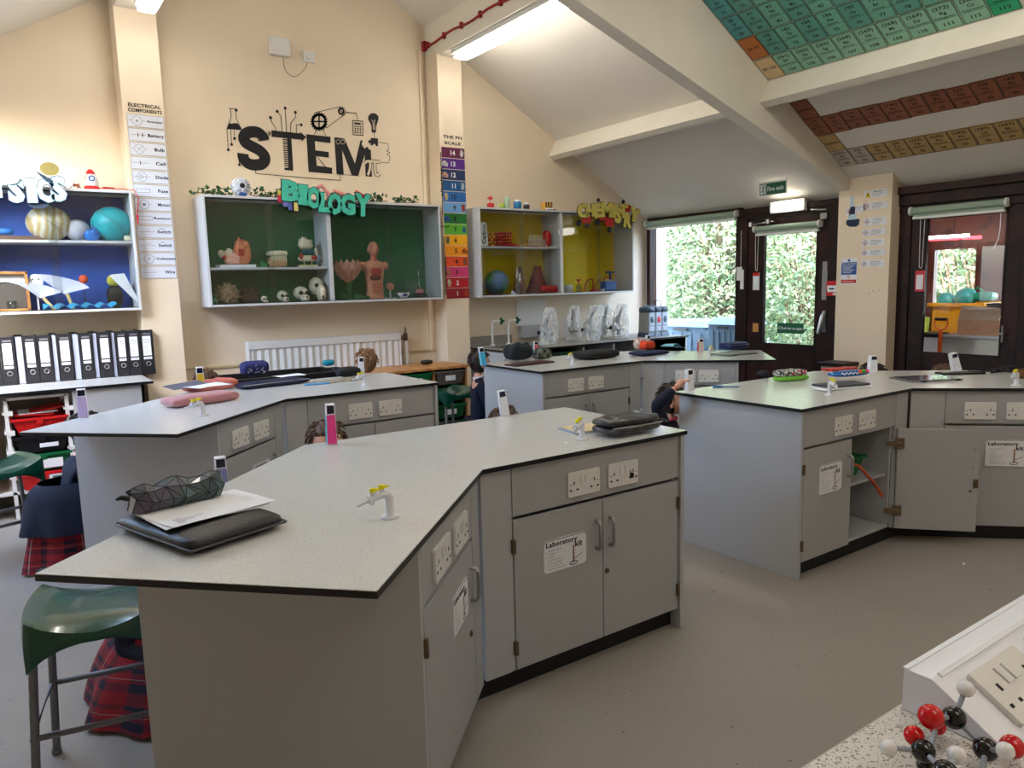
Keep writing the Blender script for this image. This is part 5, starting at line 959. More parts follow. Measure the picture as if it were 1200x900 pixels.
# ---------------- black vinyl lettering
t = thing('wall_lettering', 'large black wall lettering with flask, gears, calculator and bulb', 'wall lettering', (2.6, 6.998, 2.9))
def A1(x, y): p = ony(255+x/9, 115+y/9, 6.998); return (p.x-2.6, p.z-2.9)
def A2(x, y): p = ony(355+x/9, 115+y/9, 6.998); return (p.x-2.6, p.z-2.9)
U = .0102/9*9
def ribbon(mb, pts, w, y=-.0015):
    L_, R_ = [], []; n = len(pts); P = [Vector(p) for p in pts]
    for i in range(n):
        d = (P[min(i+1, n-1)]-P[max(i-1, 0)]).normalized(); nn = Vector((-d.y, d.x))*w/2; L_.append(P[i]+nn); R_.append(P[i]-nn)
    q = L_+R_; mb.add([(v.x, y, v.y) for v in q], [(i, i+1, n+i+1, n+i) for i in range(n-1)]); return mb
def smooth(pts, n=6):
    out = []; P = [Vector(p) for p in pts]
    for i in range(len(P)-1):
        a, b, c, d = P[max(i-1, 0)], P[i], P[i+1], P[min(i+2, len(P)-1)]
        for k in range(n):
            s_ = k/n; out.append(.5*((2*b)+(-a+c)*s_+(2*a-5*b+4*c-d)*s_*s_+(-a+3*b-3*c+d)*s_**3))
    return out+[P[-1]]
mm = 1/9*.0091
ribbon(MB(), smooth([A1(*q) for q in ((490, 448), (474, 405), (432, 366), (385, 355), (335, 360), (292, 385), (276, 425), (295, 468), (345, 500), (405, 530), (455, 562), (492, 606), (498, 652), (462, 694), (395, 704), (335, 694), (290, 660), (270, 620), (268, 584))]), 98*mm).build('letter_s', M_ink, t)
def pl_(f, *pts): return fill_polys([[f(*p) for p in pts]])
def fl(mb, f, pts, y=-.0015): mb.flat(pl_(f, *pts), 0, y, 0); return mb
b = MB(); fl(b, A1, [(568, 338), (872, 372), (872, 356), (932, 410), (888, 458), (882, 438), (570, 408)]); fl(b, A1, [(733, 420), (778, 432), (798, 765), (705, 757), (703, 735), (745, 735)])
for k in range(13): z = 430+k*23; fl(b, A1, [(686+k*1.5, z), (738, z+3), (738, z+15), (687+k*1.5, z+12)])
b.build('letter_t', M_ink, t)
b = MB(); fl(b, A2, [(35, 380), (292, 408), (290, 475), (125, 455), (132, 550), (272, 568), (272, 628), (138, 612), (145, 712), (308, 735), (308, 800), (60, 778)]); b.line([A2(150, 620), A2(245, 728)], .007, y=-.0015); b.build('letter_e', M_ink, t)
b = MB(); fl(b, A2, [(330, 412), (438, 425), (548, 690), (608, 442), (632, 450), (618, 480), (628, 505), (650, 535), (668, 515), (690, 520), (692, 540), (716, 545), (728, 830), (660, 824), (650, 600), (583, 820), (515, 812), (412, 545), (430, 806), (355, 800)]); o = b.build('letter_m', M_ink, t)
b = MB()
for cx in (372, 420): b.line([A2(cx+22*math.cos(a), 461+22*math.sin(a)) for a in [k*PI/8 for k in range(17)]], .009, y=-.0022)
b.build('infinity_mark', M_wall, o)
b = MB(); pi_ = [smooth([A2(655, 690), A2(672, 668), A2(730, 668), A2(812, 674)]), smooth([A2(708, 680), A2(706, 740), A2(684, 812)]), smooth([A2(757, 680), A2(762, 780), A2(782, 815), A2(812, 790)])]
for q in pi_: ribbon(b, q, .036, -.0026)
o = b.build('pi_symbol', M_ink, t); b = MB()
for q in pi_: ribbon(b, q, .023, -.0034)
b.build('pi_fill', M_wall, o)
b = MB(); lw_ = .0055
for pts in ([(118, 108), (196, 114)], [(135, 112), (142, 200), (98, 325)], [(188, 118), (196, 212), (252, 330)], [(98, 328), (112, 540)], [(138, 333), (147, 485)], [(173, 340), (178, 422)]): b.line([A1(*q) for q in pts], lw_, y=-.0015)
fl(b, A1, [(120, 262), (150, 270), (180, 262), (215, 268), (256, 338), (92, 326)])
for q in ((112, 545), (147, 489), (178, 427), (195, 127)): x, z = A1(*q); b.disc(x, z, .013, y=-.0018, n=12)
b.build('flask_drawing', M_ink, t)
b = MB()
for pts in ([(615, 340), (605, 300), (565, 245), (558, 205)], [(680, 345), (668, 190), (628, 140)], [(725, 355), (712, 105)], [(770, 360), (770, 265), (822, 200), (820, 150)], [(832, 370), (832, 282), (882, 282)]):
    b.line([A1(*q) for q in pts], lw_, y=-.0015); x, z = A1(*pts[-1]); b.disc(x, z, .014, y=-.0018, n=12)
b.line([A1(495, 368), A1(568, 372)], lw_, y=-.0015).line([A1(535, 345), A1(560, 400)], lw_, y=-.0015).line([A1(560, 345), A1(535, 400)], lw_, y=-.0015).line([A1(225, 600), A1(228, 700)], lw_, y=-.0015); x, z = A1(229, 703); b.disc(x, z, .013, y=-.0018, n=12)
b.line([A1(398, 738), A1(402, 795), A2(0, 838), A2(395, 868), A2(395, 806)], lw_, y=-.0015); b.line([A2(360, 800), A2(590, 822)], .004, y=-.0015); b.build('circuit_lines', M_ink, t)
b = MB(); C0 = (170, 247)
b.line([A2(C0[0]+68*math.cos(a), C0[1]+74*math.sin(a)) for a in [k*PI/12 for k in range(25)]], .024, y=-.0015)
for k in range(20): a = k*PI/10; b.line([A2(C0[0]+66*math.cos(a), C0[1]+72*math.sin(a)), A2(C0[0]+88*math.cos(a), C0[1]+96*math.sin(a))], .012, y=-.0015)
b.line([A2(C0[0]-65, C0[1]), A2(C0[0]+65, C0[1])], .014, y=-.0015).line([A2(C0[0], C0[1]-70), A2(C0[0], C0[1]+70)], .014, y=-.0015); b.line([A2(140, 330), A2(118, 385)], lw_, y=-.0015).line([A2(215, 330), A2(240, 398)], lw_, y=-.0015); b.build('gear_wheel', M_ink, t)
b = MB(); b.line([A2(120, 155), A2(200, 135), A2(380, 94)]+[A2(402+44*math.cos(a), 138+46*math.sin(a)) for a in [R(-80+20*k) for k in range(9)]]+[A2(440, 172), A2(245, 315)], lw_, y=-.0015); b.line([A2(402+26*math.cos(a), 138+28*math.sin(a)) for a in [k*PI/8 for k in range(17)]], .017, y=-.0018); x, z = A2(402, 138); b.disc(x, z, .006, y=-.0018); b.line([A2(450, 148), A2(565, 160), A2(575, 235)], lw_, y=-.0015); b.build('belt_pulley', M_ink, t)
b = MB(); b.line([A2(*q) for q in ((525, 235), (630, 245), (632, 395), (528, 385), (525, 235))], .008, y=-.0015); fl(b, A2, [(542, 255), (610, 262), (610, 282), (543, 275)])
for i in range(3):
    for j in range(4): x, z = A2(552+27*i, 298+22*j+2*i); b.box(x-.0075, x+.0075, -.002, -.0015, z-.006, z+.006)
b.build('calculator_drawing', M_ink, t)
b = MB(); fl(b, A2, [(690+52-56*math.cos(a), 212-54*math.sin(a)) for a in [R(-20+220*k/16) for k in range(17)]]+[(772, 300), (770, 365), (725, 362), (722, 290), (705, 255)]); o = b.build('bulb_drawing', M_ink, t); b = MB(); b.line([A2(722, 232), A2(738, 245), A2(742, 330)], .006, y=-.0024).line([A2(762, 232), A2(752, 245), A2(756, 330)], .006, y=-.0024); b.build('filament_line', M_wall, o)
b = MB(); fl(b, A2, [(712, 420), (790, 425), (792, 508), (770, 505), (765, 490), (752, 482), (738, 488), (733, 500), (715, 497)]); x, z = A2(704, 460); b.disc(x, z, .016, y=-.0018, n=14); b.line([A2(750, 368), A2(752, 420)], lw_, y=-.0015); b.line([A2(*q) for q in ((790, 465), (895, 480), (905, 540), (880, 555), (918, 575), (885, 592), (918, 612), (905, 685), (815, 675))], lw_, y=-.0015); b.build('puzzle_and_resistor', M_ink, t)

# router and socket on the wall
p = ony(315, 42, 6.96); q = ony(340, 67, 6.96); t = thing('wireless_router_box', 'white square wireless box high on the cream wall', 'electronic box', (p.x, 6.93, q.z)); MB().box(0, q.x-p.x, 0, .068, 0, p.z-q.z).build('case', M_plast, t, bevel=.012); MB().box(.17, .18, .02, .06, .1, .12).build('bracket', M_grey, t)
p = ony(355, 59, 6.98); q = ony(369, 74, 6.98); t = thing('wall_socket', 'small white wall socket with a plug beside the wireless box', 'socket', (p.x, 6.975, q.z)); MB().box(0, q.x-p.x, 0, .024, 0, p.z-q.z).build('face_plate', M_plast, t, bevel=.004); MB().box(.02, .06, -.03, 0, .02, .06).build('plug', M_plast, t, bevel=.006)
a, b_ = ony(332, 68, 6.96), ony(360, 74, 6.95); m_ = ony(345, 90, 6.97); t = MB().tube(smooth([tuple(a), tuple(a+Vector((.01, 0, -.1))), tuple(m_), tuple(b_+Vector((-.03, 0, -.06))), tuple(b_)]), .0035, 6); tag(t.build('cable', mat('tan_cable', (150, 130, 104), .6)), 'thin looping cable between the wireless box and the wall socket', 'cable')

# ---------------- electrical component strip on the left pier
words = ['Ammeter', 'Battery', 'Bulb', 'Cell', 'Diode', 'Fuse', 'Motor', 'Resistor', 'Switch', 'Switch', 'Voltmeter', 'Wire']
Z0, Z1 = 2.999, 1.687; hh = (Z0-Z1)/12
t = thing('poster_heading', 'black Electrical Components heading above the card strip', 'lettering', (1.14, 6.747, 3.03)); MB().text('ELECTRICAL', 0, .035, .24, .026, bold=.03).text('COMPONENTS', 0, -.005, .25, .026, bold=.03).build('lettering', M_ink, t)
m_line = mat('fine_grey_line', (140, 140, 150), .7, var=0)
for i, w in enumerate(words):
    z = Z0-hh*(i+.5); t = thing('component_sign', 'white circuit card reading '+w+(' with closed contact, upper one' if i == 8 else ' with open contact, lower one' if i == 9 else '')+' on the left pier', 'card', (1.138, 6.747, z), group=None); W = .272; h = hh*.92
    MB().box(-W/2, W/2, 0, .002, -h/2, h/2).build('card', mat('cool_card', (214, 218, 230), .7, var=.01), t); s = MB().line([(-W/2+.002, -h/2+.002), (W/2-.002, -h/2+.002), (W/2-.002, h/2-.002), (-W/2+.002, h/2-.002), (-W/2+.002, -h/2+.002)], .003, y=-.001)
    x = -.065
    if w in ('Ammeter', 'Motor', 'Voltmeter', 'Bulb', 'Diode'): s.line(arc(x, 0, .036, 0, 360, 20), .003, y=-.001).line([(x-.06, 0), (x-.036, 0)], .003, y=-.001).line([(x+.036, 0), (x+.06, 0)], .003, y=-.001)
    if w in ('Fuse', 'Resistor'): s.line([(x-.05, -.015), (x+.05, -.015), (x+.05, .015), (x-.05, .015), (x-.05, -.015)], .003, y=-.001)
    if w == 'Bulb': s.line([(x-.025, -.025), (x+.025, .025)], .003, y=-.001).line([(x-.025, .025), (x+.025, -.025)], .003, y=-.001)
    if w == 'Diode': s.line([(x-.06, 0), (x+.06, 0)], .003, y=-.001).line([(x-.015, -.02), (x+.015, 0), (x-.015, .02), (x-.015, -.02)], .003, y=-.001)
    if w in ('Cell', 'Battery', 'Wire', 'Switch'): s.line([(x-.055, 0), (x-.01, 0)], .003, y=-.001).line([(x+.01, 0), (x+.055, 0)], .003, y=-.001)
    if w == 'Wire': s.line([(x-.01, 0), (x+.01, 0)], .003, y=-.001)
    if w == 'Switch': s.line([(x-.01, 0), (x+.02, .008 if i == 8 else .02)], .003, y=-.001)
    s.build('symbol', m_line, t); L = MB().text(w, .066 if len(w) > 5 else .085, .002, .017*len(w) if len(w) > 5 else .019*len(w), .024 if w not in ('Voltmeter', 'Resistor', 'Ammeter') else .018, y=-.001, bold=.03, align='c')
    if w in ('Ammeter', 'Motor', 'Voltmeter'): L.text(w[0], x, 0, None, .02, y=-.001)
    if w in ('Cell', 'Battery'): L.box(x-.004, x+.002, -.0015, -.001, -.014, .014)
    if w == 'Battery': L.box(x+.03, x+.036, -.0015, -.001, -.014, .014)
    if w == 'Switch': L.text('Closed' if i == 8 else 'Open', .05, .028, None, .009, y=-.001)
    L.build('lettering', mat('navy_ink', (26, 26, 48), .7, var=0), t)
# ---------------- pH scale on the right pier
pc = [(150, 24, 40), (184, 20, 44), (206, 60, 120), (226, 80, 30), (238, 150, 24), (244, 178, 20), (96, 180, 50), (30, 110, 44), (110, 160, 212), (40, 100, 170), (22, 84, 136), (34, 52, 92), (86, 40, 130), (96, 24, 66)]
t = thing('poster_heading', 'black pH Scale heading above the coloured number strip', 'lettering', (4.0, 6.747, 3.03)); MB().text('THE PH', 0, .045, .22, .028, bold=.03).text('SCALE', 0, -.015, .19, .028, bold=.03).build('lettering', M_ink, t)
PZ = 1.437; ph = (2.975-PZ)/14; names = ['dark red', 'crimson', 'pink', 'orange red', 'orange', 'amber', 'lime green', 'dark green', 'pale blue', 'mid blue', 'steel blue', 'navy', 'purple', 'plum']
for i in range(14):
    z = PZ+ph*(i+.5); t = thing('scale_card', names[i]+' number %d card in the vertical pH strip' % (i+1), 'card', (4.0, 6.747, z)); W = .272; h = ph*.94
    MB().box(-W/2, W/2, 0, .002, -h/2, h/2).build('card', mat('ph_%s' % names[i].replace(' ', '_'), pc[i], .6, var=.02), t)
    MB().text(str(i+1), -.005 if i != 1 else 0, 0, None, .045, y=-.001, bold=.03).build('number', M_ink if i in (2, 3, 4, 5, 6, 7, 8, 9) else M_paper, t)
    sx = 1 if i in (0, 3, 4, 6, 8, 10, 13) else -1; x = sx*.1; c = [(206, 70, 30), (220, 220, 180), (220, 130, 90), (150, 90, 60), (190, 90, 20), (120, 120, 110), (50, 110, 170), (40, 90, 170), (190, 70, 40), (220, 200, 150), (190, 210, 220), (226, 170, 150), (225, 225, 220), (230, 220, 220)][i]
    s = MB()
    if i in (1, 9, 13): s.xz(arc(x, 0, .022, 0, 360, 16, .038)[:-1], -.0015, -.0005)
    elif i in (6,): s.xz([(x-.022, -.03), (x+.022, -.03), (x+.02, .0), (x, .04), (x-.02, .0)], -.0015, -.0005)
    elif i in (4, 12, 7, 11): s.xz([(x-.04, -.025), (x+.03, -.03), (x+.035, .0), (x+.0, .028), (x-.03, .015)], -.0015, -.0005)
    else: s.xz(rrect(x-.02, -.035, x+.02, .035, .01), -.0015, -.0005)
    s.build('small_picture', mat('ph_picture_%d' % i, c, .6, rgb2=tuple(int(v*.6) for v in c), scale=40), t)
t = thing('side_scale_bar', 'thin black bar and small words along the left edge of the pH strip', 'lettering', (3.855, 6.747, 2.2)); s = MB().box(-.005, .003, 0, .002, .1, .72).box(-.003, .005, 0, .002, -.72, -.12)
s.text('alkaline', -.006, .42, .28, .03, y=-.002, ang=PI/2).text('acidic', .004, -.42, .2, .03, y=-.002, ang=PI/2).text('neutral', -.01, -.02, .14, .022, y=-.004, bold=.03).build('scale_bar', M_ink, t)

# ---------------- periodic table tiles on the sloping ceiling
nrm = Vector((.58, 0, 1)).normalized(); tx = Vector((1, 0, -.58)).normalized()      # tx runs down the slope; the rows run towards -y
def tile(px_c, w, h, rgb, lines, label, name='element_tile', mname=None):
    """px_c = (x, y) roof position of the tile's upper left corner"""
    x, y = px_c; o = Vector((x, y, RZ(x)))-nrm*.006; t = bpy.data.objects.new(name, None); COL.objects.link(t); tag(t, label, 'tile', 'periodic table tiles on the ceiling')
    M = Matrix(((0, -nrm.x*-1, -tx.x, o.x), (-1, 0, 0, o.y), (0, -nrm.z*-1, -tx.z, o.z), (0, 0, 0, 1)))
    # local x -> -y world, local z -> up slope, local -y -> down into the room
    M = Matrix(((0, nrm.x, -tx.x, o.x), (-1, nrm.y, -tx.y, o.y), (0, nrm.z, -tx.z, o.z), (0, 0, 0, 1)))
    t.matrix_world = M
    MB().box(0, w, 0, .004, -h, 0).build('tile_card', mat(mname, rgb, .6, var=.06, scale=6), t); s = MB(); e = .004
    s.line([(e, -e), (w-e, -e), (w-e, -h+e), (e, -h+e), (e, -e)], .004, y=-.001)
    if len(lines) >= 3: s.line([(.01, -h*.60), (w-.01, -h*.60)], .003, y=-.001)
    zz = [(-.17, .12), (-.37, .12), (-.53, .07), (-.80, .12)]
    if len(lines) == 1: zz = [(-.5, .12)]
    for L, (a, b) in zip(lines, zz):
        s.text(L, w/2, h*a, min(w*.86, w*.125*max(len(L), 2)*(b/.12)), h*b, y=-.001, bold=.02)
    s.build('print', M_ink, t); return t
EL = {39: ('Y', 'Yttrium', '89'), 40: ('Zr', 'Zirconium', '91'), 41: ('Nb', 'Niobium', '93'), 42: ('Mo', 'Molybdenum', '96'), 43: ('Tc', 'Technetium', '(98)'), 44: ('Ru', 'Ruthenium', '101'), 45: ('Rh', 'Rhodium', '103'), 46: ('Pd', 'Palladium', '106'), 21: ('Sc', 'Scandium', '45'), 22: ('Ti', 'Titanium', '48'), 23: ('V', 'Vanadium', '51'), 24: ('Cr', 'Chromium', '52'),
      72: ('Hf', 'Hafnium', '178'), 73: ('Ta', 'Tantalum', '181'), 74: ('W', 'Tungsten', '184'), 75: ('Re', 'Rhenium', '186'), 76: ('Os', 'Osmium', '190'), 77: ('Ir', 'Iridium', '192'), 78: ('Pt', 'Platinum', '195'), 79: ('Au', 'Gold', '197'), 80: ('Hg', 'Mercury', '201'), 81: ('Tl', 'Thallium', '204'),
      104: ('Rf', 'Rutherfordium', '(261)'), 105: ('Db', 'Dubnium', '(262)'), 106: ('Sg', 'Seaborgium', '(266)'), 107: ('Bh', 'Bohrium', '(264)'), 108: ('Hs', 'Hassium', '(269)'), 109: ('Mt', 'Meitnerium', '(268)'), 110: ('Ds', 'Darmstadtium', '(269)'), 111: ('Rg', 'Roentgenium', '(272)'), 112: ('Cn', 'Copernicium', '(285)'), 113: ('Nh', 'Nihonium', '(286)'),
      57: ('La', 'Lanthanum', '139'), 58: ('Ce', 'Cerium', '140'), 59: ('Pr', 'Praseodymium', '141'), 60: ('Nd', 'Neodymium', '144'), 61: ('Pm', 'Promethium', '(145)'), 62: ('Sm', 'Samarium', '150'), 63: ('Eu', 'Europium', '152'), 64: ('Gd', 'Gadolinium', '157'), 65: ('Tb', 'Terbium', '159'), 66: ('Dy', 'Dysprosium', '163'), 67: ('Ho', 'Holmium', '165'),
      89: ('Ac', 'Actinium', '(227)'), 90: ('Th', 'Thorium', '232'), 91: ('Pa', 'Protactinium', '231'), 92: ('U', 'Uranium', '238'), 93: ('Np', 'Neptunium', '(237)'), 94: ('Pu', 'Plutonium', '(242)'), 95: ('Am', 'Americium', '(243)'), 96: ('Cm', 'Curium', '(247)'), 97: ('Bk', 'Berkelium', '(247)'), 98: ('Cf', 'Californium', '(251)'), 99: ('Es', 'Einsteinium', '(252)')}
PX, PY = .2125, .172; TW, TH = .166, .238
names_el = lambda n: EL[n][1]
def eltile(n, x, y, rgb, mn, lab): s, nm, ms = EL[n]; tile((x, y), TW, TH, rgb, [ms, s, nm, str(n)], lab+' ceiling tile for '+nm+' in the periodic table', mname=mn)
def inview(x, y):
    d = Vector((x, y, RZ(x)))-EYE; w = d.dot(_f); px = 600+FPX*d.dot(RR)/w; py = 450-FPX*d.dot(UU)/w; return w > 0 and px < 1216 and py > -14
rows = {4: [21, 22, 23, 24], 5: [39, 40, 41, 42, 43, 44, 45, 46], 6: [None, 72, 73, 74, 75, 76, 77, 78, 79, 80, 81], 7: [None, 104, 105, 106, 107, 108, 109, 110, 111, 112, 113]}
gr = [('tile_sea_green', (110, 176, 152)), ('tile_pale_green', (136, 188, 160)), ('tile_teal', (92, 158, 144)), ('tile_blue_teal', (84, 158, 160))]
for r_, els in rows.items():
    xt = 5.322-PX*(7-r_)
    for c_, n in enumerate(els):
        y = 4.085-PY*c_
        if not (inview(xt+.2, y-.08) or inview(xt+.2, y)): continue
        if n is None: tile((xt, y), TW, TH, (186, 112, 58) if r_ == 6 else (216, 190, 150), ['57-71' if r_ == 6 else '89-103'], ('orange brown' if r_ == 6 else 'cream')+' ceiling tile marked with a number range at the left of the table', mname='tile_orange' if r_ == 6 else 'tile_cream'); continue
        mn, rgb = ('tile_bright_green', (20, 160, 110)) if n == 113 else gr[3] if c_ == 0 else gr[1] if r_ == 7 else gr[(c_ % 2)*2]
        eltile(n, xt, y, rgb, mn, {'tile_bright_green': 'bright green', 'tile_blue_teal': 'blue green', 'tile_pale_green': 'pale green', 'tile_sea_green': 'sea green', 'tile_teal': 'teal'}[mn])
tile((5.803, 4.075), TW, TH, (150, 92, 66), ['Lanthanides'], 'blank brown corner tile starting the brown row on the ceiling', mname='tile_brown'); tile((6.222, 4.075), TW, TH, (188, 156, 104), ['Actinides'], 'blank tan tile joining the brown row and the tan row', mname='tile_tan')
for c_ in range(11):
    y = 4.078-PY*c_*.99; eltile(57+c_, 6.010+.004*math.sin(c_*2), y, (146, 92, 66), 'tile_brown', 'brown'); 
    eltile(89+c_, 6.422, y, (188, 158, 106) if c_ > 1 else (186, 178, 160), 'tile_tan' if c_ > 1 else 'tile_grey_cream', 'tan' if c_ > 1 else 'grey cream')
# ============================================================ THINGS ON THE BENCHES
def item(name, label, cat, px, py, rz=0., h=.9105, group=None, dz=0.):
    p = T(px, py, h); return thing(name, label, cat, (p.x, p.y, h+dz), rz, group)
def span(p0, p1, h=.91): return (T(*p1, h)-T(*p0, h))
def wavy(m, t, W, D, z=0., amp=.004, name='sheet', ph=0., thick=.0006, cur=0.):
    return MB().grid(lambda u, v: ((u-.5)*W, (v-.5)*D, z+amp*(1+math.sin(u*5+ph)*math.cos(v*4+ph))+cur*(u*v)**3), 12, 12, 0, thick).build(name, m, t)
# --- binders
sp = [(-14, 3, 0), (3, 21, 0), (21, 31, 1), (31, 47, 0), (47, 64, 0), (64, 71, 1), (71, 88, 0), (88, 97, 1), (97, 112, 0), (112, 118.5, 1), (118.5, 134, 0), (134, 139.5, 1), (139.5, 153, 0), (153, 168, 0), (168, 183.5, 0)]
m_bind = mat('black_marbled_board', (22, 22, 26), .45, rgb2=(36, 36, 42), scale=60)
ordn = ['cut by the photo edge', 'second', 'third', 'fourth', 'fifth', 'sixth', 'seventh', 'eighth', 'ninth', 'tenth', 'eleventh', 'twelfth', 'thirteenth', 'fourteenth', 'rightmost, against the pier']
for i, (a, b, rev) in enumerate(sp):
    xa, xb = ony(a, 440, 6.68).x, ony(b, 440, 6.68).x; xa += .0015; W = xb-xa-.0015; H = .365
    lb = ('black binder turned with its paper edge outwards, '+ordn[i]+' from the left in the row') if rev else ('black binder with a white spine label, '+(ordn[i] if i in (0, 14) else ordn[i]+' from the left in the row'))
    t = thing('ring_binder', lb, 'binder', (xa, 6.685+(.012 if rev else 0), .911), group='binders in the row under the blue cabinet')
    if rev:
        MB().box(0, .003, 0, .27, 0, H).box(W-.003, W, 0, .27, 0, H).box(.003, W-.003, .262, .27, 0, H).build('cover', m_bind, t); MB().box(.005, W-.005, .008, .25, .004, H-.012).build('paper_block', mat('blue_white_paper', (176, 186, 214), .8, kind='wave', scale=60, var=.1), t); continue
    MB().box(0, W, 0, .006, 0, H).box(0, .003, .006, .28, 0, H).box(W-.003, W, .006, .28, 0, H).build('cover', m_bind, t, bevel=.0015)
    MB().box(W*.16, W*.80, -.001, 0, .155, .315).box(W*.16, W*.80, -.001, 0, .125, .145).build('spine_label', M_paper, t)
    s = MB().text(['Notes', 'Year 3', 'Plans', 'Forces', 'Light', 'Plants', 'Rocks', 'Sound'][i % 8], W*.48, .285, W*.5, .010, y=-.002).box(W*.22, W*.7, -.0015, -.001, .262, .265)
    for k in range(4): s.box(W*.24, W*(.5+.04*(k % 3)), -.0015, -.001, .235-.02*k, .237-.02*k)
    s.text('A4 file', W*.46, .135, W*.4, .008, y=-.002); s.build('lettering', M_grey, t)
    MB().box(W*.2, W*.8, -.001, 0, .325, .34).build('maker_strip', M_grey, t); MB().tube([(W*.5+.016*math.cos(q), -.002, .088+.016*math.sin(q)) for q in [k*PI/8 for k in range(16)]], .0035, 6, closed=True).build('finger_ring', M_metal, t)
# --- bench C left pile
A, B_, C_ = T(150, 624), T(207, 652), T(320, 616); e1 = (B_-A); e2 = (C_-B_); ctr = (A+C_)/2; W, D = e2.length, e1.length; ang = math.atan2(e2.y, e2.x)
t = thing('zip_folder', 'black zipped leather folder under the papers on the nearest bench', 'folder', (ctr.x, ctr.y, .9105), ang); m_lth = mat('black_leather', (13, 14, 19), .42, bump=.3, bscale=120)
MB().soft((0, 0, 0), (W*1.02, D*1.35, .046), e=9, seg=40, rings=12).build('folder_body', m_lth, t); MB().tube([(x*W*.505, y*D*.67, .018) for x, y in arc(.93, -.93, .07, -90, 0, 4)+arc(.93, .93, .07, 0, 90, 4)+arc(-.93, .93, .07, 90, 180, 4)+arc(-.93, -.93, .07, 180, 270, 4)], .003, 6, closed=True).build('zip', mat('zip_grey', (70, 72, 78), .4), t)
MB().tube([(W*.49, -D*.1, .02), (W*.55, -D*.12, .012), (W*.59, -.1*D-.005, .006), (W*.58, -.1*D+.01, .006), (W*.53, -D*.06, .014), (W*.49, -D*.05, .02)], .003, 6).build('zip_pull', M_black, t)
p = T(240, 600, .95)
for k, (dx, dz, a) in enumerate(((0, 0, R(12)), (.006, .004, R(17)))):
    t = thing('paper_sheet', ('lower' if k == 0 else 'upper')+' white worksheet lying on the black zipped folder', 'paper', (p.x+dx, p.y, .957+dz), a, group='worksheets on the folder'); wavy(M_paper, t, .30, .215, 0, .003, 'sheet', ph=k)
    if k: s = MB(); s.M = Matrix.Rotation(-PI/2, 4, 'X'); [s.box(-.13, -.13+.02+.03*(q % 3), -.0095, -.009, -.095+.012*q, -.093+.012*q) for q in range(4)]; s.build('print', M_grey, t)
# faceted pencil case
p = T(206, 592, .96); t = thing('pencil_case', 'faceted iridescent black pencil case on top of the worksheets', 'pencil case', (p.x, p.y, .968), R(10)); t.scale = (1, 1.1, 1.14); L = .245
m_fac = mat('iridescent_facets', (92, 84, 104), .35, metal=.2, rgb2=(70, 96, 98), scale=14, coat=.3); b = MB(); n = 9; ring = [(-.035, 0), (-.046, .022), (-.034, .052), (0, .066), (.034, .05), (.044, .022), (.034, 0)]; rn = random.Random(5); rows = []
for i in range(n):
    u = i/(n-1); k = (.5 if i in (0, n-1) else 1)*(1-.18*math.sin(u*PI)*rn.random()); rows.append([Vector(((u-.5)*L+(rn.uniform(-.008, .008) if 0 < i < n-1 else 0)+(.012 if j % 2 else 0), y*k, z*k+(.02 if i in (0, n-1) and z > 0 else 0)+(rn.uniform(-.005, .004) if z > .01 else 0))) for j, (y, z) in enumerate(ring)])
vs = [v for r in rows for v in r]; m_ = len(ring); fs = []
for i in range(n-1):
    for j in range(m_-1):
        a, b2, c, d = i*m_+j, i*m_+j+1, (i+1)*m_+j+1, (i+1)*m_+j; fs += [(a, b2, c), (a, c, d)] if (i+j) % 2 else [(a, b2, d), (b2, c, d)]
fs += [tuple(range(m_)), tuple(range((n-1)*m_, n*m_))[::-1]]; b.add(vs, fs); o = b.build('case_body', m_fac, t)
b = MB(); seen = set()
for f in fs[:-2]:
    for i in range(3):
        e = tuple(sorted((f[i], f[(i+1) % 3])))
        if e not in seen and (vs[e[0]].z > .005 or vs[e[1]].z > .005): seen.add(e); b.tube([vs[e[0]]*1.004, vs[e[1]]*1.004], .0012, 4, cap=False)
b.build('facet_lines', M_black, t); MB().tube([(-L*.5, 0, .035), (-L*.5-.02, 0, .04), (-L*.5-.03, .005, .036)], [.008, .006, .003], 8).build('zip_tab', M_black, t)
for px, py, lb in ((213, 630, 'tiny white paper scrap on the nearest worktop in front of the folder'), (663, 519, 'small pale mark of paper on the nearest worktop left of the far tap'), (1130, 661, 'white paper scrap on the floor by the right-hand bench')):
    t = item('paper_scrap', lb, 'paper scrap', px, py, .3, h=.9105 if px != 1130 else .0005); k = 1 if px != 1130 else 2.; MB().add([(-.008*k, 0, 0), (.008*k, -.003*k, 0), (.009*k, .004*k, .002), (-.005*k, .005*k, .001)], [(0, 1, 2, 3)]).build('scrap', M_paper, t)
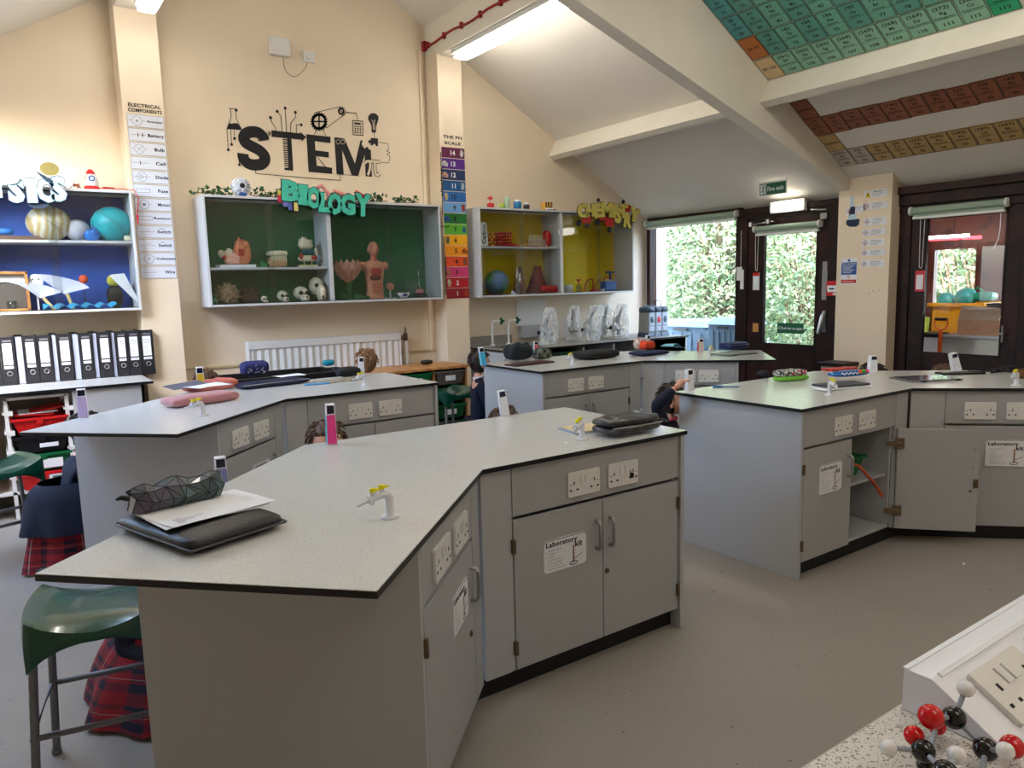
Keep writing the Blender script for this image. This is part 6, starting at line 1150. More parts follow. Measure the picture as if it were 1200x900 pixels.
# --- bench C right pile
t = item('notebook', 'cream and blue notebook under the black marbled bag', 'notebook', 714, 501, R(-8)); MB().box(-.21, .16, -.06, .10, 0, .004).build('blue_cover', mat('pale_blue_cover', (120, 150, 186), .6), t); MB().box(-.20, .155, -.055, .095, .004, .010).build('cream_pages', mat('cream_pages', (206, 190, 150), .7), t)
t = item('soft_bag', 'black marbled bag with looped handles at the right end of the nearest bench', 'bag', 738, 508, R(-2), dz=.0105); m_mb = mat('black_marble_cloth', (14, 14, 17), .28, rgb2=(64, 64, 68), scale=16, coat=.2)
MB().soft((0, .02, 0), (.30, .16, .036), e=5, bumpy=.3).soft((0, .025, .03), (.295, .15, .038), e=5, bumpy=.35).build('bag_body', m_mb, t); MB().tube([(.12, -.02, .04), (.17, -.03, .03), (.205, -.02, .02), (.22, .01, .02), (.20, .04, .03), (.15, .05, .045), (.12, .045, .05)], .0055, 8).tube([(.13, .0, .04), (.165, -.005, .03), (.175, .02, .03), (.13, .03, .045)], .005, 8).build('handle', M_black, t); MB().tube([(-.14, -.055, .034), (.0, -.06, .032), (.14, -.055, .034)], .003, 6).build('zip', M_metal, t)
# --- bench L
t = item('pencil_case', 'large dusty pink pencil case at the left of the left rear bench', 'pencil case', 239, 473, R(14)); m_pk = mat('dusty_pink_cloth', (178, 120, 124), .8, sheen=.3, var=.05); MB().soft((0, .03, 0), (.42, .17, .060), e=9, seg=48, bumpy=.10).build('case_body', m_pk, t); MB().tube([(-.2, -.045, .035), (0, -.052, .036), (.2, -.045, .035)], .003, 6).build('zip', m_pk, t)
t = item('grey_folder', 'thin grey folder leaning on the dusty pink pencil case', 'folder', 222, 464, R(14), dz=.067); t.rotation_euler = (R(4), R(-3), R(14)); MB().box(-.12, .11, -.06, .1, 0, .004).build('cover', mat('slate_folder', (84, 88, 104), .6), t)
t = item('paper_sheet', 'white worksheet lying on the pink pencil case of the left rear bench', 'paper', 245, 466, R(24), dz=.075); wavy(M_paper, t, .24, .17, 0, .003)
t = item('pencil_case', 'flat salmon pencil case behind the white worksheet', 'pencil case', 252, 460, R(8), dz=.002); m_sl = mat('salmon_cloth', (214, 128, 104), .7, rgb2=(200, 110, 110), scale=8); MB().soft((.02, .12, .0), (.36, .10, .075), e=4.5, bumpy=.2).build('case_body', m_sl, t)
t = item('laptop_case', 'navy padded case under the patterned pencil case on the left rear bench', 'case', 322, 452, R(8)); MB().soft((0, .05, 0), (.50, .22, .035), e=10, seg=40).build('case_body', mat('navy_padded', (18, 28, 62), .5), t); MB().tube([(-.24, -.04, .02), (-.23, -.058, .028), (0, -.062, .03), (.23, -.058, .03), (.245, -.04, .02)], .003, 6).build('zip', mat('silver_zip', (150, 150, 160), .3, metal=.8), t)
t = item('pencil_case', 'navy patterned box pencil case with a white print on the navy padded case', 'pencil case', 302, 445, R(6), dz=.036); m_np = mat('navy_print', (24, 34, 92), .6, rgb2=(38, 48, 110), scale=8); MB().soft((0, .05, 0), (.20, .11, .10), e=6, bumpy=.12).build('case_body', m_np, t); b = MB(); rn = random.Random(9)
for k in range(16):
    x, z = rn.uniform(-.08, .08), rn.uniform(.015, .08); a = rn.uniform(0, 6); b.tube([(x, -.0065-.000, z), (x+.012*math.cos(a), -.0075, z+.01*math.sin(a)), (x+.02*math.cos(a+.6), -.0065, z+.015*math.sin(a+.6))], .0015, 4)
b.build('white_print', M_paper, t)['kind'] = 'stuff'
t = item('paper_sheet', 'white sheets on the right part of the navy padded case', 'paper', 340, 446, R(10), dz=.037); wavy(M_paper, t, .2, .14, 0, .002); 
t = item('pens', 'pale blue pens lying at the left of the printed sheet', 'pens', 372, 451, R(-14)); b = MB()
for k in range(2): b.cyl((-.085, .02*k, .006), (.085, .02*k+.004, .006), .006, seg=8)
b.build('pen_barrel', mat('pale_blue_pen', (90, 160, 214), .3), t)
t = item('printed_sheet', 'beige printed booklet on the left rear bench below the dark case', 'booklet', 400, 447, R(4)); MB().box(-.19, .16, -.04, .12, 0, .006).build('booklet_body', mat('beige_print', (176, 160, 136), .7, rgb2=(110, 104, 96), kind='voronoi', scale=24), t)
t = item('glasses_case', 'black rounded pencil case near the far tap of the left rear bench', 'pencil case', 412, 443, R(5), dz=.007); MB().soft((0, .05, 0), (.19, .11, .075), e=3.4).build('case_body', mat('near_black_cloth', (16, 18, 28), .7), t)
# black tray behind
p = T(335, 441, .80); t = thing('black_tray', 'long black rimmed tray behind the left rear bench below the radiator', 'tray', (p.x, 6.25, .80)); a, b_ = ony(270, 438, 6.1).x, ony(404, 430, 6.1).x; W = b_-a; t.location.x = a; MB().box(0, W, 0, .46, 0, .012).build('tray_floor', mat('dull_black_glass', (30, 32, 36), .15), t); MB().box(0, W, -.03, 0, -.01, .05).box(0, W, .46, .49, -.01, .05).box(-.03, 0, -.03, .49, -.01, .05).box(W, W+.03, -.03, .49, -.01, .05).build('tray_rim', M_black, t, bevel=.006)
for x in (.1, W-.1):
    for y in (.05, .42): MB().cyl((x, y, -.8), (x, y, 0), .014).build('leg', M_metal, t)
t = thing('round_knob', 'turquoise rounded cap on the rim of the black tray', 'cap', (ony(385, 425, 6.7).x, 6.70, .852)); MB().soft((0, 0, 0), (.12, .07, .06), e=2.3).build('cap_shell', mat('turquoise_plastic', (0, 130, 160), .4), t)
t = thing('cable_heap', 'black cable heap on the right end of the black tray', 'cable', (ony(402, 432, 6.3).x-.02, 6.45, .815)); MB().tube([(.05*math.cos(k*.9)*(1+.2*math.sin(k)), .06*math.sin(k*.9), .012+.025*abs(math.sin(k*.5))) for k in range(26)], .008, 6).build('cable', M_black, t)
t = thing('rounded_cushion', 'dull green round cushion at the left end of the black tray', 'cushion', (ony(265, 442, 6.0).x, 5.95, .78)); MB().soft((0, 0, 0), (.14, .14, .09), e=2.4).cyl((0, 0, -.78), (0, 0, 0), .02).build('cushion_pad', mat('dull_green_pad', (72, 84, 74), .7), t)
# --- bench B
t = item('backpack', 'dark teal crumpled bag on a maroon board at the left of the rear right bench', 'bag', 612, 424, R(0), dz=.012); MB().soft((0, .06, 0), (.25, .17, .13), e=3.5, bumpy=.5).build('bag_body', mat('dark_teal_cloth', (30, 38, 46), .75, rgb2=(20, 26, 34), scale=12), t)
t = item('maroon_board', 'maroon folder under the dark teal bag', 'folder', 626, 427, R(4)); MB().box(-.21, .2, -.03, .13, 0, .012).build('folder_body', mat('maroon_board', (66, 30, 36), .5), t, bevel=.003)
t = item('camouflage_pouch', 'camouflage patterned pouch right of the dark teal bag', 'pouch', 641, 423, R(5), dz=.012); MB().soft((0, .06, 0), (.17, .11, .085), e=3.6, bumpy=.3).build('pouch_body', mat('camouflage_cloth', (30, 44, 36), .8, rgb2=(110, 114, 100), kind='voronoi', scale=30), t)
t = item('laptop_sleeve', 'thick black laptop sleeve on the rear right bench', 'laptop sleeve', 704, 420, R(5)); MB().soft((0, .06, 0), (.42, .26, .07), e=5, seg=40, bumpy=.08).build('sleeve_body', mat('black_neoprene', (17, 18, 24), .75), t)
t = item('laptop_case', 'navy flat case under the orange box on the rear right bench', 'case', 765, 416, R(-2)); MB().soft((0, .05, 0), (.35, .2, .035), e=8, seg=40).build('case_body', mat('dark_navy_cloth', (22, 34, 72), .7), t)
t = item('pencil_case', 'bright orange pencil case on the navy flat case', 'pencil case', 762, 414, R(4), dz=.036); MB().soft((0, .04, 0), (.145, .10, .075), e=6).build('case_body', mat('bright_orange', (222, 66, 24), .45), t); MB().soft((-.02, .1, 0), (.15, .08, .10), e=3.5).build('patterned_back', mat('pink_print', (190, 130, 120), .7, rgb2=(230, 226, 220), scale=40), t)
t = item('curled_card', 'pale cyan curled card sheet on the rear right bench', 'card', 793, 409, R(-3)); MB().grid(lambda u, v: ((u-.5)*.2, (v-.3)*.16, .006+.055*math.exp(-((u-.25)*3.2)**2)*(1-v*.3)), 16, 6, 0, .001).build('card_sheet', mat('pale_cyan_card', (126, 196, 220), .6), t)
t = item('laptop', 'silver laptop under the navy case at the right end of the rear right bench', 'laptop', 872, 416, R(-4)); m_sv = mat('silver_shell', (156, 158, 166), .3, metal=.6); MB().box(-.19, .17, -.0, .22, 0, .009).build('base', m_sv, t, bevel=.003); MB().box(-.19, .17, -.0, .22, .0095, .016).build('lid', m_sv, t, bevel=.003); MB().box(-.13, -.08, -.0015, 0, .002, .008).box(.06, .12, -.0015, 0, .002, .008).build('port', M_ink, t)
t = item('pencil_case', 'navy box shaped case on the silver laptop near the fire exit', 'pencil case', 866, 412, R(-4), dz=.017); MB().soft((.0, .06, 0), (.25, .15, .07), e=10, seg=32).build('case_body', mat('royal_navy_cloth', (20, 34, 88), .5), t); MB().tube([(-.12, -.014, .045), (.12, -.014, .045)], .002, 5).build('zip', M_metal, t)
# --- bench R
t = item('pen', 'blue felt pen lying on the right-hand bench near its far tip', 'pen', 852, 454, R(-38)); MB().cyl((-.075, 0, .006), (.065, 0, .006), .006, seg=10).cyl((.065, 0, .006), (.08, 0, .006), .004, .001, seg=8).build('barrel', mat('grey_blue_pen', (120, 150, 180), .3), t); MB().cyl((-.085, 0, .006), (-.03, 0, .006), .0068, seg=10).build('pen_cap', mat('mid_blue_cap', (30, 110, 180), .3), t)
t = item('pencil_case', 'pencil case with flower print and lime green base on the right-hand bench', 'pencil case', 931, 446, R(-10)); W = .24
MB().soft((0, .03, 0), (W, .11, .032), e=5).build('green_base', mat('lime_cloth', (110, 180, 60), .7), t); MB().soft((0, .04, .024), (W*.98, .11, .045), e=4, bumpy=.1).build('flower_top', mat('flower_cloth', (206, 206, 200), .7, rgb2=(46, 50, 56), kind='voronoi', scale=60), t)
b = MB(); rn = random.Random(4)
for k in range(16): b.sph((rn.uniform(-.05, .09), -.012+rn.uniform(-.0, .004), .05+rn.uniform(-.012, .014)), .0065, seg=7, rings=5)
b.build('pink_flowers', mat('pink_flower', (190, 50, 90), .6), t)['kind'] = 'stuff'
t = item('pencil_case', 'black pencil case end behind the flower print one', 'pencil case', 901, 444, R(-10)); t.location += Vector((.02, .06, 0)); MB().soft((0, 0, 0), (.08, .07, .05), e=3).build('case_body', MATS['near_black_cloth'], t)
t = item('exercise_book', 'grey slate notebook with white pages under the blue oval case', 'notebook', 993, 455, R(-16)); MB().box(-.17, .16, -.03, .12, 0, .01).cbox((-.02, .02, .006), (.39, .1, .003), 0, Matrix.Rotation(.14, 4, 'Z')).build('pages', M_paper, t); MB().box(-.155, .15, -.02, .12, .0105, .024).build('cover', mat('slate_cover', (70, 72, 82), .55), t, bevel=.004)
t = item('pencil_case', 'blue oval hard pencil case with three coloured balls in its window', 'pencil case', 1003, 447, R(-14), dz=.026); m_ob = mat('glossy_blue', (24, 98, 170), .25, coat=.4); MB().soft((0, .06, 0), (.30, .10, .04), e=3.4, seg=36).build('case_shell', m_ob, t); b = MB(); b.tube([(-.11+.14*k/20, .008, .026+.006*math.sin(k*1.3)) for k in range(21)], .003, 5); b.build('white_print', M_paper, t)
for k, (c, nm) in enumerate((((240, 90, 40), 'orange'), ((60, 190, 50), 'green'), ((226, 50, 130), 'pink'))): MB().sph((.045+.028*k, .012, .032), .013, seg=14, rings=10).build('ball_'+nm, mat('ball_'+nm, c, .3), t)
t = item('red_folder', 'thin red folder edge behind the blue oval case', 'folder', 990, 434, R(-12)); MB().box(-.12, .12, 0, .1, 0, .012).build('folder_body', M_red, t)
t = item('laptop', 'closed silver laptop on the right-hand bench corner', 'laptop', 1100, 447, R(-26)); m_l2 = mat('pale_metal_shell', (176, 178, 182), .12, metal=.85); MB().box(-.19, .16, -.01, .2, 0, .008).build('base', m_l2, t, bevel=.003); MB().box(-.19, .16, -.01, .2, .0085, .014).build('lid', m_l2, t, bevel=.003); MB().box(-.13, -.09, -.012, -.01, .001, .007).box(.11, .14, -.012, -.01, .001, .007).build('port', M_ink, t)
t = item('metal_ruler', 'clear plastic ruler leaning off the left side of the closed laptop', 'ruler', 1063, 446, R(-68)); MB().box(-.1, .1, -.015, .015, .001, .003).build('ruler_blade', mat('frosted_plastic', (196, 200, 206), .2), t); b = MB(); [b.box(-.095+.01*k, -.094+.01*k, -.014, -.004, .003, .0035) for k in range(19)]; b.build('scale_marks', M_ink, t)['kind'] = 'stuff'
t = item('notebook', 'black notebook at the back edge of the right-hand bench', 'notebook', 1125, 438, R(-34)); MB().box(-.14, .14, -.05, .05, 0, .012).build('notebook_body', M_black, t, bevel=.003)
t = item('sunglasses', 'tangled black spectacles and lead on the right-hand bench', 'spectacles', 1156, 438, R(-20)); b = MB(); b.tube([(.05*math.cos(q), .028*math.sin(q), .02) for q in [k*PI/8 for k in range(16)]], .004, 6, closed=True).tube([(.12+.05*math.cos(q), .028*math.sin(q), .02) for q in [k*PI/8 for k in range(16)]], .004, 6, closed=True).tube([(.05, 0, .022), (.07, 0, .026)], .004, 6).tube([(-.05, 0, .02), (-.07, .08, .012)], .004, 6).tube([(.17, 0, .02), (.2, .09, .012)], .004, 6); b.build('frame', M_black, t); MB().tube([(-.04+.02*k, .03*math.sin(k*.8), .03+.012*math.cos(k)) for k in range(14)], .006, 6).build('lead', M_black, t)
t = item('keyring_charm', 'brown spiky charm at the right edge of the photo behind the gas tap', 'charm', 1197, 444, 0); b = MB(); b.sph((0, 0, .03), .028)
for k in range(40):
    d = Vector((rnd.gauss(0, 1), rnd.gauss(0, 1), rnd.gauss(0, 1))).normalized(); p = Vector((0, 0, .032))+d*.026; b.cyl(p, p+d*.012, .003, .0005, seg=5)
b.build('charm_body', mat('bronze_charm', (110, 78, 44), .35, metal=.6), t)
t = item('black_pen', 'black strip of cable along the back edge of the right-hand bench', 'cable', 1185, 437, R(-30)); MB().tube([(-.14, 0, .008), (-.05, .01, .014), (.05, -.01, .008), (.14, .0, .01)], .007, 6).build('cable', M_black, t)
# --- card tubes (small square towers with a dark window near the top)
def tower(label, px, py, face, side, h=.15, rz=0., tilt=0., w=.042, top=(30, 28, 50), z=.9105, pos=None, capw=None):
    p = pos or T(px, py, z); t = thing('card_tower', label, 'card tower', p, rz, group=None); t.location.z = z; t.rotation_euler = (0, tilt, rz)
    mf, ms = mat('tower_'+'_'.join(map(str, face)), face, .55, rgb2=tuple(int(v*.9) for v in face), kind='wave', scale=30), mat('tower_'+'_'.join(map(str, side)), side, .55)
    k = .86; mb = MB(); mb.hexa([(-w/2, -w/2, 0), (w/2, -w/2, 0), (w/2, w/2, 0), (-w/2, w/2, 0)], [(-w/2*k, -w/2*k, h), (w/2*k, -w/2*k, h), (w/2*k, w/2*k, h), (-w/2*k, w/2*k, h)], 0); mb.build('tower_body', M_paper, t, bevel=.001)
    q = lambda f: 1-(1-k)*f
    for nm, m, f0, f1, in_ in (('front_panel', mf, .02, .74, .92), ('dark_window', mat('dark_window', top, .15), .77, .97, .80)):
        a, c = q(f0)*w/2*in_, q(f1)*w/2*in_; MB().add([(-a, -w/2*q(f0)-.0012, h*f0), (a, -w/2*q(f0)-.0012, h*f0), (c, -w/2*q(f1)-.0012, h*f1), (-c, -w/2*q(f1)-.0012, h*f1)], [(0, 1, 2, 3)]).build(nm, m, t)
    a, c = q(.02)*w/2*.92, q(.74)*w/2*.92; MB().add([(-w/2*q(.02)-.0012, a, .02*h), (-w/2*q(.02)-.0012, -a, .02*h), (-w/2*q(.74)-.0012, -c, .74*h), (-w/2*q(.74)-.0012, c, .74*h)], [(0, 1, 2, 3)]).build('side_panel', ms, t)
    return t
wh = (232, 234, 244)
tower('hot pink and cyan card tower at the back edge of the nearest bench', 389, 520, (240, 60, 150), (60, 190, 226), .172, R(-14))
tower('white card tower with blue zigzag drawing held behind the nearest bench', 0, 0, (150, 160, 226), wh, .15, R(-8), z=.835, pos=(.60, 2.70, .835))
tower('white card tower leaning at the back edge of the nearest bench by the far corner', 592, 487, wh, wh, .13, R(-20), R(-8))
tower('lilac card tower with black top near the left tip of the left rear bench', 98, 489, (206, 186, 236), (196, 176, 226), .155, R(-5), top=(14, 14, 16), w=.05)
tower('red, yellow and pink card tower behind the salmon pencil case', 236, 459, (226, 190, 40), (160, 30, 50), .165, R(-10), top=(24, 30, 24), w=.05)
tower('white card tower beside the far gas tap of the left rear bench', 424, 440, wh, wh, .14, R(-16))
tower('sky blue card tower at the left corner of the rear right bench', 567, 428, (70, 190, 232), (120, 206, 236), .15, R(-20), R(-8), top=(16, 16, 20), w=.048)
tower('white card tower with a red base behind the camouflage pouch', 628, 415, (206, 90, 90), wh, .12, R(-20))
tower('small white card tower with black top behind the orange pencil case', 759, 407, wh, (196, 150, 150), .12, R(-10), top=(20, 18, 20))
tower('cream card tower with a red side on the rear right bench near the window', 821, 411.5, (226, 206, 196), (190, 40, 60), .115, R(-30), top=(20, 18, 22), w=.05)
tower('tall white card tower held by the boy at the tip of the right-hand bench', 808, 457, (236, 236, 240), wh, .125, R(-15), R(-3), top=(40, 36, 60))
tower('white card tower with a black window behind the blue oval case', 1022, 436.5, wh, wh, .115, R(-34), top=(16, 16, 24), w=.05)
tower('white card tower leaning to the left on the black notebook', 1121, 434.5, wh, wh, .125, R(-34), R(-16), w=.048)

# --- microscopes in clear bags and grey instruments on the wall bench
m_bag = bpy.data.materials.new('clear_bag_film'); m_bag.use_nodes = True; nt_ = m_bag.node_tree; b_ = nt_.nodes['Principled BSDF']; b_.inputs['Base Color'].default_value = (.8, .84, .9, 1); b_.inputs['Roughness'].default_value = .16; b_.inputs['Specular IOR Level'].default_value = 1.
wv = nt_.nodes.new('ShaderNodeTexNoise'); wv.inputs['Scale'].default_value = 5; wv.inputs['Distortion'].default_value = .6; rp_ = nt_.nodes.new('ShaderNodeMapRange'); rp_.inputs[3].default_value = .02; rp_.inputs[4].default_value = .62; nt_.links.new(wv.outputs['Fac'], rp_.inputs[0]); nt_.links.new(rp_.outputs[0], b_.inputs['Alpha'])
bp_ = nt_.nodes.new('ShaderNodeBump'); bp_.inputs['Strength'].default_value = .5; bp_.inputs['Distance'].default_value = .03; nt_.links.new(wv.outputs['Fac'], bp_.inputs['Height']); nt_.links.new(bp_.outputs['Normal'], b_.inputs['Normal'])
def microscope(label, px, rz, blab, seed):
    p = T(px, 399, .90); yy = 6.50 if seed in (0, 3.4, 6.8) else 6.74; p = ony(px, 385, yy); t = thing('microscope', label, 'microscope', (p.x, yy, .901), rz); mw = mat('cream_enamel', (196, 190, 170), .4)
    MB().box(-.065, .065, -.09, .07, 0, .03).build('foot', mw, t, bevel=.006); MB().tube([(0, .06, .02), (0, .085, .10), (0, .08, .19), (0, .03, .25), (0, .0, .25)], [.02, .018, .018, .02, .02], 10).build('arm', mw, t); MB().box(-.05, .05, -.05, .05, .10, .115).cyl((0, 0, .05), (0, 0, .10), .022).build('stage', M_black, t)
    MB().cyl((0, .03, .19), (0, -.055, .37), .017).build('eyepiece_tube', mat('dark_steel', (60, 62, 66), .35, metal=.5), t); MB().cyl((0, 0, .24), (0, 0, .135), .02, .01).build('objective', M_metal, t)
    for sx in (-1, 1): MB().cyl((sx*.02, .08, .13), (sx*.05, .08, .13), .022, seg=18).build('focus_knob', M_black, t)
    q = thing('plastic_cover', blab, 'plastic cover', (p.x, yy, .901), rz); rn = random.Random(seed)
    def bf(u, v):
        a = 2*PI*u; w = 1-.50*v**2.2; r = 1+.10*math.sin(a*3+seed)+.05*math.sin(a*7+v*5); return (.098*w*r*math.cos(a)+.012*math.sin(v*6+seed), -.01-.05*v+.108*w*r*math.sin(a), .003+.405*v)
    b = MB(); b.grid(bf, 40, 14, 0); b.grid(lambda u, v: (bf(u, 1)[0]*(1-v)+.012*math.sin(6+seed)*v, bf(u, 1)[1]*(1-v)-.06*v, .408+.02*v*(1-v)), 40, 3, 0); b.build('bag_film', m_bag, q)
for i, (px, rz, a) in enumerate(((641, 15, 'leftmost cream microscope on the back wall bench'), (671, -30, 'second cream microscope from the left under a shiny bag'), (692, 25, 'third cream microscope, in the middle of the bagged row'), (709, -20, 'fourth cream microscope from the left in the bagged row'), (725, 10, 'rightmost cream microscope, next to the grey instruments'))):
    microscope(a, px, R(rz), 'clear plastic bag over the '+['leftmost', 'second', 'third', 'fourth', 'rightmost'][i]+' microscope', i*1.7)
for i, (px, bc) in enumerate(((745.5, (50, 84, 100)), (765, (200, 34, 40)), (783, (50, 90, 110)))):
    p = T(px, 393.5, .9); t = thing('bench_instrument', 'grey upright instrument with dark rounded head and '+['blue badge, leftmost of three', 'red badge, in the middle', 'blue badge and raised handle, by the window'][i], 'instrument', (p.x-.01, 6.46, .901), R(4)); t.scale = (1, .80, 1.02); W = .066
    m_g = mat('warm_grey_case', (136, 132, 126), .5); MB().hexa([(-W, -.07, .045), (W, -.07, .045), (W, .12, .045), (-W, .12, .045)], [(-W*.92, -.06, .30), (W*.92, -.06, .30), (W*.92, .11, .30), (-W*.92, .11, .30)]).build('case', m_g, t, bevel=.008); MB().box(-W*.72, W*.86, -.082, -.06, .06, .30).build('front_panel', mat('pale_blue_grey', (178, 190, 206), .4), t, bevel=.01)
    m_h = mat('slate_blue_head', (52, 66, 84), .4); MB().soft((0, .015, .275), (.14, .22, .08), e=5).build('head', m_h, t); MB().hexa([(-W*1.1, -.10, 0), (W*1.1, -.10, 0), (W*1.1, .13, 0), (-W*1.1, .13, 0)], [(-W, -.075, .05), (W, -.075, .05), (W, .125, .05), (-W, .125, .05)]).build('foot', m_h, t, bevel=.006)
    MB().sph((.005, -.083, .20), (.034, .006, .040), seg=20).build('badge', mat('badge_%d' % i, bc, .35), t); b = MB(); [b.box(-.03+.02*k, -.02+.02*k, -.085, -.082, .125, .133) for k in range(4)]; b.text('H', -.035, .16, None, .02, y=-.084); b.build('print', M_ink, t)
    if i == 2: MB().tube([(-.06, .05, .33), (-.065, .05, .42), (.055, .05, .42), (.05, .05, .33)], .009, 8).build('raised_handle', M_black, t)
    else: MB().box(-.05, .05, .02, .04, .345, .365).build('folded_handle', m_h, t, bevel=.006)

# --- foreground teacher bench
t = thing('laboratory_worktop', 'pale flecked worktop at the bottom right corner under the molecule model', 'worktop', (.70, -.25, .88)); m_t2 = speckle('pale_flecked_top', (206, 202, 194), [((140, 132, 120), 230, .66), ((110, 104, 96), 330, .68)], rough=.4); MB().box(0, 1.9, 0, .795, 0, .02).build('top_panel', m_t2, t); MB().box(0, 1.9, .795, .7965, 0, .02).box(-.0015, 0, 0, .795, 0, .02).build('edge_band', mat('pale_edge', (180, 176, 170), .5), t)
t = thing('base_cupboard', 'cupboard under the foreground worktop at the bottom right', 'cupboard', (.76, -.22, 0)); MB().box(0, 1.8, 0, .70, .09, .878).build('carcass', M_cab2, t); MB().box(.02, 1.78, .64, .655, 0, .09).build('plinth', M_plinth, t)
t = thing('bench_trunking', 'white sloping socket trunking on the foreground worktop', 'trunking', (1.083, .38, .9005)); PR = [(.158, 0), (.158, .064), (.152, .067), (.118, .067), (.113, .065), (.012, .006), (.0, .0)]
MB().yz(PR, 0, 1.3).build('trunking_body', mat('bright_white_plastic', (238, 241, 250), .35, var=0), t, bevel=.0015)
MB().yz([(.150, .067), (.158, .067), (.158, .0695), (.150, .0695)], -.002, 1.3).yz([(.119, .067), (.112, .064), (.110, .0675), (.117, .0705)], .02, 1.3).build('cover_lip', MATS['bright_white_plastic'], t)
sl = math.atan2(.059, .101); fr = Matrix.Translation((0, .012, .006)) @ Matrix.Rotation(sl, 4, 'X')
def onslope(): return MB(fr)
for k in range(3):
    x = .062+.20*k; w_ = .15; o = onslope().prism(rrect(x, .012, x+w_, .100, .005, 3), .0, .010).build('socket_outlet', M_plast, t, bevel=.0015); b = onslope(); cx = x+w_/2
    for sx in (-1, 1): c = cx+sx*w_*.30; b.box(c-.003, c+.003, .058, .070, .010, .0106).box(c-.018, c-.010, .034, .040, .010, .0106).box(c+.010, c+.018, .034, .040, .010, .0106)
    b.build('pin_holes', M_ink, o); b = onslope()
    for sx in (-1, 1): b.box(cx+sx*.012-.009, cx+sx*.012+.009, .060, .088, .010, .0135)
    b.build('rocker_switch', M_plast, o, bevel=.001)
# molecule model
def at_depth(px, py, dep):
    d = _f*FPX+RR*(px-600)-UU*(py-450); return EYE+d*(dep/FPX)
t = thing('molecule_model', 'ball and stick molecule model with black, red and white balls at the bottom right', 'molecular model', (1.02, .42, .9005)); base = Vector((1.02, .42, .9005))
at = {'w0': (1132, 807, 1.03, 'w', .0115), 'k0': (1118, 841, 1.02, 'k', .0155), 'r0': (1091, 840, 1.00, 'r', .0165), 'r1': (1098, 851, 1.06, 'r', .012), 'k1': (1155, 878, .99, 'k', .0155), 'r2': (1186, 875, 1.00, 'r', .0155), 'w1': (1178, 880, .95, 'w', .011), 'r3': (1071, 862, 1.00, 'r', .0130), 'k2': (1082, 880, .98, 'k', .0150), 'w2': (1041, 876, .99, 'w', .0110), 'w3': (1121, 885, .96, 'w', .0118), 'k3': (1085, 897, 1.00, 'k', .012), 'k4': (1108, 905, .93, 'k', .015), 'w4': (1150, 912, .95, 'w', .011)}
P = {k: at_depth(v[0], v[1], v[2])-base for k, v in at.items()}
mc = {'w': ('hydrogen_ball', mat('glossy_white', (236, 236, 238), .15, var=0, coat=.3)), 'k': ('carbon_ball', mat('glossy_black', (12, 12, 14), .12, var=0, coat=.3)), 'r': ('oxygen_ball', mat('glossy_red', (206, 14, 24), .15, var=0, coat=.3))}
for k, v in at.items(): MB().sph(P[k], v[4], seg=24, rings=16).build(mc[v[3]][0], mc[v[3]][1], t)
m_bd = mat('grey_bond', (150, 158, 170), .4)
for a, b2 in (('w0', 'k0'), ('k0', 'r0'), ('k0', 'k1'), ('k1', 'r2'), ('k1', 'w1'), ('r0', 'r1'), ('r3', 'k2'), ('k2', 'w2'), ('k2', 'k4'), ('k2', 'k3'), ('r1', 'k3'), ('k4', 'w3'), ('k1', 'w4')): MB().cyl(P[a], P[b2], .0035, seg=10).build('bond', m_bd, t)
# ============================================================ PEOPLE
m_skin = mat('warm_skin', (222, 168, 142), .5, var=.03, scale=12); m_navy2 = mat('navy_knit', (20, 26, 48), .85, var=.1, scale=60); m_trs = mat('charcoal_cloth', (28, 28, 36), .9)
m_tart = tartan('red_tartan', (134, 14, 26), [(.26, (20, 22, 48)), (.50, (134, 14, 26)), (.58, (96, 10, 20)), (.605, (190, 180, 172)), (.62, (134, 14, 26)), (.78, (14, 26, 44)), (.90, (134, 14, 26))], 5.5)
def skin_mesh(verts, edges, sub=2):
    me = bpy.data.meshes.new('figure'); me.from_pydata([v[:3] for v in verts], edges, []); o = bpy.data.objects.new('figure', me); COL.objects.link(o)
    md = o.modifiers.new('skin', 'SKIN'); md.use_smooth_shade = True; md.branch_smoothing = .6
    for i, v in enumerate(verts): sv = me.skin_vertices[0].data[i]; r = v[3]; sv.radius = r if isinstance(r, tuple) else (r, r); sv.use_root = (i == 0)
    s = o.modifiers.new('sub', 'SUBSURF'); s.levels = s.render_levels = sub; dg = bpy.context.evaluated_depsgraph_get(); dg.update(); ev = o.evaluated_get(dg); m2 = bpy.data.meshes.new_from_object(ev)
    r = ([v.co.copy() for v in m2.vertices], [tuple(p.vertices) for p in m2.polygons]); bpy.data.objects.remove(o); bpy.data.meshes.remove(me); bpy.data.meshes.remove(m2); return r
def hand(mb, w, d, up, side=1, curl=.5):
    """palm and five separate fingers from the wrist point w along d, back of the hand towards up"""
    d = d.normalized(); s = d.cross(up).normalized()*side; up = s.cross(d).normalized()*side
    mb.tube([w, w+d*.03, w+d*.055], [.014, .021, .020], 10)
    for k in range(4):
        a = w+d*.052+s*(-.017+.0115*k); L = [.036, .042, .040, .031][k]*1.0; q = a; pts = [a]; ang = 0
        for j in range(3): ang += curl*.7; q = q+(d*math.cos(ang)-up*math.sin(ang))*(L*[.42, .32, .26][j]); pts.append(q)
        mb.tube(pts, [.0062, .006, .0056, .0042], 8)
    a = w+d*.018-s*.016; mb.tube([a, a+d*.016-s*.016-up*.004, a+d*.036-s*.018-up*.014, a+d*.048-s*.010-up*.020], [.008, .0075, .0068, .0048], 8)
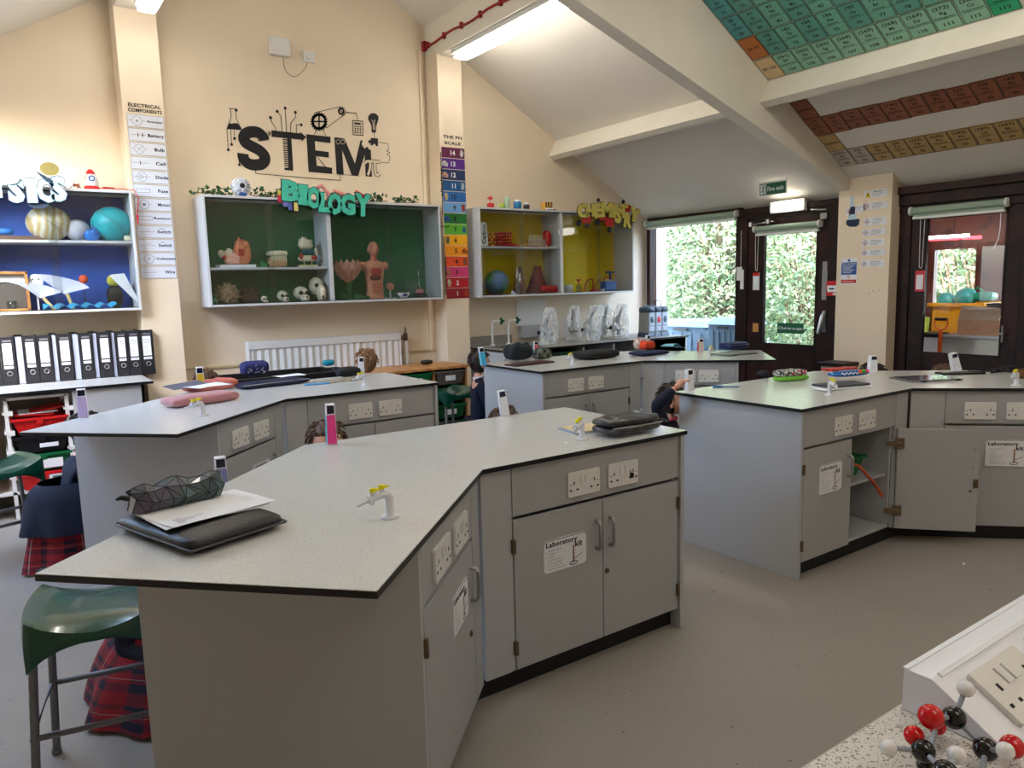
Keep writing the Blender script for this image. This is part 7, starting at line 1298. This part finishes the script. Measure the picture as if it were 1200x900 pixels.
def person(label, loc, rz, top, hair, hm=None, skirt=False, hoff=(0, 0), long=False, arms=None, tie=False, hz=None):
    t = thing('person', label, 'person', loc, rz); T_ = top; hx, hy = hoff; pel = max(.20, T_-.66) if hz is None else hz
    hc = Vector((hx, hy+.03, T_-.105)); nk = Vector((hx*.85, hy*.8+.0, T_-.215)); ch = Vector((hx*.6, hy*.55, T_-.33)); sh = ch+Vector((0, 0, .045))
    v = [(0, 0, pel, (.088, .070)), (hx*.3, hy*.3, (pel+ch.z)/2, (.078, .062)), (*ch, (.09, .062)), (*nk, .038), (*(nk+Vector((0, .01, .035))), .036)]; e = [(0, 1), (1, 2), (2, 3), (3, 4)]
    wr = []
    for s in (-1, 1):
        S = sh+Vector((s*.115, 0, 0)); E_, W_ = (arms[0 if s < 0 else 1] if arms and arms[0 if s < 0 else 1] else (S+Vector((s*.03, .05, -.19)), S+Vector((-s*.02, .22, -.22)))); E_, W_ = Vector(E_), Vector(W_)
        n = len(v); v += [(*S, .042), (*((S+E_)/2), .034), (*E_, .029), (*((E_+W_)/2), .026), (*W_, .017)]; e += [(2, n), (n, n+1), (n+1, n+2), (n+2, n+3), (n+3, n+4)]; wr.append((W_, W_-E_))
    armv = len(v); av, ae = list(v), list(e)
    for s in (-1, 1):
        n = len(v); v += [(s*.075, 0, pel-.02, .065), (s*.11, .17, (pel+.06)/2, .058), (s*.12, .30, .062, .046), (s*.115, .12, .045, .040), (s*.11, -.05, .034, .026), (s*.11, -.09, .028, .024), (s*.115, -.19, .022, .016)]; e += [(0, n)]+[(n+i, n+i+1) for i in range(6)]
    V, F = skin_mesh(v, e); lo = min(q.z for q in V); b = MB(); b.add(V, F, 0, True)
    def face(d): # narrower jaw, flatter face
        k = 1-.20*max(0, -d.z-.1)*(1 if d.y > -.5 else .6); return k*(1-.05*max(0, d.y)**2)
    b.sph(hc, (.072, .088, .105), seg=28, rings=20, fn=face); b.sph(hc+Vector((0, .086, -.022)), (.011, .016, .016), seg=10, rings=8); b.sph(hc+Vector((0, .078, -.03)), (.022, .012, .012), seg=10, rings=8)
    for s in (-1, 1): b.sph(hc+Vector((s*.070, -.0, -.012)), (.008, .017, .024), seg=10, rings=8)
    for (W_, d), s in zip(wr, (-1, 1)): hand(b, W_, d, Vector((0, 0, 1)), s, .55)
    for q in b.v: q.z = max(q.z, .002)
    o = b.build('body', m_skin, t)
    ey = MB(); iris = MB(); mo = MB()
    for s in (-1, 1): ey.sph(hc+Vector((s*.028, .074, .002)), (.0125, .009, .008), seg=12, rings=8); iris.sph(hc+Vector((s*.028, .0815, .002)), (.005, .003, .005), seg=8, rings=6); mo.tube([hc+Vector((s*.016, .083, .02)), hc+Vector((s*.03, .08, .023)), hc+Vector((s*.044, .068, .019))], .0022, 5)
    ey.build('eye', M_plast, t); iris.build('iris', M_black, t); mo.build('eyebrow', hair, t); MB().tube([hc+Vector((-.02, .079, -.052)), hc+Vector((0, .085, -.054)), hc+Vector((.02, .079, -.052))], .0035, 6).build('lips', mat('lip_tone', (186, 96, 92), .5), t)
    # hair: cap plus locks
    rn = random.Random(int(loc[0]*100+loc[1]*10)); h = MB()
    h.sph(hc+Vector((0, -.014, .018)), (.082, .094, .104), seg=30, rings=20, fn=lambda d: (1+.035*noise.noise(d*6+Vector(loc))) if (d.y < .35 or d.z > .45) else .72)
    for k in range(70):
        th = rn.uniform(0, 2*PI); u = rn.uniform(.0, 1)
        d = Vector((math.cos(th)*math.sqrt(1-u*u), math.sin(th)*math.sqrt(1-u*u), u))
        if d.y > .55 and d.z < .5: continue
        p = hc+Vector((0, -.014, .018))+Vector((d.x*.081, d.y*.093, d.z*.103)); tng = Vector((0, 0, 1)).cross(d); tng = (tng if tng.length > .1 else Vector((1, 0, 0))).normalized(); dn = (-Vector((0, 0, 1))+d*d.z).normalized()*(1) if abs(d.z) < .98 else tng; fl = rn.uniform(.0, .012)
        h.tube([p, p+dn*.018+d*(.004+fl)+tng*rn.uniform(-.01, .01), p+dn*.042+d*fl+tng*rn.uniform(-.02, .02)], [.006, .0055, .001], 5)
    if long: h.soft((hc.x, hc.y-.09, hc.z-.20), (.13, .06, .24), e=2.8, bumpy=.3)
    h.build('hair', hair, t)
    # jumper
    jv = [(x, y, z, (r[0]*1.42, r[1]*1.42) if isinstance(r, tuple) else r*1.36) for x, y, z, r in av]; jv[3] = (*Vector(jv[3][:3]), .044); jv = jv[:4]+jv[5:]; je = [(0, 1), (1, 2), (2, 3)]+[(2 if a == 2 else a-1, c-1) for a, c in ae if c > 4]
    for base_ in (4, 9): jv[base_+4] = (*(Vector(jv[base_+4][:3])*.82+Vector(jv[base_+3][:3])*.18), .023)
    V, F = skin_mesh(jv, je); j = MB(); j.add(V, F, 0, True); j.build('jumper', m_navy2, t)
    MB().tube([nk+Vector((.046*math.cos(a), .046*math.sin(a)+.004, -.012+.01*math.sin(a))) for a in [k*PI/8 for k in range(16)]], .009, 8, closed=True).build('shirt_collar', mat('collar_pink', (206, 60, 84), .7) if tie else M_paper, t)
    if skirt:
        n = 48; vs = []; fs = []; K = 12
        for i in range(K+1):
            q = i/K
            for k in range(n):
                a = 2*PI*k/n; r = .135+.185*q**.55; fold = 1+.07*q*math.sin(a*9+i*.15)+.05*q*math.sin(a*4+1); sag = pel+.10-(pel+.085)*q**.9
                vs.append((r*.92*fold*math.cos(a), .085*q+r*1.12*fold*math.sin(a), max(.008, sag)))
        for i in range(K):
            for k in range(n): fs.append((i*n+k, (i+1)*n+k, (i+1)*n+(k+1) % n, i*n+(k+1) % n))
        if skirt == 'coat': MB().add([(x*1.02, y*.98+.0, max(.13, z+.10)) for x, y, z in vs[:n*9]], fs[:n*8], 0, True).build('coat', m_navy2, t); vs = [(x*.93, y*.93+.01, z) for x, y, z in vs]
        me = MB(); me.add(vs, fs, 0, True); me.build('tartan_skirt', m_tart, t, uvfn=lambda c: (math.atan2(c.y-.03, c.x)/(2*PI)*1.0+.5, c.z*1.8))
    else:
        tv = [(0, 0, pel, (.112, .095))]; te = []
        for s in (-1, 1): n = len(tv); tv += [(s*.075, 0, pel-.02, .074), (s*.11, .17, (pel+.06)/2, .066), (s*.12, .30, .062, .054), (s*.115, .12, .05, .046), (s*.11, -.03, .04, .034)]; te += [(0, n)]+[(n+i, n+i+1) for i in range(4)]
        V, F = skin_mesh(tv, te); j = MB(); j.add([Vector((q.x, q.y, max(.003, q.z))) for q in V], F, 0, True); j.build('trousers', m_trs, t)
    for s in (-1, 1): MB().soft((s*.112, -.14, .003), (.075, .17, .055), e=3).build('shoe', M_black, t)
    return t
def place(px, py, y, dz=0): p = ony(px, py, y); return (p.x, y, 0), p.z+dz
H1 = mat('mid_brown_hair', (106, 76, 56), .6, rgb2=(72, 50, 38), kind='wave', scale=14); H2 = mat('dark_brown_hair', (46, 32, 28), .55, rgb2=(30, 22, 20), kind='wave', scale=14); H3 = mat('light_brown_hair', (150, 108, 74), .55, rgb2=(112, 78, 52), kind='wave', scale=14)
l, z = place(100, 486, 4.98); person('child in long navy coat over a red tartan skirt behind the left rear bench end', (l[0]-.13, 4.96, 0), R(-80), z, H2, skirt='coat', hoff=(-.0, .12), hz=.30)
l, z = place(240, 436, 5.72); person('child with brown hair crouching behind the red and yellow card tower', l, R(180), z, H1, skirt=True)
l, z = place(430, 411, 5.80); person('child with tousled light brown hair crouching between the left rear bench and the radiator', l, R(10), z, H3)
l, z = place(381, 496, 3.36); person('child with brown hair and visible forehead crouching behind the pink card tower', l, R(170), z, H1, skirt=True)
person('child in tartan skirt kneeling on the floor behind the foreground green stool', (.40, 3.12, 0), R(200), .70, H1, skirt=True, arms=[((-.20, .12, .46), (-.12, .28, .72)), None], hz=.16)
l, z = place(561, 412, 5.64); person('child with dark hair and navy jumper kneeling beside the sky blue card tower', (l[0]-.03, 5.62, 0), R(-110), z, H2, skirt=False)
l, z = place(589, 481, 3.36); person('child with brown hair crouching behind the far right corner of the nearest bench', l, R(185), z, H1)
l, z = place(790, 452, 3.32); w = T(800, 456, .945); pl_loc = Vector((l[0]-.0, 3.36, 0))
rot = R(-150); mi = Matrix.Rotation(-rot, 3, 'Z'); hw = mi @ (Vector((w.x, w.y, .95))-pl_loc); tip = mi @ (T(807, 456, .95)-pl_loc); dd = (tip-hw).normalized(); wst = tip-dd*.10
person('dark-haired boy with pink collar reaching up to the tall white card tower', tuple(pl_loc), rot, z, H2, tie=True, arms=[None, (tuple(wst+Vector((.06, -.10, -.10))), tuple(wst))])
l, z = place(1021, 427, 2.98); person('child with dark brown hair crouching behind the right-hand bench by the pier', l, R(200), z, H2)
l, z = place(1106, 429, 2.62); person('child with brown hair low behind the leaning card tower on the right-hand bench', l, R(200), z, H1)
# ============================================================ CAMERA, SUN, SKY
cd = bpy.data.cameras.new('camera'); cam = bpy.data.objects.new('camera', cd); COL.objects.link(cam)
cd.sensor_fit = 'HORIZONTAL'; cd.sensor_width = 36; cd.lens = FPX*36/1200; cd.clip_start = .02; cd.clip_end = 200
M3 = Matrix((RR, UU, -_f)).transposed().to_4x4(); M3.translation = EYE; cam.matrix_world = M3
bpy.context.scene.camera = cam
sd = bpy.data.lights.new('sun', 'SUN'); sd.energy = 9.; sd.angle = R(1.2); sd.color = (1, .96, .88); so = bpy.data.objects.new('sun', sd); COL.objects.link(so)
so.rotation_euler = Vector((-.12, .42, -.90)).to_track_quat('-Z', 'Y').to_euler()
W = bpy.data.worlds.new('sky'); bpy.context.scene.world = W; W.use_nodes = True; nt = W.node_tree; bg = nt.nodes['Background']
sk = nt.nodes.new('ShaderNodeTexSky'); sk.sky_type = 'NISHITA'; sk.sun_disc = False; sk.sun_elevation = R(38); sk.sun_rotation = R(200); sk.dust_density = 2.; sk.air_density = 1.
mx = nt.nodes.new('ShaderNodeMix'); mx.data_type = 'RGBA'; mx.inputs[0].default_value = .5; nt.links.new(sk.outputs[0], mx.inputs[6]); mx.inputs[7].default_value = (.55, .68, .9, 1)
nt.links.new(mx.outputs[2], bg.inputs[0]); bg.inputs[1].default_value = SKY_S
def portal(loc, rot, sx, sy):
    d = bpy.data.lights.new('sky_portal', 'AREA'); d.shape = 'RECTANGLE'; d.size = sx; d.size_y = sy; d.cycles.is_portal = True; o = bpy.data.objects.new('sky_portal', d); COL.objects.link(o); o.location = loc; o.rotation_euler = rot
for a, b in wy: portal((XL-.16, (a+b)/2, 1.55), (0, -PI/2, 0), 1.2, b-a)
portal(((sx0+sx1)/2, (sy0+sy1)/2, (zc0+zc1)/2+.05), (0, -math.atan(.58), 0), 1.3, sy1-sy0)
portal((7.12, 6.22, 1.5), (0, PI/2, 0), 1.7, 1.4)
portal((7.12, 4.85, 1.45), (0, PI/2, 0), 1.2, .64)
sc = bpy.context.scene; sc.view_settings.view_transform = 'Standard'; sc.view_settings.look = 'None'; sc.view_settings.gamma = 1; sc.view_settings.exposure = EXPO; sc.view_settings.use_curve_mapping = False
sc.cycles.max_bounces = 9; sc.cycles.diffuse_bounces = 4; sc.cycles.glossy_bounces = 4; sc.cycles.transparent_max_bounces = 16; sc.cycles.caustics_reflective = False; sc.cycles.caustics_refractive = False
sc.cycles.use_denoising = True; sc.cycles.sample_clamp_indirect = 6
